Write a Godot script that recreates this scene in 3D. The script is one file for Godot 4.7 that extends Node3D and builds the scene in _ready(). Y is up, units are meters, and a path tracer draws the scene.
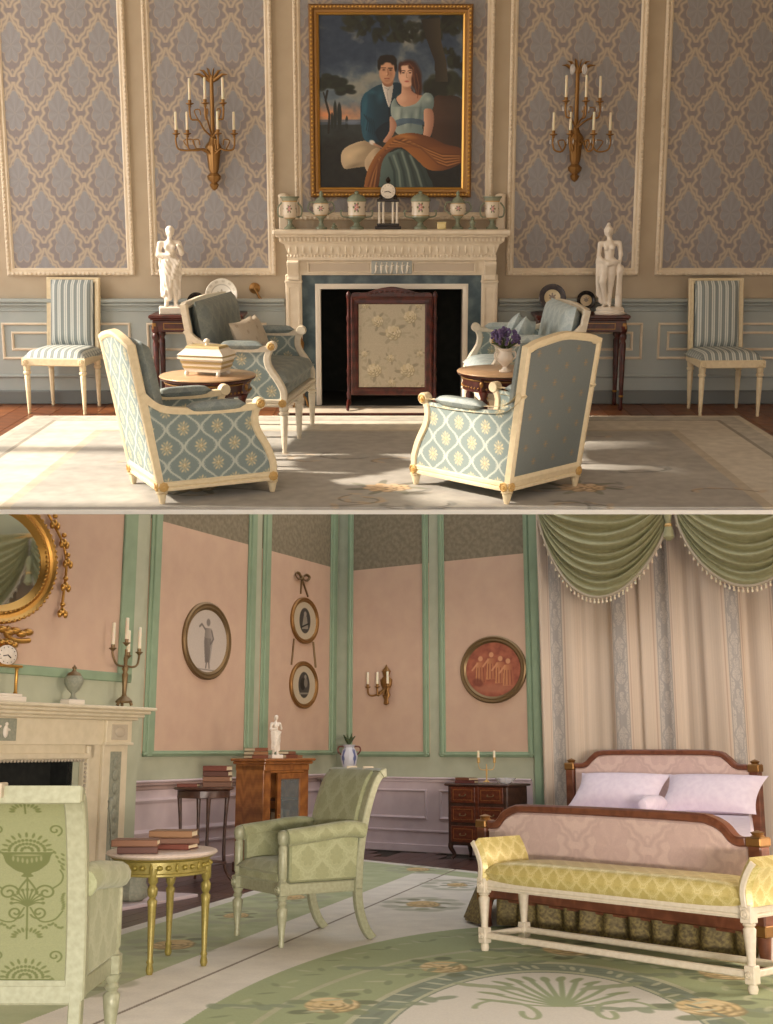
extends Node3D
# Two rooms of a great house, one above the other: a drawing room with a painted dado and, below it and turned
# downhill, a bedroom seen into its corner. All sizes in metres.

const ID := Transform3D.IDENTITY
var XF := Transform3D.IDENTITY        # frame of the room that is being furnished
var used := {}
var mats := {}
var gid := 1
var rng := RandomNumberGenerator.new()
var fn := FastNoiseLite.new()

# ---------------------------------------------------------------- mesh helpers
func mb() -> SurfaceTool:
	var s := SurfaceTool.new()
	s.begin(Mesh.PRIMITIVE_TRIANGLES)
	return s

func tri(s, a, b, c, g := -1, ua := Vector2.ZERO, ub := Vector2.ZERO, uc := Vector2.ZERO):
	s.set_smooth_group(g)
	s.set_uv(ua); s.add_vertex(a)
	s.set_uv(uc); s.add_vertex(c)
	s.set_uv(ub); s.add_vertex(b)

func quad(s, a, b, c, d, g := -1, ua := Vector2.ZERO, ub := Vector2.ZERO, uc := Vector2.ZERO, ud := Vector2.ZERO):
	tri(s, a, b, c, g, ua, ub, uc)
	tri(s, a, c, d, g, ua, uc, ud)

func pol(s, pts: Array, cen: Vector3, g := -1):
	# convex polygon turned so that it faces away from cen
	var n: Vector3 = (pts[1] - pts[0]).cross(pts[2] - pts[0])
	var m := Vector3.ZERO
	for p in pts: m += p
	m /= pts.size()
	var q := pts.duplicate()
	if n.dot(m - cen) < 0.0: q.reverse()
	for i in range(1, q.size() - 1): tri(s, q[0], q[i], q[i + 1], g)

func bx(s, c: Vector3, size: Vector3, b := 0.004, xf := ID):
	var h := size * 0.5
	b = minf(b, minf(h.x, minf(h.y, h.z)) * 0.9)
	var o := xf * c
	var P := func(sg: Vector3, k: int) -> Vector3:
		var v := Vector3(h.x - b, h.y - b, h.z - b)
		v[k] = h[k]
		return xf * (c + v * sg)
	var S := [-1.0, 1.0]
	for k in 3:
		var l := (k + 1) % 3
		var m := (k + 2) % 3
		for a in S:
			var q := []
			for e in [[-1, -1], [1, -1], [1, 1], [-1, 1]]:
				var sg := Vector3.ZERO
				sg[k] = a; sg[l] = e[0]; sg[m] = e[1]
				q.append(P.call(sg, k))
			pol(s, q, o)
			if b > 0.0015:
				for d in S:
					var s1 := Vector3.ZERO
					var s2 := Vector3.ZERO
					s1[k] = a; s1[l] = d; s1[m] = -1
					s2[k] = a; s2[l] = d; s2[m] = 1
					pol(s, [P.call(s1, k), P.call(s2, k), P.call(s2, l), P.call(s1, l)], o)
	if b > 0.0015:
		for x in S:
			for y in S:
				for z in S:
					var sg := Vector3(x, y, z)
					pol(s, [P.call(sg, 0), P.call(sg, 1), P.call(sg, 2)], o)

func lathe(s, prof: Array, seg := 18, xf := ID, flute := 0.0, nfl := 12):
	# prof: [[radius, height], ...] from bottom to top
	gid += 1
	for i in range(prof.size() - 1):
		var a: Array = prof[i]
		var b: Array = prof[i + 1]
		if i > 0:
			var p: Array = prof[i - 1]
			var d0 := Vector2(a[0] - p[0], a[1] - p[1])
			var d1 := Vector2(b[0] - a[0], b[1] - a[1])
			if d0.length() > 0.0 and d1.length() > 0.0 and absf(d0.angle_to(d1)) > 0.9: gid += 1
		for k in seg:
			var t0 := TAU * k / seg
			var t1 := TAU * (k + 1) / seg
			var f0 := 1.0 + flute * cos(t0 * nfl)
			var f1 := 1.0 + flute * cos(t1 * nfl)
			var A := xf * Vector3(a[0] * f0 * sin(t0), a[1], a[0] * f0 * cos(t0))
			var B := xf * Vector3(a[0] * f1 * sin(t1), a[1], a[0] * f1 * cos(t1))
			var C := xf * Vector3(b[0] * f1 * sin(t1), b[1], b[0] * f1 * cos(t1))
			var D := xf * Vector3(b[0] * f0 * sin(t0), b[1], b[0] * f0 * cos(t0))
			var u0 := Vector2(float(k) / seg, 0); var u1 := Vector2(float(k + 1) / seg, 0)
			u0.y = 1.0 - float(i) / (prof.size() - 1); u1.y = u0.y
			var v0 := Vector2(u0.x, 1.0 - float(i + 1) / (prof.size() - 1)); var v1 := Vector2(u1.x, v0.y)
			if a[0] > 1e-5: tri(s, A, B, C, gid, u0, u1, v1)
			if b[0] > 1e-5: tri(s, A, C, D, gid, u0, v1, v0)

func ell(s, c: Vector3, r: Vector3, seg := 12, rings := 8, xf := ID):
	var prof := []
	for i in rings + 1:
		var t := PI * i / rings - PI / 2
		prof.append([maxf(cos(t), 0.0) if i > 0 and i < rings else 0.0, sin(t)])
	lathe(s, prof, seg, xf * Transform3D(Basis.from_scale(r), c))

func tube(s, pts: Array, rad, seg := 8, closed := false, flat := 1.0):
	# round bar through pts; rad a number or one per point; flat squeezes it across
	gid += 1
	var n := pts.size()
	var rings := []
	var up := Vector3(0.13, 0.9, 0.41).normalized()
	for i in n:
		var t: Vector3
		if closed: t = pts[(i + 1) % n] - pts[(i - 1 + n) % n]
		else: t = pts[mini(i + 1, n - 1)] - pts[maxi(i - 1, 0)]
		t = t.normalized()
		var x := up.cross(t)
		if x.length() < 0.01: x = Vector3(1, 0, 0).cross(t)
		x = x.normalized()
		var y := t.cross(x)
		up = y
		var r: float = rad[i] if rad is Array else rad
		var ring := []
		for k in seg:
			var a := TAU * k / seg
			ring.append(pts[i] + (x * cos(a) * flat + y * sin(a)) * r)
		rings.append(ring)
	for i in range(n if closed else n - 1):
		var A: Array = rings[i]
		var B: Array = rings[(i + 1) % n]
		for k in seg:
			var l := (k + 1) % seg
			quad(s, A[k], A[l], B[l], B[k], gid)
	if not closed:
		gid += 1
		for i in range(1, seg - 1):
			tri(s, rings[0][0], rings[0][i + 1], rings[0][i], gid)
			tri(s, rings[n - 1][0], rings[n - 1][i], rings[n - 1][i + 1], gid)

func prism(s, poly: PackedVector2Array, z0: float, z1: float, xf := ID, bev := 0.0, soft := 0.6):
	# outline in x, y pushed from z0 to z1, with bevelled rims
	var p := poly.duplicate()
	if Geometry2D.is_polygon_clockwise(p): p.reverse()
	var n := p.size()
	var inn := PackedVector2Array()
	var turn := []
	for i in n:
		var d0 := (p[i] - p[(i - 1 + n) % n]).normalized()
		var d1 := (p[(i + 1) % n] - p[i]).normalized()
		var m := (Vector2(-d0.y, d0.x) + Vector2(-d1.y, d1.x))
		m = m / maxf(m.length_squared() * 0.5, 0.3)
		inn.append(p[i] + m * bev)
		turn.append(absf(d0.angle_to(d1)))
	var ix := Geometry2D.triangulate_polygon(inn)
	var front := inn
	if ix.is_empty():
		front = p
		ix = Geometry2D.triangulate_polygon(p)
	for i in range(0, ix.size(), 3):
		var a := front[ix[i]]; var b := front[ix[i + 1]]; var c := front[ix[i + 2]]
		if (b - a).cross(c - a) < 0.0:
			var t := b; b = c; c = t
		tri(s, xf * Vector3(a.x, a.y, z1), xf * Vector3(b.x, b.y, z1), xf * Vector3(c.x, c.y, z1))
		tri(s, xf * Vector3(a.x, a.y, z0), xf * Vector3(c.x, c.y, z0), xf * Vector3(b.x, b.y, z0))
	gid += 1
	var g0 := gid
	for i in n:
		var j := (i + 1) % n
		if turn[i] > soft: gid += 1
		var g := gid if not (i == n - 1 and turn[0] <= soft) else g0
		var e := bev
		quad(s, xf * Vector3(p[i].x, p[i].y, z0 + e), xf * Vector3(p[j].x, p[j].y, z0 + e), xf * Vector3(p[j].x, p[j].y, z1 - e), xf * Vector3(p[i].x, p[i].y, z1 - e), g)
		if bev > 0.0:
			quad(s, xf * Vector3(p[i].x, p[i].y, z1 - e), xf * Vector3(p[j].x, p[j].y, z1 - e), xf * Vector3(front[j].x, front[j].y, z1), xf * Vector3(front[i].x, front[i].y, z1))
			quad(s, xf * Vector3(front[i].x, front[i].y, z0), xf * Vector3(front[j].x, front[j].y, z0), xf * Vector3(p[j].x, p[j].y, z0 + e), xf * Vector3(p[i].x, p[i].y, z0 + e))
	gid += 1

func moulding(s, path: PackedVector2Array, prof: Array, closed := true, xf := ID, smooth := false):
	# a profile [[out, z], ...] run along a path in the x, y plane with mitred corners
	var p := path.duplicate()
	if closed and Geometry2D.is_polygon_clockwise(p): p.reverse()
	var n := p.size()
	var off := []
	for i in n:
		var d0 := (p[i] - p[(i - 1 + n) % n]).normalized()
		var d1 := (p[(i + 1) % n] - p[i]).normalized()
		if not closed and i == 0: d0 = d1
		if not closed and i == n - 1: d1 = d0
		var m := Vector2(d0.y, -d0.x) + Vector2(d1.y, -d1.x)
		off.append(m / maxf(m.length_squared() * 0.5, 0.2))
	for k in range(prof.size() - 1):
		gid += 1
		for i in range(n if closed else n - 1):
			var j := (i + 1) % n
			var a: Vector2 = p[i] + off[i] * prof[k][0]
			var b: Vector2 = p[j] + off[j] * prof[k][0]
			var c: Vector2 = p[j] + off[j] * prof[k + 1][0]
			var d: Vector2 = p[i] + off[i] * prof[k + 1][0]
			quad(s, xf * Vector3(d.x, d.y, prof[k + 1][1]), xf * Vector3(c.x, c.y, prof[k + 1][1]), xf * Vector3(b.x, b.y, prof[k][1]), xf * Vector3(a.x, a.y, prof[k][1]), gid if smooth else -1)

func grid(s, f: Callable, nu: int, nv: int, loop := false):
	gid += 1
	var g := gid
	var P := []
	for j in nv + 1:
		var row := []
		for i in nu + 1: row.append(f.call(float(i % nu if loop else i) / nu, float(j) / nv))
		P.append(row)
	for j in nv:
		for i in nu:
			var a := Vector2(float(i) / nu, float(j) / nv)
			var d := Vector2(1.0 / nu, 1.0 / nv)
			quad(s, P[j][i], P[j][i + 1], P[j + 1][i + 1], P[j + 1][i], g, a, a + Vector2(d.x, 0), a + d, a + Vector2(0, d.y))

func pad(s, c: Vector3, size: Vector3, xf := ID, pinch := 0.0, p := 4.0, puff := 0.5, n := 12):
	# stuffed cushion, thick along y; pinch pulls the middles of the sides in and leaves pointed corners
	for sg in [1.0, -1.0]:
		var f := func(u: float, v: float) -> Vector3:
			var a: float = u * 2 - 1
			var b: float = (v * 2 - 1) * sg
			var t: float = pow(maxf((1 - pow(absf(a), p)) * (1 - pow(absf(b), p)), 0.0), puff)
			var x: float = a * (1 - pinch * (1 - a * a) * 0.0 - pinch * (1 - b * b) * absf(a))
			var z: float = b * (1 - pinch * (1 - a * a) * absf(b))
			return xf * (c + Vector3(x * size.x * 0.5, sg * t * size.y * 0.5, -z * sg * size.z * 0.5 * sg))
		grid(s, f, n, n)

func rect(x0: float, y0: float, x1: float, y1: float) -> PackedVector2Array:
	return PackedVector2Array([Vector2(x0, y0), Vector2(x1, y0), Vector2(x1, y1), Vector2(x0, y1)])

func oval(cx: float, cy: float, rx: float, ry: float, n := 32) -> PackedVector2Array:
	var p := PackedVector2Array()
	for i in n: p.append(Vector2(cx + rx * cos(TAU * i / n), cy + ry * sin(TAU * i / n)))
	return p

func bez(a, b, c, d, n := 8) -> Array:
	var r := []
	for i in n + 1:
		var t := float(i) / n
		var q := 1.0 - t
		r.append(a * q * q * q + b * 3 * q * q * t + c * 3 * q * t * t + d * t * t * t)
	return r

func spline(pts: Array, n := 5) -> Array:
	# smooth line through pts
	var r := []
	for i in range(pts.size() - 1):
		var p0 = pts[maxi(i - 1, 0)]; var p1 = pts[i]; var p2 = pts[i + 1]; var p3 = pts[mini(i + 2, pts.size() - 1)]
		for k in n:
			var t := float(k) / n
			r.append(0.5 * (p1 * 2.0 + (p2 - p0) * t + (p0 * 2.0 - p1 * 5.0 + p2 * 4.0 - p3) * t * t + (p1 * 3.0 - p0 - p2 * 3.0 + p3) * t * t * t))
	r.append(pts[-1])
	return r

func strip(line: Array, w: float) -> PackedVector2Array:
	# closed outline of a band of width w (or a width per point) laid along a 2D line
	var a := PackedVector2Array()
	var b := PackedVector2Array()
	for i in line.size():
		var t: Vector2 = (line[mini(i + 1, line.size() - 1)] - line[maxi(i - 1, 0)]).normalized()
		var nn := Vector2(-t.y, t.x) * w * 0.5
		a.append(line[i] + nn); b.append(line[i] - nn)
	b.reverse(); a.append_array(b)
	return a

func nets(s, bones: Array, cell: float, k := 0.02, ripple = null):
	# smooth skin round tapered bones [a, b, ra, rb], meshed as surface nets
	var lo := Vector3(1e9, 1e9, 1e9)
	var hi := -lo
	for b in bones:
		for e in [[b[0], b[2]], [b[1], b[3]]]:
			lo = lo.min(e[0] - Vector3.ONE * (e[1] + cell * 2)); hi = hi.max(e[0] + Vector3.ONE * (e[1] + cell * 2))
	var nx := int((hi.x - lo.x) / cell) + 2
	var ny := int((hi.y - lo.y) / cell) + 2
	var nz := int((hi.z - lo.z) / cell) + 2
	var F := PackedFloat32Array()
	F.resize(nx * ny * nz); F.fill(0.2)
	for b in bones:
		var r: float = maxf(b[2], b[3]) + k * 2 + cell * 2
		var l: Vector3 = ((b[0].min(b[1]) - Vector3.ONE * r - lo) / cell).floor()
		var h: Vector3 = ((b[0].max(b[1]) + Vector3.ONE * r - lo) / cell).ceil()
		var ab: Vector3 = b[1] - b[0]
		var il := 1.0 / maxf(ab.length_squared(), 1e-9)
		for z in range(maxi(int(l.z), 0), mini(int(h.z), nz)):
			for y in range(maxi(int(l.y), 0), mini(int(h.y), ny)):
				for x in range(maxi(int(l.x), 0), mini(int(h.x), nx)):
					var p := lo + Vector3(x, y, z) * cell
					var t := clampf((p - b[0]).dot(ab) * il, 0, 1)
					var d: float = (p - b[0] - ab * t).length() - lerpf(b[2], b[3], t)
					if ripple != null: d += ripple.call(p)
					var i := (z * ny + y) * nx + x
					var o := F[i]
					var m := maxf(k - absf(o - d), 0.0) / k
					F[i] = minf(o, d) - m * m * k * 0.25
	var V := {}
	gid += 1
	var at := func(x: int, y: int, z: int) -> int: return (z * ny + y) * nx + x
	for z in nz - 1:
		for y in ny - 1:
			for x in nx - 1:
				var sum := Vector3.ZERO
				var cnt := 0
				var c := [F[at.call(x, y, z)], F[at.call(x + 1, y, z)], F[at.call(x, y + 1, z)], F[at.call(x + 1, y + 1, z)], F[at.call(x, y, z + 1)], F[at.call(x + 1, y, z + 1)], F[at.call(x, y + 1, z + 1)], F[at.call(x + 1, y + 1, z + 1)]]
				var mn: float = c.min()
				if mn >= 0.0 or c.max() < 0.0: continue
				for e in [[0, 1], [2, 3], [4, 5], [6, 7], [0, 2], [1, 3], [4, 6], [5, 7], [0, 4], [1, 5], [2, 6], [3, 7]]:
					var a: float = c[e[0]]; var b: float = c[e[1]]
					if (a < 0.0) != (b < 0.0):
						var t := a / (a - b)
						var pa := Vector3(e[0] & 1, (e[0] >> 1) & 1, e[0] >> 2)
						var pb := Vector3(e[1] & 1, (e[1] >> 1) & 1, e[1] >> 2)
						sum += pa.lerp(pb, t); cnt += 1
				V[at.call(x, y, z)] = lo + (Vector3(x, y, z) + sum / cnt) * cell
	for key in V:
		var x: int = key % nx
		var y: int = (key / nx) % ny
		var z: int = key / (nx * ny)
		if x == 0 or y == 0 or z == 0: continue
		var f0: float = F[key]
		for ax in 3:
			var q: int = at.call(x + int(ax == 0), y + int(ax == 1), z + int(ax == 2))
			if (f0 < 0.0) == (F[q] < 0.0): continue
			var d1 := [[0, 1, 0], [0, 0, 1], [1, 0, 0]][ax] as Array
			var d2 := [[0, 0, 1], [1, 0, 0], [0, 1, 0]][ax] as Array
			var k1: int = at.call(x - d1[0], y - d1[1], z - d1[2])
			var k2: int = at.call(x - d1[0] - d2[0], y - d1[1] - d2[1], z - d1[2] - d2[2])
			var k3: int = at.call(x - d2[0], y - d2[1], z - d2[2])
			if not (V.has(k1) and V.has(k2) and V.has(k3)): continue
			if f0 < 0.0: quad(s, V[key], V[k1], V[k2], V[k3], gid)
			else: quad(s, V[key], V[k3], V[k2], V[k1], gid)

# ---------------------------------------------------------------- node helpers
func named(n: String, parent: Node) -> String:
	var key := str(parent.get_instance_id()) + n
	var c: int = used.get(key, 0)
	used[key] = c + 1
	return n if c == 0 else "%s_%03d" % [n, c]

func place(o: Node3D, at := Vector3.ZERO, turn := 0.0, tilt := 0.0):
	o.transform = XF * Transform3D(Basis(Vector3.UP, deg_to_rad(turn)) * Basis(Vector3.RIGHT, deg_to_rad(tilt)), at)

func meta(o: Node, label: String, cat: String, group := "", kind := ""):
	if label: o.set_meta("label", label)
	if cat: o.set_meta("category", cat)
	if group: o.set_meta("group", group)
	if kind: o.set_meta("kind", kind)

func thing(n: String, label: String, cat: String, at := Vector3.ZERO, turn := 0.0, group := "") -> Node3D:
	var o := Node3D.new()
	o.name = named(n, self)
	add_child(o)
	place(o, at, turn)
	meta(o, label, cat, group)
	return o

func obj(n: String, s, m: Material, parent: Node, tf := ID) -> MeshInstance3D:
	var o := MeshInstance3D.new()
	o.name = named(n, parent)
	if s is SurfaceTool:
		s.generate_normals()
		o.mesh = s.commit()
	else: o.mesh = s
	o.material_override = m
	o.transform = tf
	parent.add_child(o)
	return o

func struct(n: String, s, m: Material, label := "") -> MeshInstance3D:
	var o := obj(n, s, m, self, XF)
	o.set_meta("kind", "structure")
	if label: o.set_meta("label", label)
	return o

func one(n: String, s, m: Material, label: String, cat: String, at := Vector3.ZERO, turn := 0.0, group := "") -> MeshInstance3D:
	var o := obj(n, s, m, self)
	place(o, at, turn)
	meta(o, label, cat, group)
	return o

func copy(o: Node3D, n: String, label: String, at: Vector3, turn := 0.0) -> Node3D:
	var c: Node3D = o.duplicate()
	c.name = named(n, self)
	add_child(c)
	place(c, at, turn)
	c.set_meta("label", label)
	return c

# ---------------------------------------------------------------- materials and textures
func c8(r: float, g: float, b: float) -> Color: return Color(r / 255.0, g / 255.0, b / 255.0)

func mat(col: Color, rough := 0.6, metal := 0.0, tex: Texture2D = null, scale := 1.0, nrm: Texture2D = null, ns := 1.0) -> StandardMaterial3D:
	var m := StandardMaterial3D.new()
	m.albedo_color = col
	m.roughness = rough
	m.metallic = metal
	if tex:
		m.albedo_texture = tex
	if nrm:
		m.normal_enabled = true; m.normal_texture = nrm; m.normal_scale = ns
	if (tex or nrm) and scale > 0.0:
		m.uv1_triplanar = true
		m.uv1_scale = Vector3.ONE / scale
		m.uv1_triplanar_sharpness = 8.0
	return m

func paint(w: int, h: int, f: Callable) -> Image:
	var im := Image.create_empty(w, h, false, Image.FORMAT_RGB8)
	for y in h:
		for x in w: im.set_pixel(x, y, f.call((x + 0.5) / w, (y + 0.5) / h))
	return im

func tex(im: Image) -> ImageTexture:
	im.generate_mipmaps()
	return ImageTexture.create_from_image(im)

func mottle(a: Color, b: Color, freq := 3.0, oct := 4, size := 256, sx := 1.0, sy := 1.0, con := 1.0) -> ImageTexture:
	# seamless patches of two tones
	var n := FastNoiseLite.new()
	n.seed = 7 + int(freq * 10); n.frequency = freq / size; n.fractal_octaves = oct
	var im := n.get_seamless_image(size, size, false, false, 0.15)
	return tex(paint(size, size, func(u, v):
		var t: float = im.get_pixel(int(fposmod(u * sx, 1.0) * size), int(fposmod(v * sy, 1.0) * size)).r
		return a.lerp(b, clampf((t - 0.5) * con + 0.5, 0, 1))))

func woodtex(a: Color, b: Color, rings := 7.0, sz := 256) -> ImageTexture:
	var n := FastNoiseLite.new()
	n.seed = 3; n.frequency = 0.012
	return tex(paint(sz, sz, func(u, v):
		var w := n.get_noise_2d(sin(u * TAU) * 30, v * 14 + cos(u * TAU) * 30) * 1.4
		var t := 0.5 + 0.5 * sin((v * rings + w) * TAU)
		var g := 0.5 + 0.5 * n.get_noise_2d(u * 60, v * 2600)
		return a.lerp(b, clampf(t * 0.6 + g * 0.5, 0, 1))))

func hsh(x: float, y: float) -> float: return fposmod(sin(x * 127.1 + y * 311.7) * 43758.5453, 1.0)

func palmette(x: float, y: float, lobes := 7.0) -> float:
	# 0 outside, up to 1 in a leafy motif of half width 1
	var r := sqrt(x * x + y * y)
	var a := atan2(x, y)
	var R := 0.62 + 0.25 * cos(a * lobes) * (0.6 + 0.4 * cos(a)) + 0.12 * cos(a)
	return clampf((R - r) * 6.0, 0, 1)

func damask(base: Color, line: Color, leaf: Color, size := 256, weave := 0.05) -> ImageTexture:
	# half-dropped spade-shaped compartments with a scalloped outline round a lobed palmette; the tile is one repeat
	return tex(paint(size, size, func(u, v):
		var fill := 0.0
		var out := 0.0
		for c in [[0.5, 0.5], [0.0, 0.0], [1.0, 0.0], [0.0, 1.0], [1.0, 1.0]]:
			var x: float = (u - c[0]) * 2.0
			var y: float = (c[1] - v) * 2.0
			if absf(y) > 1.0 or absf(x) > 1.0: continue
			# spade: widest just below the middle, drawn out to points above and below
			var yy := y * 0.96 + 0.10 * (1.0 - y * y)
			var w := 0.5 * (1.0 + cos(PI * yy)) * 0.86
			var a := atan2(x, y)
			var d := absf(x) - w * (0.90 + 0.09 * cos(a * 14.0))
			out = maxf(out, clampf(1.3 - absf(d) * 11.0, 0, 1) * (0.0 if absf(y) > 0.93 else 1.0))
			# inner palmette with outlined lobes and a small fleur under it
			var r := Vector2(x * 1.35, (y - 0.02) * 1.1).length()
			var R := 0.52 + 0.16 * absf(cos(a * 3.5)) + 0.05 * cos(a)
			if r < R: fill = maxf(fill, 0.55 + 0.45 * absf(cos(a * 3.5)))
			out = maxf(out, clampf(1.0 - absf(r - R) * 22.0, 0, 1) * 0.62)
			if r < R * 0.8: out = maxf(out, clampf(1.0 - absf(sin(a * 3.5)) * r * 22.0, 0, 1) * 0.35)
			var f := Vector2(x * 2.6, (y + 0.80) * 2.4).length()
			out = maxf(out, clampf(1.0 - absf(f - 0.28 - 0.08 * cos(a * 3.0)) * 9.0, 0, 1) * 0.8)
		var q := base.lerp(leaf, fill).lerp(line, clampf(out, 0, 1))
		var w2 := 1.0 + weave * (hsh(u * size, v * size) - 0.5) * 2.0
		return Color(q.r * w2, q.g * w2, q.b * w2)))

func spot(im: Image, cx: float, cy: float, rx: float, ry: float, col: Color, rot := 0.0, soft := 0.15, a := 1.0):
	# soft-edged ellipse, all in pixels
	var R := maxf(rx, ry)
	var cs := cos(rot); var sn := sin(rot)
	for y in range(maxi(int(cy - R), 0), mini(int(cy + R) + 2, im.get_height())):
		for x in range(maxi(int(cx - R), 0), mini(int(cx + R) + 2, im.get_width())):
			var dx := x + 0.5 - cx; var dy := y + 0.5 - cy
			var px := (dx * cs + dy * sn) / rx; var py := (-dx * sn + dy * cs) / ry
			var d := sqrt(px * px + py * py)
			if d < 1.0: im.set_pixel(x, y, im.get_pixel(x, y).lerp(col, a * clampf((1.0 - d) / maxf(soft, 0.001), 0, 1)))

func fillp(im: Image, pts: Array, col: Color, a := 1.0, col2 = null):
	# polygon fill by scan lines; col2: colour at its right edge
	var y0 := 1e9; var y1 := -1e9
	for p in pts: y0 = minf(y0, p.y); y1 = maxf(y1, p.y)
	for y in range(maxi(int(y0), 0), mini(int(y1) + 1, im.get_height())):
		var xs := []
		for i in pts.size():
			var p: Vector2 = pts[i]; var q: Vector2 = pts[(i + 1) % pts.size()]
			if (p.y <= y + 0.5) != (q.y <= y + 0.5): xs.append(p.x + (y + 0.5 - p.y) / (q.y - p.y) * (q.x - p.x))
		xs.sort()
		for k in range(0, xs.size() - 1, 2):
			for x in range(maxi(int(xs[k] + 0.5), 0), mini(int(xs[k + 1] + 0.5), im.get_width())):
				var c := col
				if col2 != null: c = col.lerp(col2, (x - xs[k]) / maxf(xs[k + 1] - xs[k], 1))
				im.set_pixel(x, y, im.get_pixel(x, y).lerp(c, a))

func line(im: Image, pts: Array, w: float, col: Color, a := 1.0):
	for i in range(pts.size() - 1):
		var n := int(pts[i].distance_to(pts[i + 1]) / maxf(w * 0.35, 0.6)) + 1
		for k in n:
			var p: Vector2 = pts[i].lerp(pts[i + 1], float(k) / n)
			spot(im, p.x, p.y, w * 0.5 + 0.5, w * 0.5 + 0.5, col, 0, 0.5, a)

func rose(im: Image, x: float, y: float, rx: float, ry: float, col: Color, leafc: Color, sd := 1):
	# a full-blown flower with leaves, as woven or printed
	for k in 7:
		var a := TAU * k / 7.0 + sd
		spot(im, x + cos(a) * rx * 1.3, y + sin(a) * ry * 1.25, rx * 0.6, ry * 0.26, leafc.darkened(0.08 * (k % 3)), a + 0.3, 0.3, 0.85)
	for e in [[0.66, 9, 0.40], [0.42, 7, 0.34], [0.2, 5, 0.26]]:
		for k in int(e[1]):
			var a: float = TAU * k / e[1] + sd * 1.7 + e[0] * 3.0
			var px: float = x + cos(a) * rx * e[0]; var py: float = y + sin(a) * ry * e[0] * (0.9 + 0.1 * sin(k * 2.0 + sd))
			spot(im, px + rx * 0.05, py + ry * 0.07, rx * e[2] * 1.06, ry * e[2] * 1.06, col.darkened(0.26), a, 0.25, 0.8)
			spot(im, px, py, rx * e[2], ry * e[2] * 0.9, col.lerp(Color.WHITE, 0.06 + 0.14 * ((k * 2 + sd) % 3) * 0.5), a, 0.3)
	spot(im, x, y, rx * 0.12, ry * 0.12, col.darkened(0.35), 0, 0.5)

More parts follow.
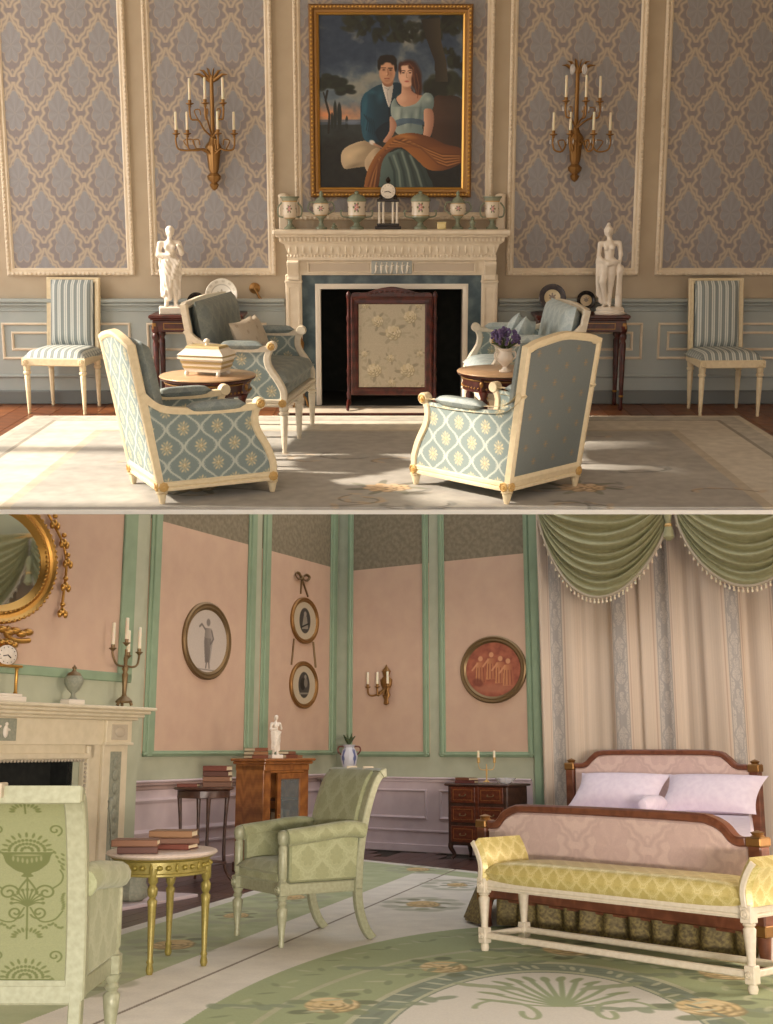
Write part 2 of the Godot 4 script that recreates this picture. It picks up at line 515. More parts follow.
# ---------------------------------------------------------------- palette
func palette():
	var M := mats
	M.wall_a = mat(Color.WHITE, 0.85, 0, mottle(c8(174, 158, 136), c8(184, 169, 147), 4.0), 1.2)
	M.cream = mat(Color.WHITE, 0.5, 0, mottle(c8(230, 216, 194), c8(216, 200, 176), 5.0), 0.6)
	M.chalk = mat(c8(232, 222, 206), 0.55)
	M.damask_a = mat(Color.WHITE, 0.75, 0, damask(c8(138, 130, 130), c8(180, 165, 147), c8(148, 147, 150), 384), 1.0)
	M.damask_a.uv1_scale = Vector3(1 / 0.335, 1 / 0.50, 1 / 0.335)
	M.dado_a = mat(Color.WHITE, 0.6, 0, mottle(c8(160, 168, 166), c8(170, 176, 172), 3.0), 0.9)
	M.skirt_a = mat(c8(112, 116, 114), 0.55)
	M.plank = mat(Color.WHITE, 0.32, 0, woodtex(c8(132, 78, 40), c8(98, 54, 28)), 0.9)
	M.plank2 = mat(Color.WHITE, 0.34, 0, woodtex(c8(146, 90, 48), c8(110, 64, 34), 5.0), 0.9)
	M.mahog = mat(Color.WHITE, 0.3, 0, woodtex(c8(88, 34, 24), c8(52, 18, 14), 5.0), 0.5)
	M.tan = mat(Color.WHITE, 0.28, 0, mottle(c8(196, 164, 130), c8(176, 142, 108), 6.0), 0.5)
	M.gilt = mat(c8(196, 150, 78), 0.36, 0.85)
	M.oldgilt = mat(c8(150, 112, 66), 0.45, 0.75)
	M.giltpaint = mat(c8(206, 170, 108), 0.5, 0.25)
	M.wax = mat(c8(236, 224, 196), 0.5)
	M.wax.subsurf_scatter_enabled = true
	M.wax.subsurf_scatter_strength = 0.2
	M.crystal = mat(Color(0.95, 0.95, 0.95, 0.35), 0.05)
	M.crystal.transparency = BaseMaterial3D.TRANSPARENCY_ALPHA
	M.statue = mat(Color.WHITE, 0.55, 0, mottle(c8(238, 228, 214), c8(226, 214, 198), 5.0), 0.3)
	M.bluemarble = mat(Color.WHITE, 0.28, 0, mottle(c8(52, 70, 78), c8(92, 108, 112), 5.0, 5, 256, 1, 1, 2.0), 0.9)
	M.soot = mat(Color.WHITE, 0.9, 0, mottle(c8(24, 26, 24), c8(40, 42, 38), 6.0), 0.6)
	M.hearth = mat(Color.WHITE, 0.4, 0, mottle(c8(214, 202, 184), c8(196, 184, 166), 4.0), 0.7)
	M.paint_cream = mat(Color.WHITE, 0.45, 0, mottle(c8(234, 217, 182), c8(220, 202, 166), 8.0), 0.35)
	M.paint_white = mat(Color.WHITE, 0.45, 0, mottle(c8(226, 216, 196), c8(210, 198, 176), 8.0), 0.35)
	M.stripe = mat(Color.WHITE, 0.6, 0, tex(paint(128, 32, func(u, v):
		var t := fposmod(u * 2.0, 1.0)
		var q := c8(206, 208, 200) if t < 0.5 else c8(132, 140, 138)
		if absf(t - 0.25) < 0.04 or absf(t - 0.75) < 0.03: q = c8(150, 160, 160)
		var w := 0.96 + 0.08 * hsh(u * 128, v * 32)
		return Color(q.r * w, q.g * w, q.b * w))), 0.105)
	M.trellis = mat(Color.WHITE, 0.7, 0, trellis(c8(128, 142, 140), c8(186, 192, 182), c8(224, 204, 160)), 1.0)
	M.trellis.uv1_scale = Vector3(1 / 0.19, 1 / 0.20, 1 / 0.19)
	M.plainblue = mat(Color.WHITE, 0.7, 0, sprig(c8(112, 119, 118), c8(166, 128, 84)), 0.17)
	M.bluesilk = mat(Color.WHITE, 0.55, 0, damask(c8(132, 142, 140), c8(144, 152, 148), c8(124, 134, 134), 128), 0.16)
	M.palesilk = mat(Color.WHITE, 0.5, 0, damask(c8(176, 188, 188), c8(190, 200, 198), c8(164, 178, 180), 128), 0.16)
	M.cushion = mat(Color.WHITE, 0.7, 0, sprig(c8(186, 174, 156), c8(136, 120, 104)), 0.12)
	M.porcelain = mat(Color.WHITE, 0.2, 0, porcelain(), -1.0)
	M.celadon = mat(c8(132, 140, 120), 0.25)
	M.dark = mat(c8(38, 30, 26), 0.4)
	M.rug_a = mat(Color.WHITE, 0.95, 0, rug_a(), -1.0)
	M.white_edge = mat(c8(240, 238, 234), 0.6)
	M.leaf = mat(c8(70, 84, 52), 0.6)
	M.lavender = mat(c8(98, 82, 124), 0.7)

func trellis(base: Color, lat: Color, flo: Color) -> ImageTexture:
	# wavy lattice with a bunch of flowers in each lozenge
	var im := paint(192, 192, func(u, v):
		var q := base
		var e := 9.0
		for k in [-1, 0, 1, 2]:
			e = minf(e, absf(u - (k * 1.0 + 0.25 + 0.22 * cos(TAU * v))))
			e = minf(e, absf(u - (k * 1.0 - 0.25 - 0.22 * cos(TAU * v))))
		if e < 0.034: q = lat
		elif e < 0.075 and hsh(floor(u * 48), floor(v * 48)) > 0.5: q = base.lerp(lat, 0.55)
		var w := 0.95 + 0.1 * hsh(u * 192, v * 192)
		return Color(q.r * w, q.g * w, q.b * w))
	for c in [[0.0, 0.0], [0.0, 1.0], [1.0, 0.0], [1.0, 1.0], [0.5, 0.5]]:
		for k in 11:
			var a := TAU * k / 11.0
			spot(im, (c[0] + cos(a) * 0.135) * 192, (c[1] + sin(a) * 0.155) * 192, 14, 8, flo.lerp(base, 0.45 * (k % 2)), a + 0.4 * sin(k * 2.3), 0.9)
		spot(im, c[0] * 192, c[1] * 192, 24, 25, flo.lightened(0.06), 0, 0.95)
		for k in 9: spot(im, c[0] * 192 + cos(k * 1.3) * (6 + k), c[1] * 192 + sin(k * 1.3) * (6 + k), 6, 4, flo.darkened(0.28), k, 0.4, 0.6)
	return tex(im)

func sprig(base: Color, flo: Color) -> ImageTexture:
	var im := paint(128, 128, func(u, v):
		var w := 0.94 + 0.12 * hsh(u * 128, v * 128)
		return Color(base.r * w, base.g * w, base.b * w))
	for c in [[32, 32], [96, 96]]:
		for k in 6:
			var a := TAU * k / 6.0
			spot(im, c[0] + cos(a) * 9, c[1] + sin(a) * 11, 7, 4, flo, a, 0.6, 0.55)
		spot(im, c[0], c[1], 7, 7, flo.lightened(0.1), 0, 0.6, 0.6)
	return tex(im)

func porcelain() -> ImageTexture:
	var im := paint(256, 96, func(u, v):
		var w := 0.98 + 0.04 * hsh(u * 256, v * 96)
		var q := c8(222, 208, 188)
		if v < 0.12 or v > 0.86: q = c8(150, 152, 130)
		elif v < 0.17 or v > 0.82: q = c8(190, 150, 92)
		return Color(q.r * w, q.g * w, q.b * w))
	for k in 5:
		var x := k * 64.0
		for j in 6: spot(im, x + cos(j * 1.05) * 13, 46 + sin(j * 1.05) * 12, 6, 4, c8(112, 120, 84), j * 1.05, 0.3)
		for j in 5: spot(im, x + cos(j * 1.26) * 7, 46 + sin(j * 1.26) * 8, 5, 5, c8(182, 116, 110) if j % 2 == 0 else c8(160, 112, 132), 0, 0.5)
		spot(im, x, 46, 4, 4, c8(214, 150, 130), 0, 0.4)
	return tex(im)

func rug_a() -> ImageTexture:
	# 5.3 m wide, 2.9 m deep: a washed-out grey carpet with a pale border and sprays of flowers
	fn.seed = 11; fn.frequency = 1.0; fn.fractal_octaves = 4
	var W := 1024; var H := 560
	var im := paint(W, H, func(u, v):
		var x: float = (u - 0.5) * 5.3; var z: float = v * 2.9
		var e := minf(2.65 - absf(x), z)
		var n := 0.5 + 0.5 * fn.get_noise_2d(x * 1.7 + 9, z * 1.7)
		var n2 := 0.5 + 0.5 * fn.get_noise_2d(x * 8, z * 8 + 40)
		var field := c8(182, 178, 170).lerp(c8(160, 156, 150), n)
		var bord := c8(212, 205, 190).lerp(c8(196, 188, 174), n)
		var q := field
		if e < 0.62: q = bord
		if e < 0.66 and e > 0.60: q = c8(186, 176, 158)
		if e < 0.20: q = c8(182, 178, 168).lerp(c8(196, 190, 178), n2)
		if e < 0.22 and e > 0.19: q = c8(156, 150, 138)
		if e < 0.05: q = c8(206, 198, 182)
		var w := 0.93 + 0.14 * n2
		return Color(q.r * w, q.g * w, q.b * w))
	rng.seed = 5
	for k in 26:
		var x := rng.randf_range(170, W - 170)
		var y := rng.randf_range(150, H - 10)
		var t := rng.randf() * TAU
		var pts := []
		for j in 9: pts.append(Vector2(x + j * 9 * cos(t + j * 0.22), y + j * 5 * sin(t + j * 0.22)))
		line(im, pts, 3.5, c8(120, 116, 108), 0.35)
		for j in 5: spot(im, pts[j * 2].x + 4, pts[j * 2].y - 3, 11, 5, c8(198, 172, 140) if k % 3 else c8(124, 126, 122), t + j, 0.5, 0.45)
	for k in 3: rose(im, 300 + k * 212, 470, 26, 20, c8(206, 176, 138), c8(140, 140, 126), k)
	return tex(im)

# ---------------------------------------------------------------- the painting
func portrait() -> ImageTexture:
	var W := 546; var H := 680
	var P := func(x: float, y: float) -> Vector2: return Vector2((x - 38) * 0.8, (y - 75) * 0.8)
	var PP := func(a: Array) -> Array:
		var r := []
		for i in range(0, a.size(), 2): r.append(P.call(a[i], a[i + 1]))
		return r
	var CP := func(q: Array) -> Array:
		# closed smooth outline through the points
		var r: Array = PP.call(q)
		var n := r.size()
		var o := []
		for i in n:
			for k in 4:
				var t := k / 4.0
				var p0: Vector2 = r[(i - 1 + n) % n]; var p1: Vector2 = r[i]; var p2: Vector2 = r[(i + 1) % n]; var p3: Vector2 = r[(i + 2) % n]
				o.append(0.5 * (p1 * 2.0 + (p2 - p0) * t + (p0 * 2.0 - p1 * 5.0 + p2 * 4.0 - p3) * t * t + (p1 * 3.0 - p0 - p2 * 3.0 + p3) * t * t * t))
		return o
	fn.seed = 21; fn.frequency = 0.9; fn.fractal_octaves = 5
	var im := paint(W, H, func(u, v):
		var n := fn.get_noise_2d(u * 3.2, v * 4.5)
		var n2 := fn.get_noise_2d(u * 16 + 30, v * 22)
		var sky := c8(48, 62, 82).lerp(c8(104, 118, 128), clampf(v * 2.4 - 0.25 + n * 0.7 - (0.35 if u < 0.4 else 0.0) * (1.0 - v * 2.0), 0, 1))
		sky = sky.lerp(c8(150, 146, 130), clampf(n * 1.6 + v * 1.1 - 0.45, 0, 0.7))
		sky = sky.lerp(c8(214, 142, 96), clampf(1.0 - absf(v - 0.575) * 13.0 + n2 * 0.3, 0, 1) * clampf(1.15 - u * 1.8, 0, 1))
		var q: Color = sky
		if v > 0.615: q = c8(52, 58, 58).lerp(c8(26, 26, 24), clampf((v - 0.615) * 5.0 + n * 0.5, 0, 1))
		if v > 0.60 and v < 0.63: q = q.lerp(c8(80, 92, 108), 0.7)
		return Color(q.r + n2 * 0.035, q.g + n2 * 0.035, q.b + n2 * 0.03))
	rng.seed = 9
	# foliage of the big tree, its trunk, and the bushes at right
	var dk := c8(24, 27, 24)
	for k in 150:
		var x := rng.randf_range(170, 720); var y := 80 + rng.randf() * (70 + 50 * sin((x - 170) / 550.0 * PI))
		var p: Vector2 = P.call(x, y)
		spot(im, p.x, p.y, rng.randf_range(10, 34), rng.randf_range(7, 18), dk.lerp(c8(46, 50, 38), rng.randf()), rng.randf() * 3, 0.4, 0.8)
	for e in [[400, 185, 40, 22], [455, 170, 30, 20], [690, 300, 44, 34], [690, 430, 60, 70], [600, 420, 60, 55], [650, 250, 30, 14]]:
		var p: Vector2 = P.call(e[0], e[1])
		for j in 12: spot(im, p.x + rng.randf_range(-1, 1) * e[2] * 0.6, p.y + rng.randf_range(-1, 1) * e[3] * 0.6, e[2] * 0.5, e[3] * 0.45, dk.lerp(c8(50, 54, 40), rng.randf()), rng.randf() * 3, 0.4, 0.85)
	fillp(im, PP.call([520, 100, 610, 90, 615, 200, 640, 300, 650, 400, 590, 400, 585, 300, 545, 190]), c8(44, 38, 32), 1, c8(66, 58, 46))
	# stone pine and cypresses at left
	for e in [[110, 420, 62, 40], [60, 400, 40, 44], [165, 440, 46, 26], [100, 380, 46, 24]]:
		var p: Vector2 = P.call(e[0], e[1])
		for j in 10: spot(im, p.x + rng.randf_range(-1, 1) * e[2] * 0.5, p.y + rng.randf_range(-1, 1) * e[3] * 0.5, e[2] * 0.5, e[3] * 0.45, c8(30, 34, 30).lerp(c8(44, 50, 40), rng.randf()), 0, 0.4, 0.9)
	line(im, PP.call([82, 650, 88, 560, 70, 490, 80, 440]), 9, c8(36, 32, 28))
	line(im, PP.call([70, 490, 60, 450]), 5, c8(36, 32, 28))
	for e in [[115, 560, 8, 60], [135, 565, 10, 56], [170, 600, 6, 30], [100, 590, 6, 36]]:
		var p: Vector2 = P.call(e[0], e[1]); spot(im, p.x, p.y, e[2], e[3], c8(34, 40, 38), 0, 0.2)
	spot(im, P.call(195, 598).x, P.call(195, 598).y, 40, 12, c8(110, 122, 140), 0, 0.6, 0.8)
	# bench back and shawl behind her
	fillp(im, CP.call([580, 490, 640, 468, 700, 474, 724, 520, 724, 720, 590, 720]), c8(74, 46, 32), 0.9, c8(48, 34, 28))
	# his breeches and knees
	fillp(im, CP.call([140, 775, 160, 725, 240, 690, 300, 700, 335, 740, 325, 800, 200, 825, 155, 825]), c8(196, 174, 142), 1, c8(140, 120, 94))
	for e in [[180, 765, 46, 40, 226], [215, 740, 60, 26, 214], [205, 812, 60, 14, 120], [290, 790, 20, 40, 110]]: spot(im, P.call(e[0], e[1]).x, P.call(e[0], e[1]).y, e[2] * 0.8, e[3] * 0.8, c8(e[4], e[4] * 0.88, e[4] * 0.70), -0.3, 0.95, 0.7)
	fillp(im, CP.call([255, 785, 300, 728, 345, 740, 340, 830, 300, 870, 262, 836]), c8(200, 176, 144), 1, c8(128, 106, 82))
	spot(im, P.call(292, 775).x, P.call(292, 775).y, 22, 34, c8(222, 196, 160), 0.3, 0.95, 0.6)
	# his coat
	fillp(im, CP.call([242, 480, 285, 436, 335, 412, 420, 405, 445, 440, 408, 560, 388, 640, 330, 692, 268, 694, 240, 640, 236, 560]), c8(30, 66, 84), 1, c8(20, 40, 54))
	fillp(im, CP.call([243, 490, 268, 448, 300, 470, 308, 560, 300, 640, 300, 690, 268, 694, 242, 650]), c8(40, 86, 106), 0.9, c8(26, 56, 72))
	for e in [[258, 520, 12, 60], [262, 620, 12, 50], [330, 470, 22, 40], [290, 450, 26, 14]]: spot(im, P.call(e[0], e[1]).x, P.call(e[0], e[1]).y, e[2], e[3], c8(58, 108, 126), 0.1, 0.95, 0.55)
	for k in 5: line(im, PP.call([252 + k * 11, 560 + k * 6, 270 + k * 8, 590 + k * 9, 262 + k * 10, 640 + k * 6]), 4, c8(18, 42, 56), 0.4)
	fillp(im, CP.call([305, 645, 350, 600, 388, 600, 388, 650, 335, 696]), c8(18, 32, 44), 0.85)
	line(im, PP.call([352, 430, 372, 520, 372, 600]), 5, c8(14, 28, 38), 0.7)
	# cravat
	fillp(im, CP.call([338, 408, 362, 416, 388, 412, 388, 450, 372, 524, 352, 470]), c8(216, 210, 200), 1, c8(170, 164, 158))
	for e in [[350, 428, 372, 440], [376, 424, 362, 446], [362, 450, 368, 500]]: line(im, PP.call(e), 2.6, c8(150, 146, 142), 0.6)
	# his head
	fillp(im, CP.call([338, 380, 388, 380, 386, 416, 362, 424, 344, 414]), c8(146, 102, 78))
	spot(im, P.call(362, 352).x, P.call(362, 352).y, 33, 50, c8(196, 148, 116), 0, 0.14)
	for e in [[378, 362, 18, 40, 146, 100, 76, 0.6], [348, 362, 16, 14, 214, 160, 128, 0.6], [360, 322, 26, 14, 210, 162, 130, 0.6], [362, 396, 22, 12, 138, 98, 76, 0.5], [346, 343, 13, 7, 150, 104, 80, 0.7], [378, 343, 12, 7, 132, 90, 68, 0.7]]: spot(im, P.call(e[0], e[1]).x, P.call(e[0], e[1]).y, e[2] * 0.85, e[3] * 0.85, c8(e[4], e[5], e[6]), 0, 0.95, e[7])
	for e in [[334, 302, 20, 20], [362, 286, 40, 19], [392, 300, 18, 22], [324, 324, 9, 24], [402, 328, 8, 26], [350, 292, 26, 17], [376, 294, 24, 16], [340, 284, 16, 12], [384, 282, 16, 12]]:
		var q: Vector2 = P.call(e[0], e[1]); spot(im, q.x, q.y, e[2] * 0.85, e[3] * 0.85, c8(30, 22, 18), 0, 0.4)
	for e in [[346, 342], [378, 343]]:
		line(im, PP.call([e[0] - 11, e[1] - 9, e[0] + 10, e[1] - 9]), 3.2, c8(44, 30, 24), 0.85)
		spot(im, P.call(e[0], e[1]).x, P.call(e[0], e[1]).y, 6.5, 3, c8(60, 42, 34), 0, 0.5)
	line(im, PP.call([364, 338, 368, 364, 361, 370]), 3.4, c8(140, 94, 70), 0.7)
	spot(im, P.call(359, 362).x, P.call(359, 362).y, 4, 7, c8(224, 176, 144), 0, 0.8, 0.7)
	line(im, PP.call([350, 384, 362, 383, 374, 385]), 3.6, c8(138, 78, 66), 0.85)
	# her hair, neck, head
	for e in [[465, 330, 46, 42], [500, 380, 28, 60], [510, 430, 20, 56], [500, 480, 16, 34], [474, 470, 18, 44], [468, 500, 12, 26], [426, 335, 14, 36]]:
		var q: Vector2 = P.call(e[0], e[1]); spot(im, q.x, q.y, e[2] * 0.85, e[3] * 0.85, c8(66, 36, 26), 0, 0.4)
	fillp(im, CP.call([434, 405, 472, 405, 476, 440, 500, 460, 540, 474, 522, 508, 470, 528, 420, 510, 406, 478, 428, 455]), c8(212, 166, 138), 1, c8(168, 120, 96))
	spot(im, P.call(430, 480).x, P.call(430, 480).y, 26, 22, c8(228, 184, 156), 0, 0.95, 0.6)
	spot(im, P.call(458, 424).x, P.call(458, 424).y, 20, 18, c8(150, 104, 82), 0, 0.95, 0.6)
	spot(im, P.call(452, 370).x, P.call(452, 370).y, 32, 48, c8(222, 178, 150), -0.06, 0.14)
	for e in [[470, 384, 18, 36, 178, 128, 104, 0.6], [438, 382, 15, 13, 238, 186, 160, 0.6], [446, 336, 24, 13, 234, 192, 166, 0.6], [438, 356, 12, 7, 172, 122, 102, 0.6], [470, 356, 11, 7, 150, 104, 86, 0.6]]: spot(im, P.call(e[0], e[1]).x, P.call(e[0], e[1]).y, e[2] * 0.85, e[3] * 0.85, c8(e[4], e[5], e[6]), 0, 0.95, e[7])
	for e in [[446, 312, 30, 11], [476, 326, 18, 18], [490, 356, 12, 42], [423, 340, 7, 26], [486, 400, 12, 40]]:
		var q: Vector2 = P.call(e[0], e[1]); spot(im, q.x, q.y, e[2] * 0.85, e[3] * 0.85, c8(74, 42, 30), -0.1, 0.5)
	for e in [[486, 330, 490, 400, 504, 460], [500, 360, 512, 420, 506, 480], [440, 316, 466, 312, 486, 336]]: line(im, PP.call(e), 3, c8(124, 74, 48), 0.5)
	for e in [[438, 356], [470, 356]]:
		line(im, PP.call([e[0] - 11, e[1] - 8, e[0], e[1] - 11, e[0] + 10, e[1] - 8]), 2.4, c8(76, 46, 36), 0.8)
		spot(im, P.call(e[0], e[1]).x, P.call(e[0], e[1]).y, 6.5, 3, c8(74, 52, 44), 0, 0.5)
	line(im, PP.call([455, 356, 452, 378, 459, 381]), 2.6, c8(172, 122, 100), 0.6)
	spot(im, P.call(455, 398).x, P.call(455, 398).y, 11, 4.2, c8(180, 90, 82), 0, 0.5)
	# her gown, arms, sash
	fillp(im, CP.call([398, 480, 412, 508, 440, 522, 500, 504, 540, 455, 574, 462, 584, 500, 572, 540, 534, 556, 528, 610, 530, 655, 470, 664, 410, 655, 388, 600, 378, 520]), c8(152, 166, 160), 1, c8(98, 116, 116))
	for e in [[410, 560, 18, 46, 190, 200, 190], [450, 590, 14, 50, 178, 188, 178], [556, 485, 22, 20, 172, 184, 176], [500, 560, 14, 40, 160, 172, 164], [430, 560, 8, 44, 96, 114, 116], [476, 590, 8, 50, 88, 106, 108], [520, 540, 8, 50, 80, 98, 100]]: spot(im, P.call(e[0], e[1]).x, P.call(e[0], e[1]).y, e[2] * 0.85, e[3] * 0.85, c8(e[4], e[5], e[6]), 0.08, 0.95, 0.7)
	fillp(im, CP.call([398, 592, 440, 578, 500, 580, 530, 588, 528, 612, 465, 602, 405, 618]), c8(74, 98, 122), 0.75, c8(52, 70, 90))
	fillp(im, CP.call([536, 540, 560, 530, 580, 545, 584, 600, 566, 672, 534, 672, 538, 610]), c8(210, 164, 136), 1, c8(152, 106, 86))
	fillp(im, CP.call([375, 570, 400, 590, 405, 625, 372, 690, 342, 692, 372, 640]), c8(200, 152, 126), 1, c8(156, 110, 88))
	# gown below, in folds
	fillp(im, CP.call([345, 775, 390, 742, 440, 732, 520, 790, 560, 860, 566, 930, 330, 930]), c8(92, 110, 104), 1, c8(48, 60, 58))
	for k in 7: line(im, PP.call([372 + k * 20, 770 - (3 - absi(k - 3)) * 9, 396 + k * 22, 840, 400 + k * 26, 926]), 12, c8(150, 164, 150) if k % 2 else c8(38, 50, 48), 0.3)
	# golden shawl
	fillp(im, CP.call([340, 722, 385, 672, 470, 650, 560, 668, 640, 706, 716, 728, 724, 790, 640, 835, 560, 832, 505, 785, 430, 722, 372, 745, 336, 800, 316, 925, 255, 930, 264, 850, 300, 770]), c8(156, 98, 48), 1, c8(96, 54, 30))
	for k in 9: line(im, PP.call([352 + k * 6, 738 - k * 7, 440 + k * 10, 676 + k * 6, 540 + k * 8, 722 + k * 10, 620 + k * 4, 756 + k * 8, 712, 760 + k * 5]), 8, c8(204, 142, 78) if k % 2 else c8(84, 46, 26), 0.32)
	for k in 5: line(im, PP.call([332 - k * 3, 765 + k * 5, 292 + k * 6, 850, 268 + k * 10, 926]), 8, c8(200, 138, 76) if k % 2 else c8(92, 52, 30), 0.32)
	spot(im, P.call(450, 668).x, P.call(450, 668).y, 60, 13, c8(200, 138, 74), 0.1, 0.95, 0.6)
	# hands and cuff
	spot(im, P.call(290, 697).x, P.call(290, 697).y, 15, 11, c8(220, 212, 200), 0.5, 0.4)
	for k in 4: spot(im, P.call(306 + k * 8, 708 + k * 4).x, P.call(306 + k * 8, 708 + k * 4).y, 13, 5, c8(194, 146, 116).darkened(0.07 * k), 0.5, 0.5)
	# varnish softens the brushwork
	im.resize(W * 2 / 5, H * 2 / 5, Image.INTERPOLATE_BILINEAR)
	im.resize(W, H, Image.INTERPOLATE_CUBIC)
	return tex(im)

# ---------------------------------------------------------------- upper room: structure
func room_a():
	var M := mats
	var W := -9.94
	var s := mb()
	# back wall in four blocks round the fire opening
	bx(s, Vector3(-2.67, 2.15, W - 0.15), Vector3(4.26, 4.3, 0.3), 0)
	bx(s, Vector3(2.71, 2.15, W - 0.15), Vector3(4.2, 4.3, 0.3), 0)
	bx(s, Vector3(0.035, 2.63, W - 0.15), Vector3(1.15, 3.34, 0.3), 0)
	var wall := struct("wall_back", s, M.wall_a, "beige wall with damask panels above a blue-grey dado")
	# damask panels with carved frames
	var prof := [[0.0, 0.0], [0.0, 0.022], [-0.008, 0.032], [-0.022, 0.03], [-0.03, 0.018], [-0.045, 0.022], [-0.055, 0.012], [-0.06, 0.004]]
	for r in [[-4.15, 1.02, -3.12], [-2.98, 1.02, -1.98], [-1.85, 1.02, -0.87], [-0.71, 1.45, 0.82], [0.94, 1.02, 1.98], [2.11, 1.02, 3.13], [3.27, 1.02, 4.28]]:
		s = mb()
		bx(s, Vector3((r[0] + r[2]) / 2, (r[1] + 3.7) / 2, W + 0.004), Vector3(r[2] - r[0] - 0.08, 3.7 - r[1] - 0.08, 0.008), 0)
		obj("damask_panel", s, M.damask_a, wall)
		s = mb()
		var path := rect(r[0], r[1], r[2], 3.7)
		moulding(s, path, prof, true, Transform3D(Basis(), Vector3(0, 0, W)))
		var o := obj("panel_frame", s, M.cream, wall)
		s = mb()
		for i in 4:
			var a := path[i]; var b := path[(i + 1) % 4]
			var n := int(a.distance_to(b) / 0.034)
			var inward := ((path[0] + path[2]) / 2 - (a + b) / 2).sign() * (Vector2(0, 1) if absf(a.y - b.y) < 0.01 else Vector2(1, 0))
			for k in n:
				var p := a.lerp(b, (k + 0.5) / n) + inward * 0.014
				ell(s, Vector3(p.x, p.y, W + 0.032), Vector3(0.012, 0.012, 0.009), 6, 4)
		var bd := obj("bead_row", s, M.cream, o)
		bd.set_meta("kind", "stuff")
	for x in [-0.80, 0.885]:
		s = mb()
		bx(s, Vector3(x, 1.50, W + 0.03), Vector3(0.07, 0.26, 0.06), 0.008)
		ell(s, Vector3(x, 1.63, W + 0.03), Vector3(0.045, 0.022, 0.034), 10, 6)
		obj("overmantel_block", s, M.cream, wall)
	# dado: boards, rail, mouldings
	for r in [[-4.6, -0.80], [0.88, 4.6]]:
		s = mb()
		bx(s, Vector3((r[0] + r[1]) / 2, 0.41, W + 0.012), Vector3(r[1] - r[0], 0.82, 0.024), 0)
		obj("dado_board", s, M.dado_a, wall)
		s = mb()
		bx(s, Vector3((r[0] + r[1]) / 2, 0.825, W + 0.035), Vector3(r[1] - r[0], 0.03, 0.07), 0.008)
		bx(s, Vector3((r[0] + r[1]) / 2, 0.795, W + 0.028), Vector3(r[1] - r[0], 0.03, 0.05), 0.01)
		bx(s, Vector3((r[0] + r[1]) / 2, 0.745, W + 0.018), Vector3(r[1] - r[0], 0.014, 0.03), 0.004)
		obj("chair_rail", s, M.dado_a, wall)
		s = mb()
		bx(s, Vector3((r[0] + r[1]) / 2, 0.225, W + 0.026), Vector3(r[1] - r[0], 0.022, 0.03), 0.006)
		obj("dado_moulding", s, M.dado_a, wall)
	for k in 2:
		s = mb()
		var r: Array = [[-4.6, -0.80], [0.88, 4.6]][k]
		bx(s, Vector3((r[0] + r[1]) / 2, 0.055, W + 0.03), Vector3(r[1] - r[0], 0.11, 0.05), 0.008)
		struct(["baseboard_left", "baseboard_right"][k], s, M.skirt_a)
	var thin := [[0.0, 0.0], [0.0, 0.012], [-0.009, 0.017], [-0.018, 0.012], [-0.02, 0.0]]
	for r in [[-4.2, -3.18], [-3.05, -2.03], [-1.9, -0.95], [1.06, 2.03], [2.15, 3.17], [3.29, 4.3]]:
		s = mb()
		moulding(s, rect(r[0], 0.36, r[1], 0.65), thin, true, Transform3D(Basis(), Vector3(0, 0, W + 0.024)))
		moulding(s, rect(r[0] + 0.075, 0.43, r[1] - 0.075, 0.58), thin, true, Transform3D(Basis(), Vector3(0, 0, W + 0.024)))
		obj("dado_panel_moulding", s, M.cream, wall)
	# firebox
	s = mb()
	bx(s, Vector3(-0.59, 0.5, -10.2), Vector3(0.08, 1.04, 0.56), 0)
	bx(s, Vector3(0.66, 0.5, -10.2), Vector3(0.08, 1.04, 0.56), 0)
	bx(s, Vector3(0.035, 0.5, -10.5), Vector3(1.33, 1.04, 0.06), 0)
	bx(s, Vector3(0.035, 0.995, -10.22), Vector3(1.33, 0.05, 0.5), 0)
	bx(s, Vector3(0.035, 0.004, -10.1), Vector3(1.17, 0.03, 0.8), 0)
	obj("firebox", s, M.soot, wall)
	# floor boards on a slab
	s = mb()
	bx(s, Vector3(0, -0.028, -8.38), Vector3(9.2, 0.016, 3.84), 0)
	var fl := struct("floor", s, M.dark, "polished wooden floor around the pale carpet")
	var n := 0
	var x := -4.6
	rng.seed = 4
	while x < 4.55:
		var w := 0.17
		var z := -10.0 + rng.randf() * 0.5 - 0.5
		while z < -6.5:
			var l := rng.randf_range(1.1, 1.9)
			var z0 := maxf(z, -9.93); var z1 := minf(z + l, -6.42)
			if z1 - z0 > 0.05 and (z0 < -8.9 or absf(x) > 2.4) and absf(x) < 3.6:
				s = mb()
				bx(s, Vector3(x + w / 2, -0.01, (z0 + z1) / 2), Vector3(w - 0.003, 0.02, z1 - z0 - 0.003), 0.0016)
				obj("floor_board", s, M.plank if rng.randf() > 0.4 else M.plank2, fl)
			z += l
		x += w
	s = mb()
	bx(s, Vector3(0, -0.012, -6.409), Vector3(9.2, 0.024, 0.012), 0.002)
	struct("trim_1", s, M.white_edge, "white painted edge of the upper floor")
	# ceiling, right wall, left wall with two tall windows (outside the picture; they shape its light)
	s = mb()
	bx(s, Vector3(0, 4.4, -6.2), Vector3(9.6, 0.2, 8.0), 0)
	struct("ceiling", s, M.chalk)
	s = mb()
	bx(s, Vector3(4.7, -1.5, -8.5), Vector3(0.2, 12, 18), 0)
	struct("wall_right", s, M.wall_a)
	s = mb()
	var X := -4.7
	bx(s, Vector3(X, -4.0, -8.5), Vector3(0.2, 8.9, 18), 0)
	bx(s, Vector3(X, 4.1, -8.5), Vector3(0.2, 0.9, 18), 0)
	for r in [[-17.5, -9.75], [-8.05, -7.9], [-6.46, 0.5]]: bx(s, Vector3(X, 2.05, (r[0] + r[1]) / 2), Vector3(0.2, 3.3, r[1] - r[0]), 0)
	struct("wall_left", s, M.wall_a)
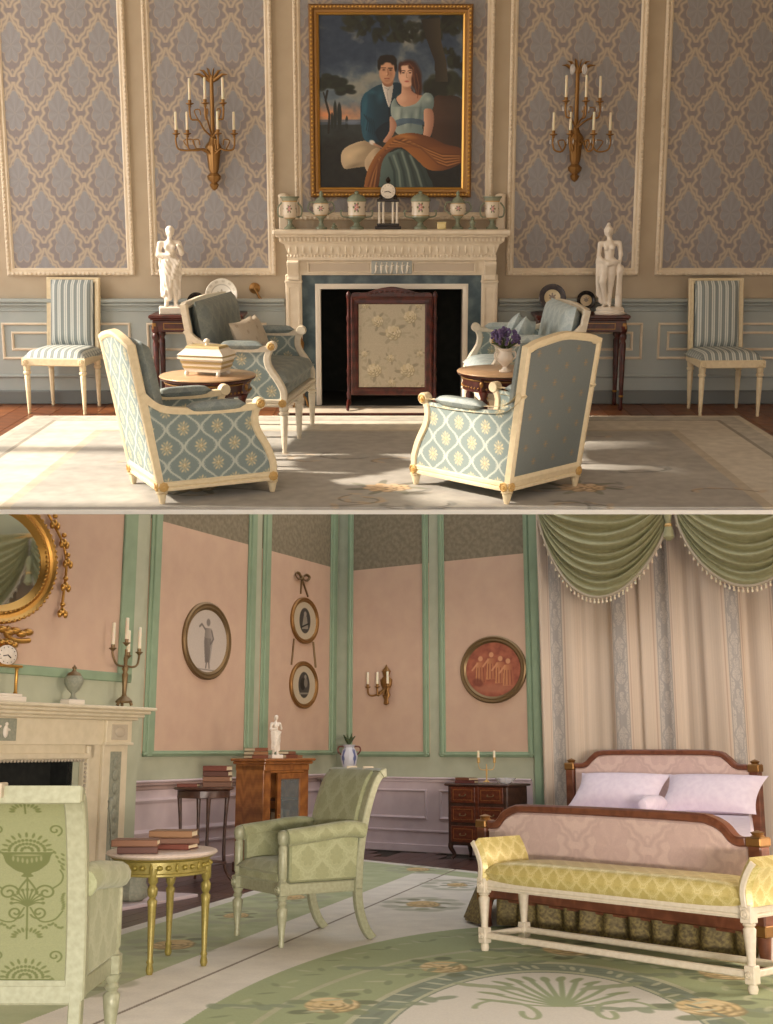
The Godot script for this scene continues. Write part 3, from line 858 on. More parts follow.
	s = mb()
	bx(s, Vector3(0, 3.45, 0.72), Vector3(9.2, 2.2, 0.05), 0)  # unseen board, added to shield the upper room from the strip light
	struct("added_board_3", s, M.chalk, "added board behind the viewer that keeps the strip light out of the upper room")
	s = mb()
	for xi in 6: bx(s, Vector3(0.45 + xi * 0.7, 5.1, 8.08), Vector3(0.03, 0.6, 0.03), 0.003)  # bars added about the strip light; no window stands here
	for y in [4.8, 5.4]: bx(s, Vector3(2.2, y, 8.08), Vector3(3.5, 0.03, 0.04), 0.003)
	struct("window_4", s, M.chalk, "bars added behind the viewer around the strip light")
	var wn := 1
	for r in [[-9.75, -8.05], [-7.9, -6.46]]:
		s = mb()
		for i in 4:
			var z: float = lerpf(r[0] + 0.02, r[1] - 0.02, i / 3.0)
			bx(s, Vector3(X, 2.05, z), Vector3(0.04, 3.2, 0.02), 0.004)
		for i in 5: bx(s, Vector3(X, 0.48 + i * 0.79, (r[0] + r[1]) / 2), Vector3(0.04, 0.02, r[1] - r[0]), 0.004)
		struct("window_%d" % wn, s, M.chalk)
		wn += 1

# ---------------------------------------------------------------- upper room: furniture
func turned_leg(h: float, r: float, seg := 12) -> SurfaceTool:
	# tapering fluted leg with collar and ball foot, its top at y = h
	var s := mb()
	lathe(s, [[0.0, 0.0], [r * 0.42, 0.0], [r * 0.5, h * 0.04], [r * 0.4, h * 0.08], [r * 0.5, h * 0.10], [r * 0.52, h * 0.12], [r * 0.86, h * 0.78], [r * 0.7, h * 0.80], [r * 1.1, h * 0.84], [r * 1.1, h * 0.87], [r * 0.8, h * 0.89], [r, h * 0.92], [r, h], [0.0, h]], seg * 2, ID, 0.05, 8)
	return s

func rosette(c: Vector3, r: float, dir := Vector3(0, 0, 1)) -> SurfaceTool:
	var s := mb()
	var b := Basis.looking_at(-dir, Vector3.UP) * Basis(Vector3.RIGHT, PI / 2)
	lathe(s, [[r, 0.0], [r, 0.006], [r * 0.8, 0.01], [r * 0.7, 0.005], [r * 0.35, 0.006], [r * 0.3, 0.013], [0.0, 0.016]], 16, Transform3D(b, c), 0.06, 8)
	return s

func side_chair(label: String, at: Vector3, turn: float) -> Node3D:
	var M := mats
	var t := thing("side_chair", label, "chair", at, turn, "striped side chairs against the dado")
	var w := 0.50; var d := 0.46; var h := 0.37
	for sx in [-1, 1]:
		for sz in [-1, 1]:
			var lg := turned_leg(h, 0.026)
			obj("leg", lg, M.paint_cream, t, Transform3D(Basis(), Vector3(sx * (w / 2 - 0.03 - (0.03 if sz < 0 else 0.0)), 0, sz * (d / 2 - 0.03))))
	var s := mb()
	prism(s, PackedVector2Array([Vector2(-w / 2, -d / 2), Vector2(w / 2, -d / 2), Vector2(w / 2 - 0.03, d / 2), Vector2(-w / 2 + 0.03, d / 2)]), h, h + 0.06, Transform3D(Basis(Vector3.RIGHT, -PI / 2), Vector3.ZERO), 0.006)
	obj("seat_rail", s, M.paint_cream, t)
	for sx in [-1, 1]: obj("rosette", rosette(Vector3(sx * (w / 2 - 0.03), h + 0.03, d / 2), 0.022), M.paint_cream, t)
	s = mb()
	pad(s, Vector3(0, h + 0.06, 0.0), Vector3(w - 0.02, 0.13, d - 0.02), ID, 0.0, 5.0, 0.45, 16)
	obj("seat", s, M.stripe, t)
	var bk := Transform3D(Basis(Vector3.RIGHT, deg_to_rad(-7)), Vector3(0, h + 0.02, -d / 2 + 0.03))
	s = mb()
	moulding(s, rect(-0.215, 0.0, 0.215, 0.60), [[0, -0.016], [0, 0.010], [-0.008, 0.018], [-0.02, 0.014], [-0.034, 0.014], [-0.042, 0.006], [-0.042, -0.016], [0, -0.016]], true, bk * Transform3D(Basis(), Vector3(0, 0.02, 0)))
	var fr := obj("back_frame", s, M.paint_cream, t)
	s = mb()
	pad(s, Vector3(0, 0.03, -0.345), Vector3(0.345, 0.075, 0.51), bk * Transform3D(Basis(Vector3.RIGHT, PI / 2), Vector3.ZERO), 0, 6.0, 0.4, 12)
	obj("back_pad", s, M.stripe, t)
	s = mb()
	bx(s, Vector3(0, 0.32, -0.008), Vector3(0.36, 0.54, 0.008), 0, bk)
	obj("back_lining", s, M.plainblue, t)
	return t

func bergere(n: String, label: String, at: Vector3, turn: float, group: String, w: float, d: float, leg: float, lift: float, back_h: float, side: Material, outer: Material, inner: Material, wood: Material, lean := 11.0) -> Node3D:
	# upholstered armchair or settee; leg: height under the rail, lift: extra height of the arms
	var M := mats
	var t := thing(n, label, "settee" if w > 0.9 else "armchair", at, turn, group)
	var y0 := leg
	var legs := [-1, 1] if w < 0.9 else [-1, 0, 1]
	for sx in legs:
		for sz in [-1, 1]:
			obj("leg", turned_leg(y0 + 0.002, 0.03), wood, t, Transform3D(Basis(), Vector3(sx * (w / 2 - 0.025), 0, sz * (d / 2 - 0.025))))
	var s := mb()
	var flat := Transform3D(Basis(Vector3.RIGHT, -PI / 2), Vector3.ZERO)
	moulding(s, rect(-w / 2, -d / 2, w / 2, d / 2), [[-0.05, y0], [-0.002, y0], [0, y0 + 0.008], [0, y0 + 0.018], [-0.006, y0 + 0.022], [0, y0 + 0.028], [0, y0 + 0.044], [-0.008, y0 + 0.05], [-0.05, y0 + 0.05], [-0.05, y0]], true, flat)
	obj("seat_rail", s, wood, t)
	for sx in [-1, 1]:
		for sz in [-1, 1]:
			obj("rosette", rosette(Vector3(sx * w / 2, y0 + 0.025, sz * (d / 2 - 0.028)), 0.026, Vector3(sx, 0, 0)), M.giltpaint, t)
		obj("rosette", rosette(Vector3(sx * (w / 2 - 0.028), y0 + 0.025, -d / 2), 0.026, Vector3(0, 0, -1)), M.giltpaint, t)
	# seat
	s = mb()
	bx(s, Vector3(0, y0 + 0.09, 0.0), Vector3(w - 0.05, 0.10, d - 0.06), 0.02)
	pad(s, Vector3(0, y0 + 0.15, 0.02), Vector3(w - 0.07, 0.16, d - 0.04), ID, 0, 5.0, 0.4, 16)
	obj("seat_cushion", s, inner, t)
	# raked back: frame with an arched crest
	var bk := Transform3D(Basis(Vector3.RIGHT, deg_to_rad(-lean)), Vector3(0, y0 + 0.04, -d / 2 + 0.02))
	var hw := w / 2
	var H := back_h
	var cr := 1.0 if w < 0.9 else 0.25
	var arch := []
	for q in spline([Vector2(hw, H - 0.03), Vector2(hw - 0.04, H - 0.02), Vector2(hw - 0.09, H - 0.02 + 0.016 * cr), Vector2(0.07, H - 0.015 + 0.035 * cr), Vector2(0, H - 0.015 + 0.039 * cr), Vector2(-0.07, H - 0.015 + 0.035 * cr), Vector2(-hw + 0.09, H - 0.02 + 0.016 * cr), Vector2(-hw + 0.04, H - 0.02), Vector2(-hw, H - 0.03)], 3): arch.append(q)
	var path := PackedVector2Array([Vector2(-hw + 0.01, 0), Vector2(hw - 0.01, 0)])
	for q in arch: path.append(q)
	s = mb()
	moulding(s, path, [[0, -0.022], [0, 0.014], [-0.008, 0.022], [-0.018, 0.02], [-0.03, 0.022], [-0.045, 0.012], [-0.045, -0.012], [-0.036, -0.02], [-0.02, -0.026], [0, -0.022]], true, bk)
	obj("back_frame", s, wood, t)
	var inn := PackedVector2Array()
	for q in path: inn.append(Vector2(q.x * (1 - 0.036 / hw), clampf(q.y - 0.035, 0.04, H + 0.01) if absf(q.x) < hw - 0.05 else clampf(q.y - 0.035, 0.04, H - 0.06)))
	s = mb()
	prism(s, inn, -0.016, -0.004, bk)
	obj("back_panel", s, outer, t)
	s = mb()
	pad(s, Vector3(0, 0.066, -H * 0.53), Vector3(w - 0.10, 0.13, H * 0.86), bk * Transform3D(Basis(Vector3.RIGHT, PI / 2), Vector3.ZERO), 0, 6.0, 0.4, 14)
	obj("back_pad", s, inner, t)
	# arms: S-shaped post, swept rail, scroll; side panel below; pad on top
	var L := lift
	for sx in [-1, 1]:
		var X: float = sx * (w / 2 - 0.022)
		var tf := Transform3D(Basis(Vector3(0, 0, 1), Vector3(0, 1, 0), Vector3(-1, 0, 0)), Vector3(X, 0, 0))
		var rail := spline([Vector2(-d / 2 - 0.07, y0 + 0.50 + L), Vector2(-d / 2 + 0.0, y0 + 0.435 + L), Vector2(-d / 2 + 0.10, y0 + 0.40 + L), Vector2(0.02, y0 + 0.385 + L), Vector2(d / 2 - 0.12, y0 + 0.39 + L), Vector2(d / 2 - 0.09, y0 + 0.40 + L)], 4)
		var post := spline([Vector2(d / 2 - 0.10, y0 + 0.40 + L), Vector2(d / 2 - 0.125, y0 + 0.34 + L), Vector2(d / 2 - 0.115, y0 + 0.27 + L * 0.8), Vector2(d / 2 - 0.06, y0 + 0.18 + L * 0.5), Vector2(d / 2 - 0.025, y0 + 0.10), Vector2(d / 2 - 0.025, y0 + 0.03)], 4)
		s = mb()
		prism(s, strip(rail, 0.036), -0.022, 0.022, tf, 0.007, 0.9)
		prism(s, strip(post, 0.042), -0.022, 0.022, tf, 0.007, 0.9)
		lathe(s, [[0.0, -0.026], [0.03, -0.026], [0.033, -0.02], [0.033, 0.02], [0.03, 0.026], [0.0, 0.026]], 16, tf * Transform3D(Basis(Vector3.RIGHT, PI / 2), Vector3(d / 2 - 0.095, y0 + 0.405 + L, 0)))
		var arm := obj("arm", s, wood, t)
		obj("rosette", rosette(Vector3(X + sx * 0.025, y0 + 0.405 + L, d / 2 - 0.095), 0.024, Vector3(sx, 0, 0)), M.giltpaint, arm)
		var poly := PackedVector2Array([Vector2(d / 2 - 0.03, y0 + 0.045), Vector2(-d / 2 + 0.03, y0 + 0.045), Vector2(-d / 2 - 0.045, y0 + 0.46 + L)])
		for i in range(4, rail.size() - 3): poly.append(rail[i])
		for i in range(3, post.size() - 4): poly.append(post[i])
		s = mb()
		prism(s, poly, -0.012, 0.012, tf)
		obj("side_panel", s, side, t)
		s = mb()
		pad(s, Vector3(X, y0 + 0.41 + L, 0.0), Vector3(0.062, 0.06, d * 0.48), ID, 0, 4.0, 0.5, 10)
		obj("arm_pad", s, M.bluesilk if inner == M.bluesilk else inner, t)
	return t

func scatter_pillow(label: String, at: Vector3, rot: Vector3, size: float, m: Material):
	var s := mb()
	pad(s, Vector3.ZERO, Vector3(size, size * 0.42, size), ID, 0.12, 2.6, 0.55, 14)
	var o := one("scatter_cushion", s, m, label, "cushion", at, 0, "scatter cushions on the settees")
	o.transform = XF * Transform3D(Basis.from_euler(rot), at)

func gueridon(label: String, at: Vector3, turn: float) -> Node3D:
	var M := mats
	var t := thing("round_table", label, "table", at, turn, "round mahogany tables")
	var h := 0.55; var r := 0.292
	var s := mb()
	lathe(s, [[0.0, h - 0.012], [r - 0.02, h - 0.012], [r - 0.004, h - 0.010], [r, h - 0.006], [r, h - 0.004], [r - 0.004, h], [0.0, h]], 40)
	obj("table_top", s, M.tan, t)
	s = mb()
	lathe(s, [[r - 0.05, h - 0.115], [r - 0.035, h - 0.11], [r - 0.035, h - 0.03], [r - 0.006, h - 0.022], [r - 0.002, h - 0.013], [r - 0.03, h - 0.012]], 40)
	obj("apron", s, M.mahog, t)
	s = mb()
	var ring := []
	for k in 40: ring.append(Vector3(sin(TAU * k / 40) * (r - 0.033), h - 0.04, cos(TAU * k / 40) * (r - 0.033)))
	tube(s, ring, 0.006, 5, true)
	for k in 56: ell(s, Vector3(sin(TAU * k / 56) * (r - 0.034), h - 0.088, cos(TAU * k / 56) * (r - 0.034)), Vector3(0.008, 0.008, 0.006), 5, 4)
	obj("brass_gallery", s, M.oldgilt, t)
	for k in 4:
		var a := TAU * (k + 0.5) / 4
		var p := Vector3(sin(a), 0, cos(a)) * (r - 0.05)
		s = mb()
		bx(s, p + Vector3(0, h - 0.07, 0), Vector3(0.05, 0.09, 0.05), 0.005)
		lathe(s, [[0.0, 0.0], [0.012, 0.0], [0.018, 0.02], [0.012, 0.045], [0.013, 0.06], [0.022, 0.30], [0.028, 0.38], [0.018, 0.40], [0.026, 0.42], [0.034, 0.445], [0.02, 0.455], [0.0, 0.46]], 12, Transform3D(Basis(), p))
		var lg := obj("leg", s, M.mahog, t)
		s = mb()
		var dir := Vector3(sin(a), 0, cos(a))
		ell(s, p + dir * 0.026 + Vector3(0, h - 0.06, 0), Vector3(0.014, 0.022, 0.014), 8, 6)
		lathe(s, [[0.0, 0.0], [0.015, 0.001], [0.02, 0.018], [0.014, 0.03]], 10, Transform3D(Basis(), p))
		obj("brass_mount", s, M.oldgilt, lg)
	s = mb()
	lathe(s, [[0.0, 0.12], [0.16, 0.12], [0.165, 0.127], [0.16, 0.134], [0.0, 0.134]], 28)
	for k in 4:
		var a := TAU * (k + 0.5) / 4
		tube(s, [Vector3(sin(a) * 0.14, 0.127, cos(a) * 0.14), Vector3(sin(a) * (r - 0.06), 0.127, cos(a) * (r - 0.06))], 0.008, 6)
	obj("undershelf", s, M.mahog, t)
	return t

func console(label: String, at: Vector3) -> Node3D:
	var M := mats
	var t := thing("console_table", label, "table", at, 0.0, "mahogany console tables under the statues")
	var w := 0.72; var d := 0.36; var h := 0.74
	var s := mb()
	bx(s, Vector3(0, h - 0.0125, 0), Vector3(w, 0.025, d), 0.006)
	bx(s, Vector3(0, h - 0.032, 0), Vector3(w - 0.02, 0.014, d - 0.02), 0.004)
	obj("table_top", s, M.mahog, t)
	s = mb()
	bx(s, Vector3(0, h - 0.085, 0), Vector3(w - 0.05, 0.09, d - 0.05), 0.004)
	var ap := obj("apron", s, M.mahog, t)
	s = mb()
	moulding(s, rect(-0.25, h - 0.11, 0.25, h - 0.06), [[0, 0], [0, 0.005], [-0.006, 0.005], [-0.006, 0]], true, Transform3D(Basis(), Vector3(0, 0, d / 2 - 0.025)))
	for x in [-0.32, 0.32]: bx(s, Vector3(x, h - 0.085, d / 2 - 0.022), Vector3(0.03, 0.05, 0.008), 0.003)
	obj("brass_inlay", s, M.oldgilt, ap)
	for sx in [-1, 1]:
		for sz in [-1, 1]:
			s = mb()
			var p := Vector3(sx * (w / 2 - 0.045), 0, sz * (d / 2 - 0.045))
			lathe(s, [[0.0, 0.0], [0.012, 0.0], [0.018, 0.02], [0.013, 0.05], [0.015, 0.10], [0.024, 0.52], [0.017, 0.54], [0.028, 0.56], [0.028, 0.585], [0.02, 0.60], [0.03, 0.615], [0.03, 0.655], [0.0, 0.655]], 16, Transform3D(Basis(), p), 0.06, 8)
			var lg := obj("leg", s, M.mahog, t)
			s = mb()
			lathe(s, [[0.016, 0.105], [0.021, 0.112], [0.016, 0.12]], 12, Transform3D(Basis(), p))
			obj("brass_ring", s, M.gilt, lg)
	return t

func figure(kind: int) -> SurfaceTool:
	# standing marble figure 0.62 m tall on a small plinth; 0: wrapped in a mantle, 1: half draped with a pillar
	var s := mb()
	var B := []
	var V := func(x, y, z): return Vector3(x, y, z) * 0.62 + Vector3(0, 0.045, 0)
	var add := func(a, b, ra, rb): B.append([a, b, ra * 0.62, rb * 0.62])
	var hx := 0.012 if kind == 0 else -0.02
	# head with face, hair and neck
	add.call(V.call(hx, 0.915, 0.012), V.call(hx, 0.955, 0.008), 0.038, 0.050)
	add.call(V.call(hx, 0.955, -0.02), V.call(hx, 0.945, -0.05), 0.047, 0.034)
	add.call(V.call(hx, 0.925, 0.056), V.call(hx, 0.938, 0.054), 0.009, 0.006)
	add.call(V.call(hx - 0.04, 0.95, 0.0), V.call(hx - 0.035, 0.90, -0.02), 0.016, 0.014)
	add.call(V.call(hx + 0.04, 0.95, 0.0), V.call(hx + 0.035, 0.90, -0.02), 0.016, 0.014)
	if kind == 1:
		add.call(V.call(hx - 0.005, 0.99, -0.02), V.call(hx, 1.025, -0.03), 0.030, 0.020)
	add.call(V.call(0, 0.82, -0.012), V.call(hx, 0.90, -0.004), 0.030, 0.026)
	# trunk
	add.call(V.call(-0.085, 0.785, -0.01), V.call(0.085, 0.795, -0.01), 0.034, 0.034)
	add.call(V.call(0, 0.765, 0), V.call(0.0, 0.69, 0.0), 0.066, 0.056)
	add.call(V.call(-0.04, 0.745, 0.045), V.call(-0.038, 0.735, 0.05), 0.032, 0.028)
	add.call(V.call(0.04, 0.75, 0.045), V.call(0.038, 0.74, 0.05), 0.032, 0.028)
	add.call(V.call(0.0, 0.69, 0.0), V.call(0.0, 0.63, 0.005), 0.056, 0.054)
	add.call(V.call(-0.03, 0.55, 0.0), V.call(0.035, 0.56, 0.0), 0.066, 0.066)
	if kind == 0:
		add.call(V.call(-0.035, 0.55, 0.01), V.call(-0.05, 0.30, 0.045), 0.075, 0.056)
		add.call(V.call(-0.05, 0.30, 0.045), V.call(-0.06, 0.04, 0.0), 0.050, 0.024)
		add.call(V.call(0.04, 0.55, 0.0), V.call(0.05, 0.30, 0.02), 0.075, 0.054)
		add.call(V.call(0.05, 0.30, 0.02), V.call(0.055, 0.04, 0.0), 0.046, 0.024)
		add.call(V.call(-0.06, 0.04, 0.0), V.call(-0.075, 0.02, 0.06), 0.024, 0.018)
		add.call(V.call(0.055, 0.04, 0.0), V.call(0.075, 0.02, 0.05), 0.024, 0.018)
		# arms folded, one hand raised to the shoulder
		add.call(V.call(-0.115, 0.785, -0.005), V.call(-0.14, 0.65, 0.0), 0.036, 0.030)
		add.call(V.call(-0.14, 0.65, 0.0), V.call(0.0, 0.655, 0.085), 0.030, 0.020)
		add.call(V.call(0.115, 0.79, -0.005), V.call(0.145, 0.67, 0.02), 0.034, 0.030)
		add.call(V.call(0.145, 0.67, 0.02), V.call(0.10, 0.77, 0.08), 0.028, 0.018)
		# mantle: roll at the waist, falls in front and down one side
		add.call(V.call(-0.125, 0.66, 0.02), V.call(0.10, 0.57, 0.07), 0.028, 0.026)
		add.call(V.call(0.10, 0.57, 0.06), V.call(-0.08, 0.17, 0.08), 0.028, 0.020)
		add.call(V.call(0.06, 0.52, 0.07), V.call(-0.03, 0.20, 0.085), 0.022, 0.016)
		add.call(V.call(-0.11, 0.6, 0.0), V.call(-0.10, 0.15, 0.03), 0.032, 0.024)
		add.call(V.call(0.115, 0.56, 0.0), V.call(0.10, 0.12, 0.01), 0.028, 0.020)
		add.call(V.call(-0.02, 0.45, 0.03), V.call(-0.03, 0.13, 0.045), 0.06, 0.045)
	else:
		add.call(V.call(-0.045, 0.54, 0.01), V.call(-0.065, 0.33, 0.075), 0.064, 0.046)
		add.call(V.call(-0.065, 0.33, 0.075), V.call(-0.03, 0.06, 0.0), 0.042, 0.022)
		add.call(V.call(0.04, 0.54, 0.0), V.call(0.025, 0.30, 0.015), 0.062, 0.044)
		add.call(V.call(0.025, 0.30, 0.015), V.call(0.02, 0.05, 0.0), 0.040, 0.022)
		add.call(V.call(-0.03, 0.05, 0.0), V.call(-0.055, 0.025, 0.06), 0.022, 0.017)
		add.call(V.call(0.02, 0.045, 0.0), V.call(0.03, 0.025, 0.06), 0.022, 0.017)
		add.call(V.call(-0.115, 0.785, -0.005), V.call(-0.128, 0.64, -0.01), 0.032, 0.026)
		add.call(V.call(-0.128, 0.64, -0.01), V.call(-0.075, 0.57, 0.075), 0.025, 0.018)
		add.call(V.call(0.115, 0.795, -0.005), V.call(0.138, 0.66, 0.0), 0.032, 0.026)
		add.call(V.call(0.138, 0.66, 0.0), V.call(0.125, 0.52, 0.02), 0.025, 0.018)
		# cloth slung round the hips and falling at her right side
		add.call(V.call(-0.125, 0.60, 0.02), V.call(0.0, 0.545, 0.075), 0.030, 0.026)
		add.call(V.call(0.0, 0.545, 0.075), V.call(0.10, 0.575, 0.04), 0.026, 0.024)
		add.call(V.call(-0.13, 0.58, 0.0), V.call(-0.125, 0.16, -0.02), 0.034, 0.024)
		add.call(V.call(-0.10, 0.52, -0.02), V.call(-0.085, 0.08, -0.04), 0.036, 0.030)
		add.call(V.call(-0.05, 0.50, -0.05), V.call(-0.04, 0.06, -0.05), 0.036, 0.034)
		add.call(V.call(0.14, 0.49, 0.0), V.call(0.135, 0.46, 0.0), 0.046, 0.044)
		add.call(V.call(0.135, 0.46, 0.0), V.call(0.13, 0.04, 0.0), 0.034, 0.044)
		add.call(V.call(0.12, 0.45, 0.035), V.call(0.11, 0.18, 0.035), 0.018, 0.014)
	var rip := func(p: Vector3) -> float:
		if kind == 0: return 0.0028 * sin((p.x + p.z * 0.6 + (p.y - 0.3) * (0.6 if p.y > 0.28 else 0.2)) * 210.0) * (1.0 if p.y < 0.44 and p.y > 0.13 else 0.0)
		return 0.0025 * sin((p.x + p.z + p.y * 0.15) * 230.0) * (1.0 if p.y < 0.40 and p.x < -0.05 and p.z < 0.02 else 0.0)
	nets(s, B, 0.0062, 0.011, rip)
	if kind == 0: bx(s, Vector3(0, 0.028, 0.01), Vector3(0.19, 0.056, 0.17), 0.006)
	else: lathe(s, [[0.0, 0.0], [0.115, 0.0], [0.12, 0.012], [0.105, 0.024], [0.11, 0.036], [0.095, 0.05], [0.0, 0.05]], 24, Transform3D(Basis.from_scale(Vector3(1, 1.1, 0.8)), Vector3(0.02, 0, 0)))
	return s

func candle(parent: Node, p: Vector3, h: float, r: float, wax: Material):
	var s := mb()
	lathe(s, [[r, 0.0], [r * 0.95, h * 0.6], [r * 0.88, h - 0.004], [r * 0.6, h], [0.0, h - 0.002]], 10, Transform3D(Basis(), p))
	obj("candle", s, wax, parent)

func sconce(label: String, at: Vector3, ups: Array, lows: Array, hu: float, hl: float, crystal: bool, sc := 1.0):
	var M := mats
	var t := thing("wall_sconce", label, "sconce", at, 0.0, "gilt wall sconces beside the portrait")
	var s := mb()
	# tapering stem, half round against the wall, with a bud below
	lathe(s, [[0.0, 0.0], [0.02, 0.015], [0.034, 0.045], [0.02, 0.06], [0.045, 0.085], [0.05, 0.11], [0.026, 0.135], [0.036, 0.16], [0.046, 0.26], [0.058, 0.33], [0.05, 0.345], [0.03, 0.37], [0.016, 0.42], [0.013, 0.85], [0.0, 0.86]], 16, Transform3D(Basis.from_scale(Vector3(1, 1, 0.7)), Vector3(0, 0, 0.045)), 0.09, 8)
	obj("stem", s, M.oldgilt, t)
	for k in 6:
		var a := deg_to_rad(-52 + k * 21)
		s = mb()
		var d := Vector3(sin(a), cos(a), 0)
		tube(s, [Vector3(0, 0.80, 0.04), Vector3(0, 0.80, 0.045) + d * 0.05, Vector3(0, 0.80, 0.06) + d * 0.10 + Vector3(sin(a) * 0.01, 0, 0.01), Vector3(0, 0.79, 0.075) + d * 0.13 + Vector3(sin(a) * 0.03, -0.01, 0.01)], [0.006, 0.016, 0.012, 0.002], 6, false, 0.4)
		obj("plume_leaf", s, M.oldgilt, t)
	var arms := []
	for x in ups: arms.append([x, hu, 0.40])
	for x in lows: arms.append([x, hl, 0.26])
	for a in arms:
		var x: float = a[0]; var y: float = a[1]
		var zz := 0.11 if absf(x) > 0.12 else 0.17
		s = mb()
		tube(s, spline([Vector3(0, a[2], 0.06), Vector3(x * 0.35, a[2] + 0.05, 0.09), Vector3(x * 0.6, y - 0.13, zz), Vector3(x * 0.95, y - 0.12, zz), Vector3(x * 1.02, y - 0.05, zz), Vector3(x, y - 0.03, zz)], 4), 0.0075, 6)
		tube(s, spline([Vector3(x * 0.6, y - 0.13, zz), Vector3(x * 0.8, y - 0.06, zz), Vector3(x * 0.55, y - 0.05, zz), Vector3(x * 0.5, y - 0.09, zz)], 3), 0.005, 5)
		var ar := obj("arm", s, M.oldgilt, t)
		s = mb()
		lathe(s, [[0.004, -0.035], [0.012, -0.03], [0.01, -0.018], [0.03, -0.008], [0.03, -0.003], [0.012, 0.0], [0.014, 0.018], [0.011, 0.022]], 12, Transform3D(Basis(), Vector3(x, y, zz)))
		obj("drip_pan", s, M.oldgilt, ar)
		candle(ar, Vector3(x, y + 0.015, zz), 0.165 if y > 0.5 else 0.14, 0.0105, M.wax)
		if crystal:
			s = mb()
			for j in 3: ell(s, Vector3(x + (j - 1) * 0.022, y - 0.06 - 0.012 * (j % 2), zz), Vector3(0.007, 0.022, 0.007), 6, 5)
			obj("crystal_drop", s, M.crystal, ar)
	if crystal:
		s = mb()
		for j in 2: ell(s, Vector3((j - 0.5) * 0.09, 0.83, 0.09), Vector3(0.022, 0.04, 0.014), 8, 6)
		obj("crystal_plume", s, M.crystal, t)

func mantel_vase(kind: int, label: String, x: float):
	var M := mats
	var t := thing("mantel_vase", label, "vase", Vector3(x, 1.381, -9.76), 0.0, "porcelain garniture on the upper mantelpiece")
	var s := mb()
	var hand := []
	if kind == 0:
		lathe(s, [[0.0, 0.0], [0.045, 0.0], [0.046, 0.012], [0.03, 0.02], [0.016, 0.045], [0.02, 0.07]], 20)
		obj("foot", s, M.celadon, t)
		s = mb()
		lathe(s, [[0.02, 0.065], [0.05, 0.09], [0.056, 0.13], [0.05, 0.17], [0.052, 0.20], [0.066, 0.235]], 20)
		obj("body", s, M.porcelain, t)
		s = mb()
		lathe(s, [[0.066, 0.232], [0.074, 0.238], [0.073, 0.246], [0.06, 0.243], [0.05, 0.21], [0.0, 0.2]], 20)
		obj("rim", s, M.celadon, t)
		hand = [Vector2(0.05, 0.09), Vector2(0.085, 0.10), Vector2(0.09, 0.16), Vector2(0.06, 0.20)]
	elif kind == 1:
		lathe(s, [[0.0, 0.0], [0.044, 0.0], [0.044, 0.014], [0.026, 0.022], [0.013, 0.05], [0.02, 0.075], [0.03, 0.085]], 20)
		obj("foot", s, M.celadon, t)
		s = mb()
		lathe(s, [[0.03, 0.083], [0.056, 0.12], [0.064, 0.155], [0.06, 0.185], [0.042, 0.205]], 20)
		obj("body", s, M.porcelain, t)
		s = mb()
		lathe(s, [[0.048, 0.203], [0.05, 0.21], [0.032, 0.232], [0.014, 0.243], [0.011, 0.258], [0.017, 0.268], [0.008, 0.282], [0.0, 0.292]], 20)
		obj("lid", s, M.celadon, t)
		hand = [Vector2(0.05, 0.11), Vector2(0.10, 0.15), Vector2(0.085, 0.2), Vector2(0.045, 0.20)]
	else:
		lathe(s, [[0.0, 0.0], [0.052, 0.0], [0.052, 0.014], [0.028, 0.028], [0.02, 0.05], [0.045, 0.07], [0.078, 0.09]], 20)
		obj("foot", s, M.celadon, t)
		s = mb()
		lathe(s, [[0.07, 0.09], [0.068, 0.12], [0.07, 0.20], [0.074, 0.212]], 20)
		obj("body", s, M.porcelain, t)
		s = mb()
		lathe(s, [[0.076, 0.21], [0.077, 0.218], [0.06, 0.245], [0.03, 0.262], [0.014, 0.267], [0.016, 0.28], [0.0, 0.29]], 20)
		obj("lid", s, M.celadon, t)
		hand = [Vector2(0.07, 0.09), Vector2(0.115, 0.10), Vector2(0.12, 0.14), Vector2(0.105, 0.135)]
	for sx in [-1, 1]:
		s = mb()
		var pts := []
		for q in hand: pts.append(Vector3(q.x * sx, q.y, 0))
		tube(s, spline(pts, 4), 0.006, 6)
		obj("handle", s, M.celadon, t)

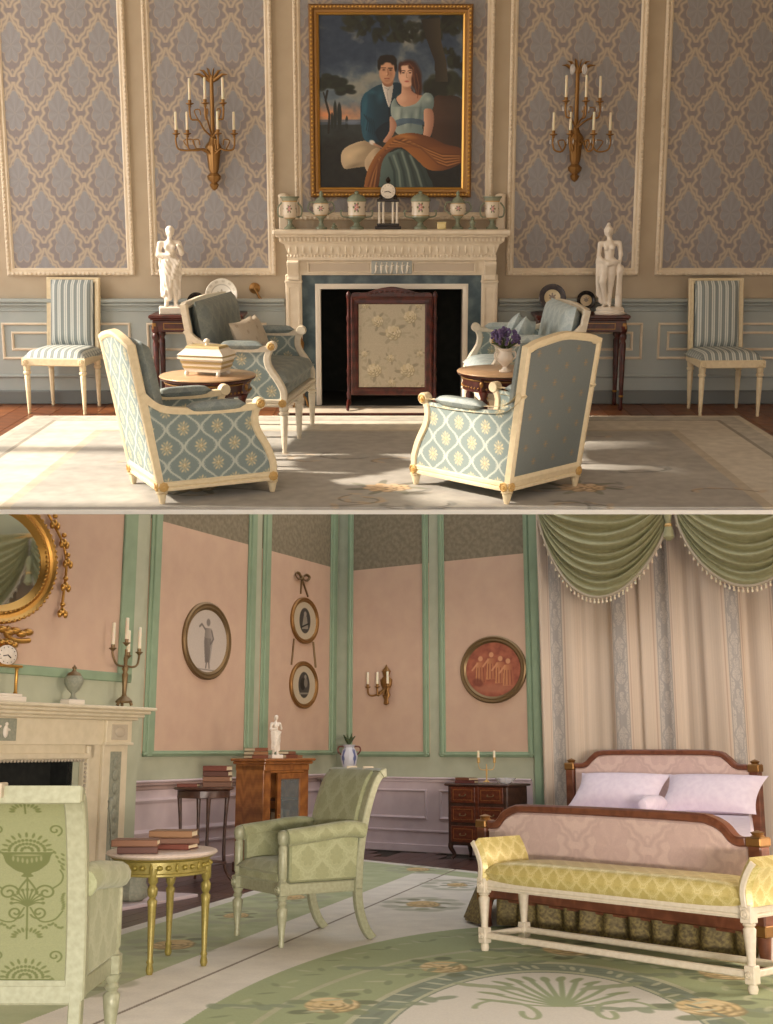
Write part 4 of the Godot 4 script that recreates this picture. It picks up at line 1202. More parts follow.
func fireplace_a():
	var M := mats
	var t := thing("fireplace", "carved cream stone fireplace with blue marble surround and dentil cornice", "fireplace", Vector3(0.04, 0, -9.94))
	var s := mb()
	# shelf and cornice
	bx(s, Vector3(0, 1.362, 0.18), Vector3(1.80, 0.036, 0.36), 0.008)
	bx(s, Vector3(0, 1.335, 0.17), Vector3(1.76, 0.022, 0.33), 0.006)
	obj("shelf", s, M.cream, t)
	s = mb()
	var cor := [[0.86, 1.325, 0.31], [0.855, 1.29, 0.30], [0.82, 1.27, 0.285], [0.79, 1.19, 0.265], [0.80, 1.17, 0.27], [0.80, 1.15, 0.27]]
	for i in range(cor.size() - 1):
		var a: Array = cor[i]; var b: Array = cor[i + 1]
		quad(s, Vector3(-b[0], b[1], b[2]), Vector3(b[0], b[1], b[2]), Vector3(a[0], a[1], a[2]), Vector3(-a[0], a[1], a[2]))
		quad(s, Vector3(b[0], b[1], b[2]), Vector3(b[0], b[1], 0.0), Vector3(a[0], a[1], 0.0), Vector3(a[0], a[1], a[2]))
		quad(s, Vector3(-b[0], b[1], 0.0), Vector3(-b[0], b[1], b[2]), Vector3(-a[0], a[1], a[2]), Vector3(-a[0], a[1], 0.0))
	quad(s, Vector3(-0.8, 1.15, 0), Vector3(0.8, 1.15, 0), Vector3(0.8, 1.15, 0.27), Vector3(-0.8, 1.15, 0.27))
	obj("cornice", s, M.cream, t)
	for k in 58:
		s = mb()
		bx(s, Vector3(-0.842 + k * 0.02954, 1.307, 0.306), Vector3(0.017, 0.03, 0.024), 0.002)
		obj("dentil", s, M.cream, t)
	s = mb()
	for k in 62: ell(s, Vector3(-0.793 + k * 0.026, 1.182, 0.268), Vector3(0.010, 0.012, 0.008), 6, 4)
	for k in 30: ell(s, Vector3(-0.78 + k * 0.0538, 1.232, 0.278), Vector3(0.012, 0.032, 0.006), 6, 4)
	var o := obj("carved_leaf_row", s, M.cream, t)
	o.set_meta("kind", "stuff")
	# frieze with tablets
	s = mb()
	bx(s, Vector3(0, 1.095, 0.12), Vector3(1.56, 0.12, 0.24), 0.004)
	obj("frieze", s, M.cream, t)
	var stone := mat(c8(196, 180, 160), 0.6)
	for x in [-0.40, 0.40]:
		s = mb()
		bx(s, Vector3(x, 1.095, 0.243), Vector3(0.46, 0.066, 0.008), 0.002)
		obj("frieze_panel", s, stone, t)
		s = mb()
		moulding(s, rect(x - 0.25, 1.05, x + 0.25, 1.14), [[0, 0], [0, 0.008], [-0.012, 0.012], [-0.02, 0.0]], true, Transform3D(Basis(), Vector3(0, 0, 0.24)))
		obj("frieze_moulding", s, M.cream, t)
	s = mb()
	bx(s, Vector3(0, 1.095, 0.248), Vector3(0.31, 0.10, 0.016), 0.003)
	var tb := obj("tablet", s, mat(c8(170, 172, 166), 0.6), t)
	s = mb()
	for k in 7:
		var x := -0.12 + k * 0.04
		ell(s, Vector3(x, 1.09, 0.258), Vector3(0.011, 0.03, 0.008), 6, 5)
		ell(s, Vector3(x + 0.003, 1.128, 0.259), Vector3(0.007, 0.008, 0.007), 6, 5)
		tube(s, [Vector3(x, 1.075, 0.258), Vector3(x + 0.008 * (k % 3 - 1), 1.05, 0.258)], 0.006, 5)
		tube(s, [Vector3(x, 1.11, 0.26), Vector3(x + 0.018, 1.10 + 0.012 * (k % 2), 0.26)], 0.004, 5)
	obj("carved_figures", s, M.chalk, tb)
	# pilasters with consoles
	for sx in [-1, 1]:
		s = mb()
		bx(s, Vector3(sx * 0.755, 0.52, 0.12), Vector3(0.125, 1.04, 0.24), 0.005)
		bx(s, Vector3(sx * 0.755, 0.06, 0.125), Vector3(0.14, 0.12, 0.26), 0.006)
		bx(s, Vector3(sx * 0.755, 0.985, 0.125), Vector3(0.135, 0.02, 0.26), 0.005)
		var p := obj("pilaster", s, M.cream, t)
		s = mb()
		moulding(s, rect(sx * 0.755 - 0.045, 0.15, sx * 0.755 + 0.045, 0.95), [[0, 0], [0, 0.006], [-0.01, 0.006], [-0.012, 0]], true, Transform3D(Basis(), Vector3(0, 0, 0.24)))
		obj("pilaster_moulding", s, M.cream, p)
		s = mb()
		var pr := spline([Vector2(0.0, 1.15), Vector2(0.075, 1.145), Vector2(0.08, 1.11), Vector2(0.05, 1.07), Vector2(0.03, 1.03), Vector2(0.035, 1.0), Vector2(0.0, 0.995)], 3)
		var pa := PackedVector2Array()
		for q in pr: pa.append(q)
		prism(s, pa, -0.045, 0.045, Transform3D(Basis(Vector3(0, 0, 1), Vector3(0, 1, 0), Vector3(-1, 0, 0)), Vector3(sx * 0.755, 0, 0.22)), 0.004)
		obj("console_bracket", s, M.cream, p)
	# marble slips with a white inner edge
	s = mb()
	bx(s, Vector3(-0.642, 0.52, 0.10), Vector3(0.105, 1.04, 0.2), 0)
	bx(s, Vector3(0.642, 0.52, 0.10), Vector3(0.105, 1.04, 0.2), 0)
	bx(s, Vector3(0, 1.0, 0.10), Vector3(1.18, 0.085, 0.2), 0)
	obj("marble_surround", s, M.bluemarble, t)
	s = mb()
	moulding(s, PackedVector2Array([Vector2(-0.58, 0.0), Vector2(-0.58, 0.955), Vector2(0.58, 0.955), Vector2(0.58, 0.0)]), [[0.028, -0.1], [0.028, 0.006], [0.0, 0.01], [-0.012, 0.004], [-0.012, -0.1]], false, Transform3D(Basis(), Vector3(0, 0, 0.2)))
	obj("inner_edge", s, M.chalk, t)
	s = mb()
	bx(s, Vector3(0.0, 0.012, -9.50), Vector3(1.62, 0.024, 0.36), 0.004, Transform3D(Basis(), Vector3(0.04, 0, 0)))
	one("hearthstone", s, M.hearth, "pale stone hearth slab in front of the upper fireplace", "hearth")
	s = mb()
	bx(s, Vector3(0.04, 0.014, -9.305), Vector3(1.72, 0.028, 0.028), 0.004)
	one("fender", s, M.mahog, "low dark fender strip along the front of the hearth", "fender")

func fire_screen():
	var M := mats
	var t := thing("fire_screen", "mahogany fire screen with flowered beige panel before the black hearth", "fire screen", Vector3(0.04, 0.026, -9.56))
	var s := mb()
	moulding(s, rect(-0.315, 0.10, 0.315, 0.86), [[0, -0.015], [0, 0.010], [-0.012, 0.016], [-0.03, 0.008], [-0.052, 0.012], [-0.062, 0.002], [-0.062, -0.015], [0, -0.015]], true)
	obj("frame", s, M.mahog, t)
	s = mb()
	bx(s, Vector3(0, 0.48, -0.004), Vector3(0.52, 0.65, 0.012), 0)
	var im := paint(208, 260, func(u, v):
		var w := 0.93 + 0.1 * hsh(u * 208, v * 260) + 0.04 * sin(v * 700)
		var q := c8(184, 172, 150)
		return Color(q.r * w, q.g * w, q.b * w))
	for e in [[50, 80, 22], [152, 80, 22], [60, 190, 18], [160, 176, 20], [104, 120, 12], [108, 224, 24], [100, 44, 12], [24, 140, 12], [186, 138, 12], [20, 30, 10], [190, 30, 10]]: rose(im, e[0], e[1], e[2], e[2], c8(194, 178, 144), c8(170, 160, 138), int(e[0]))
	rng.seed = 2
	for k in 60: spot(im, rng.randf() * 208, rng.randf() * 260, 9, 4, c8(154, 146, 124), rng.randf() * 6, 0.5, 0.5)
	var m := mat(Color.WHITE, 0.7, 0, tex(im), 1.0)
	m.uv1_scale = Vector3(1 / 0.52, 1 / 0.65, 1)
	m.uv1_offset = Vector3(0.5, 0.24, 0)
	obj("fabric_panel", s, m, t)
	s = mb()
	var cr := PackedVector2Array()
	for q in spline([Vector2(-0.315, 0.855), Vector2(-0.29, 0.885), Vector2(-0.2, 0.885), Vector2(-0.12, 0.91), Vector2(-0.05, 0.925), Vector2(0, 0.93), Vector2(0.05, 0.925), Vector2(0.12, 0.91), Vector2(0.2, 0.885), Vector2(0.29, 0.885), Vector2(0.315, 0.855)], 3): cr.append(q)
	prism(s, cr, -0.012, 0.012, ID, 0.003)
	for k in 9: ell(s, Vector3(-0.16 + k * 0.04, 0.885 + 0.012 * cos((k - 4) * 0.5), 0.014), Vector3(0.018, 0.009, 0.006), 7, 5)
	obj("carved_crest", s, M.mahog, t)
	for sx in [-1, 1]:
		s = mb()
		lathe(s, [[0.012, 0.0], [0.02, 0.02], [0.014, 0.05], [0.02, 0.09], [0.012, 0.11], [0.016, 0.2], [0.011, 0.24], [0.018, 0.27], [0.011, 0.30], [0.014, 0.6], [0.011, 0.64], [0.018, 0.67], [0.011, 0.7], [0.013, 0.82], [0.02, 0.84], [0.014, 0.865], [0.0, 0.88]], 12, Transform3D(Basis(), Vector3(sx * 0.33, 0.02, 0)))
		obj("turned_post", s, M.mahog, t)
		s = mb()
		tube(s, spline([Vector3(sx * 0.33, 0.06, 0), Vector3(sx * 0.335, 0.05, 0.07), Vector3(sx * 0.335, 0.012, 0.13), Vector3(sx * 0.335, 0.012, 0.15)], 4), [0.014, 0.014, 0.014, 0.013, 0.013, 0.012, 0.012, 0.012, 0.012, 0.012, 0.011, 0.011, 0.011], 8)
		tube(s, spline([Vector3(sx * 0.33, 0.06, 0), Vector3(sx * 0.335, 0.05, -0.07), Vector3(sx * 0.335, 0.012, -0.12)], 4), 0.012, 8)
		obj("foot", s, M.mahog, t)

func picture():
	var M := mats
	var t := thing("portrait_painting", "gilt-framed portrait of a seated couple above the mantelpiece", "painting", Vector3(0.033, 1.62, -9.93))
	var s := mb()
	moulding(s, rect(-0.62, 0.0, 0.62, 1.42), [[0, 0], [0, 0.035], [-0.012, 0.052], [-0.03, 0.05], [-0.042, 0.036], [-0.058, 0.034], [-0.066, 0.024], [-0.066, 0.0]], true)
	var f := obj("frame", s, M.oldgilt, t)
	s = mb()
	moulding(s, rect(-0.558, 0.062, 0.558, 1.358), [[0.004, 0.03], [0.0, 0.034], [-0.012, 0.026], [-0.016, 0.012]], true)
	obj("slip", s, M.gilt, t)
	s = mb()
	for e in [[-0.6, 0.02, 0.6, 0.02], [-0.6, 1.4, 0.6, 1.4], [-0.6, 0.02, -0.6, 1.4], [0.6, 0.02, 0.6, 1.4]]:
		var n := 44
		for k in n: ell(s, Vector3(lerpf(e[0], e[2], (k + 0.5) / n), lerpf(e[1], e[3], (k + 0.5) / n), 0.05), Vector3(0.011, 0.011, 0.007), 6, 4)
	var b := obj("carved_beading", s, M.gilt, f)
	b.set_meta("kind", "stuff")
	s = mb()
	quad(s, Vector3(-0.55, 0.07, 0.014), Vector3(0.55, 0.07, 0.014), Vector3(0.55, 1.35, 0.014), Vector3(-0.55, 1.35, 0.014), -1, Vector2(0, 1), Vector2(1, 1), Vector2(1, 0), Vector2(0, 0))
	bx(s, Vector3(0, 0.71, 0.006), Vector3(1.12, 1.3, 0.012), 0)
	obj("canvas", s, mat(Color.WHITE, 0.55, 0, portrait(), -1.0), t)

func mantel_clock_a():
	var M := mats
	var t := thing("mantel_clock", "portico clock with round white dial and pillars under the portrait", "clock", Vector3(0.012, 1.381, -9.76))
	var s := mb()
	bx(s, Vector3(0, 0.012, 0), Vector3(0.2, 0.024, 0.1), 0.004)
	bx(s, Vector3(0, 0.034, 0), Vector3(0.17, 0.02, 0.085), 0.004)
	obj("base", s, M.dark, t)
	for x in [-0.068, -0.036, 0.036, 0.068]:
		s = mb()
		lathe(s, [[0.013, 0.044], [0.009, 0.056], [0.008, 0.19], [0.013, 0.205]], 10, Transform3D(Basis(), Vector3(x, 0, 0)))
		obj("pillar", s, M.chalk, t)
	s = mb()
	bx(s, Vector3(0, 0.216, 0), Vector3(0.17, 0.02, 0.08), 0.004)
	for x in [-0.055, 0.055]: lathe(s, [[0.018, 0.226], [0.01, 0.24], [0.014, 0.25], [0.0, 0.268]], 10, Transform3D(Basis(), Vector3(x, 0, 0)))
	obj("entablature", s, M.dark, t)
	s = mb()
	lathe(s, [[0.0, -0.03], [0.055, -0.03], [0.06, -0.02], [0.06, 0.02], [0.054, 0.03]], 28, Transform3D(Basis(Vector3.RIGHT, PI / 2), Vector3(0, 0.285, 0)))
	lathe(s, [[0.02, 0.335], [0.012, 0.35], [0.022, 0.365], [0.01, 0.385], [0.0, 0.395]], 12)
	obj("case", s, M.dark, t)
	s = mb()
	lathe(s, [[0.0, 0.031], [0.054, 0.031], [0.056, 0.028]], 28, Transform3D(Basis(Vector3.RIGHT, PI / 2), Vector3(0, 0.285, 0)))
	var d := obj("dial", s, M.statue, t)
	s = mb()
	tube(s, [Vector3(0, 0.285, 0.034), Vector3(-0.03, 0.278, 0.034)], 0.0025, 5)
	tube(s, [Vector3(0, 0.285, 0.034), Vector3(0.022, 0.272, 0.034)], 0.003, 5)
	for k in 12: bx(s, Vector3(sin(TAU * k / 12) * 0.043, 0.285 + cos(TAU * k / 12) * 0.043, 0.033), Vector3(0.004, 0.004, 0.002), 0)
	obj("hands", s, M.dark, d)

func plate(label: String, at: Vector3, r: float, rim: Color, mid: Color, deco: Color):
	var t := thing("display_plate", label, "plate", at, 0.0, "plates propped on the console tables")
	var im := paint(128, 128, func(u, v):
		var x: float = u - 0.5; var y: float = v - 0.5
		var d := sqrt(x * x + y * y) * 2.0; var a := atan2(y, x)
		var q := mid
		if d > 0.66: q = rim.lerp(deco, 0.5 * clampf(sin(a * 12.0) * 3.0, 0, 1) * clampf(1 - absf(d - 0.83) * 9, 0, 1))
		elif d > 0.60: q = rim.darkened(0.15)
		elif palmette(x * 5.0, -y * 5.0) > 0.5: q = mid.lerp(deco, 0.7)
		return q)
	var m := mat(Color.WHITE, 0.2, 0, tex(im), 1.0)
	m.uv1_scale = Vector3(0.5 / r, 0.5 / r, 0.5 / r)
	m.uv1_offset = Vector3(0.5, 0.5, 0)
	var s := mb()
	var tilt := Basis(Vector3.RIGHT, deg_to_rad(-14))
	lathe(s, [[0.0, -0.012], [r * 0.5, -0.012], [r * 0.97, 0.004], [r, 0.01], [r * 0.97, 0.013], [r * 0.66, 0.002], [r * 0.6, -0.004], [0.0, -0.004]], 32, Transform3D(Basis(Vector3.RIGHT, PI / 2), Vector3.ZERO))
	var o := obj("dish", s, m, t, Transform3D(tilt, Vector3(0, r + 0.012, 0)))
	s = mb()
	tube(s, spline([Vector3(-r * 0.4, 0.03, 0.045), Vector3(-r * 0.4, 0.006, 0.03), Vector3(-r * 0.35, 0.006, -0.045), Vector3(0, r * 1.1, -0.035), Vector3(r * 0.35, 0.006, -0.045), Vector3(r * 0.4, 0.006, 0.03), Vector3(r * 0.4, 0.03, 0.045)], 4), 0.004, 5)
	obj("plate_stand", s, mats.dark, t)

func furnish_a():
	var M := mats
	var s := mb()
	var o: MeshInstance3D
	# carpet
	s = mb()
	quad(s, Vector3(-2.65, 0.014, -6.415), Vector3(2.65, 0.014, -6.415), Vector3(2.65, 0.014, -9.27), Vector3(-2.65, 0.014, -9.27), -1, Vector2(0, 1), Vector2(1, 1), Vector2(1, 0), Vector2(0, 0))
	quad(s, Vector3(-2.65, 0.001, -6.415), Vector3(2.65, 0.001, -6.415), Vector3(2.65, 0.014, -6.415), Vector3(-2.65, 0.014, -6.415), -1, Vector2(0, 1), Vector2(1, 1), Vector2(1, 0.99), Vector2(0, 0.99))
	quad(s, Vector3(-2.65, 0.001, -9.27), Vector3(-2.65, 0.001, -6.415), Vector3(-2.65, 0.014, -6.415), Vector3(-2.65, 0.014, -9.27))
	quad(s, Vector3(2.65, 0.001, -6.415), Vector3(2.65, 0.001, -9.27), Vector3(2.65, 0.014, -9.27), Vector3(2.65, 0.014, -6.415))
	quad(s, Vector3(2.65, 0.001, -9.27), Vector3(-2.65, 0.001, -9.27), Vector3(-2.65, 0.014, -9.27), Vector3(2.65, 0.014, -9.27))
	one("carpet", s, M.rug_a, "large washed-out grey carpet with pale border in the upper room", "carpet")
	fireplace_a()
	picture()
	fire_screen()
	bergere("upholstered_armchair", "blue flowered armchair beside the casket table, its trellis-patterned back turned left", Vector3(-1.04, 0.014, -6.87), 117, "cream-framed armchairs in front", 0.60, 0.68, 0.07, 0.03, 0.79, M.trellis, M.trellis, M.bluesilk, M.paint_cream, 10.0)
	bergere("upholstered_armchair", "blue flowered armchair with plain grey-blue back, in front of the flower vase table", Vector3(0.617, 0.014, -6.93), -135, "cream-framed armchairs in front", 0.65, 0.72, 0.07, 0.03, 0.78, M.trellis, M.plainblue, M.bluesilk, M.paint_cream, 8.5)
	bergere("settee", "grey-blue settee with two grey cushions behind the white casket", Vector3(-0.855, 0.014, -8.37), 83, "settees flanking the fireplace", 1.04, 0.58, 0.30, -0.02, 0.64, M.trellis, M.bluesilk, M.bluesilk, M.paint_white, 9.0)
	bergere("settee", "pale settee with two cream cushions behind the flower vase", Vector3(0.90, 0.014, -8.74), -86, "settees flanking the fireplace", 0.94, 0.62, 0.27, 0.0, 0.60, M.trellis, M.bluesilk, M.palesilk, M.paint_white)
	scatter_pillow("grey-beige scatter cushion leaning on the near end of the left settee", Vector3(-0.90, 0.735, -8.05), Vector3(1.2, 1.40, 0.35), 0.25, M.cushion)
	scatter_pillow("grey-beige scatter cushion in the middle of the left settee", Vector3(-0.88, 0.73, -8.36), Vector3(1.15, 1.35, 0.1), 0.24, M.cushion)
	scatter_pillow("cream scatter cushion on the right settee nearer the fireplace", Vector3(0.90, 0.69, -8.86), Vector3(1.1, -1.35, 0.5), 0.26, M.palesilk)
	scatter_pillow("cream scatter cushion at the near end of the right settee", Vector3(0.93, 0.69, -8.56), Vector3(1.1, -1.5, 0.5), 0.26, M.palesilk)
	gueridon("round mahogany table carrying the white casket", Vector3(-1.085, 0.014, -7.535), 20)
	gueridon("round mahogany table carrying the vase of lavender", Vector3(0.73, 0.014, -7.73), 10)
	side_chair("striped blue side chair against the dado at the far left", Vector3(-2.49, 0.001, -9.62), -7)
	side_chair("striped blue side chair against the dado at the far right", Vector3(2.57, 0.001, -9.50), 3)
	console("dark mahogany console table under the draped statue", Vector3(-1.455, 0.001, -9.72))
	console("dark mahogany console table under the half-nude statue", Vector3(1.50, 0.001, -9.72))
	one("marble_statue", figure(0), M.statue, "white marble figure wrapped in a mantle, left of the fireplace", "statue", Vector3(-1.66, 0.741, -9.70), 10)
	one("marble_statue", figure(1), M.statue, "white marble half-nude figure leaning on a pillar, right of the fireplace", "statue", Vector3(1.70, 0.741, -9.66), -12)
	plate("white plate propped behind the left settee", Vector3(-1.28, 0.745, -9.76), 0.125, c8(226, 220, 206), c8(232, 228, 216), c8(170, 160, 140))
	plate("small dark-rimmed plate next to the draped statue", Vector3(-1.475, 0.745, -9.75), 0.072, c8(40, 36, 34), c8(150, 132, 104), c8(70, 60, 50))
	plate("dark-rimmed plate with flower centre on the right console table", Vector3(1.285, 0.745, -9.74), 0.105, c8(72, 68, 72), c8(206, 190, 156), c8(96, 84, 80))
	plate("small black-rimmed plate beside the half-nude statue", Vector3(1.565, 0.745, -9.85), 0.075, c8(36, 34, 36), c8(196, 172, 128), c8(90, 74, 60))
	sconce("gilt branched wall sconce left of the portrait with seven candles", Vector3(-1.33, 1.67, -9.935), [-0.16, -0.035, 0.10], [-0.27, -0.185, 0.055, 0.17], 0.65, 0.43, false)
	sconce("gilt wall sconce with crystal drops right of the portrait", Vector3(1.45, 1.735, -9.935), [-0.10, 0.05, 0.165], [-0.18, -0.06, 0.115, 0.25], 0.60, 0.36, true)
	mantel_vase(0, "flared porcelain vase at the left end of the mantelpiece", -0.74)
	mantel_vase(1, "slender lidded porcelain urn second from the left on the mantelpiece", -0.50)
	mantel_vase(2, "broad lidded porcelain jar just left of the portico clock", -0.228)
	mantel_vase(2, "broad lidded porcelain jar just right of the portico clock", 0.259)
	mantel_vase(1, "slender lidded porcelain urn second from the right on the mantelpiece", 0.546)
	mantel_vase(0, "flared porcelain vase at the right end of the mantelpiece", 0.809)
	mantel_clock_a()
	s = mb()
	bx(s, Vector3(0, 0.024, 0), Vector3(0.065, 0.048, 0.05), 0.006)
	bx(s, Vector3(0, 0.05, 0), Vector3(0.07, 0.01, 0.054), 0.003)
	one("trinket_box", s, mat(c8(226, 208, 150), 0.4), "small pale yellow box on the mantelpiece", "box", Vector3(0.42, 1.381, -9.70))
	for e in [[-0.40, "left", 0.5], [0.655, "right", 1.0]]:
		s = mb()
		var k: float = e[2]
		lathe(s, [[0.0, 0.0], [0.03, 0.0], [0.03, 0.01 * k], [0.014, 0.02 * k], [0.024, 0.05 * k], [0.01, 0.07 * k], [0.016, 0.085 * k], [0.0, 0.1 * k]], 12)
		one("porcelain_figurine", s, M.celadon, "tiny green figurine at the %s of the mantelpiece vases" % e[1], "figurine", Vector3(e[0], 1.381, -9.70))
	# bell handle on the wall
	var t := thing("bell_pull", "brass bell handle on the beige wall left of the fireplace", "bell pull", Vector3(-1.04, 0.92, -9.94))
	s = mb()
	lathe(s, [[0.0, 0.0], [0.044, 0.0], [0.044, 0.008], [0.03, 0.018], [0.012, 0.03], [0.0, 0.032]], 20, Transform3D(Basis(Vector3.RIGHT, PI / 2), Vector3.ZERO))
	obj("rosette", s, M.oldgilt, t)
	s = mb()
	tube(s, [Vector3(0, 0, 0.03), Vector3(0.02, -0.03, 0.045), Vector3(0.04, -0.07, 0.045), Vector3(0.05, -0.085, 0.045)], [0.008, 0.008, 0.011, 0.013], 8)
	obj("lever", s, M.oldgilt, t)
	# fire dogs either side of the hearth
	for sx in [-1, 1]:
		t = thing("fire_dog", "ornate brass fire dog at the %s of the upper hearth" % ("left" if sx < 0 else "right"), "fire dog", Vector3(0.04 + sx * 0.70, 0.024, -9.60), 0.0, "brass fire dogs")
		s = mb()
		for q in [-1, 1]: tube(s, spline([Vector3(0, 0.10, 0), Vector3(q * 0.035, 0.07, 0.01), Vector3(q * 0.05, 0.02, 0.02), Vector3(q * 0.065, 0.008, 0.02)], 3), 0.009, 6)
		obj("feet", s, M.oldgilt, t)
		s = mb()
		lathe(s, [[0.02, 0.08], [0.03, 0.11], [0.014, 0.14], [0.026, 0.2], [0.034, 0.25], [0.014, 0.30], [0.02, 0.34], [0.012, 0.42], [0.024, 0.46], [0.028, 0.50], [0.012, 0.54], [0.006, 0.58], [0.0, 0.6]], 12, ID, 0.05, 6)
		obj("column", s, M.oldgilt, t)
	casket()
	flowers()

func casket():
	var M := mats
	var gold := mat(c8(186, 166, 120), 0.5, 0.2)
	var t := thing("casket", "white and gold banded casket on the left round table", "box", Vector3(-1.085, 0.565, -7.535), -18)
	var w := 0.30; var d := 0.20
	for sx in [-1, 1]:
		for sz in [-1, 1]:
			var f := mb()
			lathe(f, [[0.0, 0.0], [0.01, 0.0], [0.016, 0.012], [0.01, 0.026]], 8, Transform3D(Basis(), Vector3(sx * (w / 2 - 0.045), 0, sz * (d / 2 - 0.03))))
			obj("foot", f, M.chalk, t)
	var band := func(n, w0, d0, y0, w1, d1, y1, m):
		var s := mb()
		var c := Vector3(0, (y0 + y1) / 2, 0)
		var A := []
		var Bq := []
		for e in [[-1, -1], [1, -1], [1, 1], [-1, 1]]:
			A.append(Vector3(e[0] * w0 / 2, y0, e[1] * d0 / 2)); Bq.append(Vector3(e[0] * w1 / 2, y1, e[1] * d1 / 2))
		for i in 4: pol(s, [A[i], A[(i + 1) % 4], Bq[(i + 1) % 4], Bq[i]], c)
		pol(s, A, c); pol(s, Bq, c)
		obj(n, s, m, t)
	band.call("body", w - 0.07, d - 0.06, 0.022, w - 0.02, d - 0.02, 0.10, M.chalk)
	band.call("band", w - 0.052, d - 0.045, 0.043, w - 0.04, d - 0.035, 0.058, gold)
	band.call("band", w - 0.034, d - 0.03, 0.072, w - 0.022, d - 0.02, 0.088, gold)
	band.call("rim", w, d, 0.10, w, d, 0.112, M.chalk)
	band.call("rim", w - 0.012, d - 0.012, 0.112, w - 0.012, d - 0.012, 0.124, gold)
	band.call("lid", w + 0.004, d + 0.004, 0.124, w - 0.08, d - 0.07, 0.165, M.chalk)
	band.call("lid_top", w - 0.07, d - 0.06, 0.165, w - 0.09, d - 0.08, 0.178, gold)
	var s2 := mb()
	lathe(s2, [[0.012, 0.178], [0.009, 0.19], [0.02, 0.2], [0.016, 0.213], [0.0, 0.22]], 12)
	obj("knob", s2, M.chalk, t)

func flowers():
	var M := mats
	var t := thing("urn_vase", "white two-handled urn on the right round table", "vase", Vector3(0.73, 0.565, -7.66), 15)
	var s := mb()
	lathe(s, [[0.0, 0.0], [0.036, 0.0], [0.036, 0.008], [0.02, 0.016], [0.012, 0.03], [0.02, 0.04], [0.045, 0.065], [0.05, 0.09], [0.038, 0.115], [0.036, 0.13], [0.048, 0.142], [0.044, 0.146], [0.034, 0.135], [0.0, 0.13]], 24, ID, 0.02, 10)
	obj("body", s, M.statue, t)
	for sx in [-1, 1]:
		s = mb()
		tube(s, spline([Vector3(sx * 0.046, 0.07, 0), Vector3(sx * 0.068, 0.09, 0), Vector3(sx * 0.064, 0.12, 0), Vector3(sx * 0.038, 0.122, 0)], 4), 0.005, 6)
		obj("handle", s, M.statue, t)
	t = thing("lavender_bunch", "bunch of purple lavender in the white urn", "flowers", Vector3(0.73, 0.565 + 0.139, -7.66))
	rng.seed = 31
	for k in 26:
		var a := rng.randf() * TAU
		var r := sqrt(rng.randf()) * 0.075
		var tip := Vector3(cos(a) * r * 1.2, 0.075 + rng.randf() * 0.05 - r * 0.35, sin(a) * r)
		s = mb()
		tube(s, [Vector3(cos(a) * 0.012, 0.0, sin(a) * 0.012), tip * Vector3(0.6, 0.65, 0.6), tip], 0.0022, 4)
		var st := obj("stem", s, M.leaf, t)
		s = mb()
		for j in 5: ell(s, tip + Vector3(rng.randf_range(-1, 1) * 0.008, -0.018 + j * 0.009, rng.randf_range(-1, 1) * 0.008), Vector3(0.011, 0.009, 0.011), 6, 4)
		obj("blossom", s, M.lavender, st)
	for k in 12:
		var a := rng.randf() * TAU
		s = mb()
		tube(s, [Vector3(cos(a) * 0.01, 0.0, sin(a) * 0.01), Vector3(cos(a) * 0.05, 0.03, sin(a) * 0.05), Vector3(cos(a) * 0.09, 0.035 + 0.03 * rng.randf(), sin(a) * 0.09)], [0.004, 0.010, 0.001], 5, false, 0.35)
		obj("leaf", s, M.leaf, t)

# ---------------------------------------------------------------- lower room
var TB := Transform3D.IDENTITY      # frame of the bedroom: level floor at y = 0, its corner far back
var TLW := Transform3D.IDENTITY     # frame of its left wall: x runs to the corner, z into the room
var TRW := Transform3D.IDENTITY     # frame of its right wall: x runs from the corner, z into the room

func frames_b():
	var r := Basis(Vector3.RIGHT, deg_to_rad(-24.726))
	TB = Transform3D(r, Vector3(0, 1.60, 0) - r * Vector3(0, 1.15, 0))
	var K := Vector3(-0.608, 0, -15.522)
	var nl := Vector3(0.90303, 0, 0.42957)
	var nr := Vector3(-0.58538, 0, 0.81076)
	TLW = TB * Transform3D(Basis(Vector3.UP.cross(nl), Vector3.UP, nl), K)
	TRW = TB * Transform3D(Basis(Vector3.UP.cross(nr), Vector3.UP, nr), K)

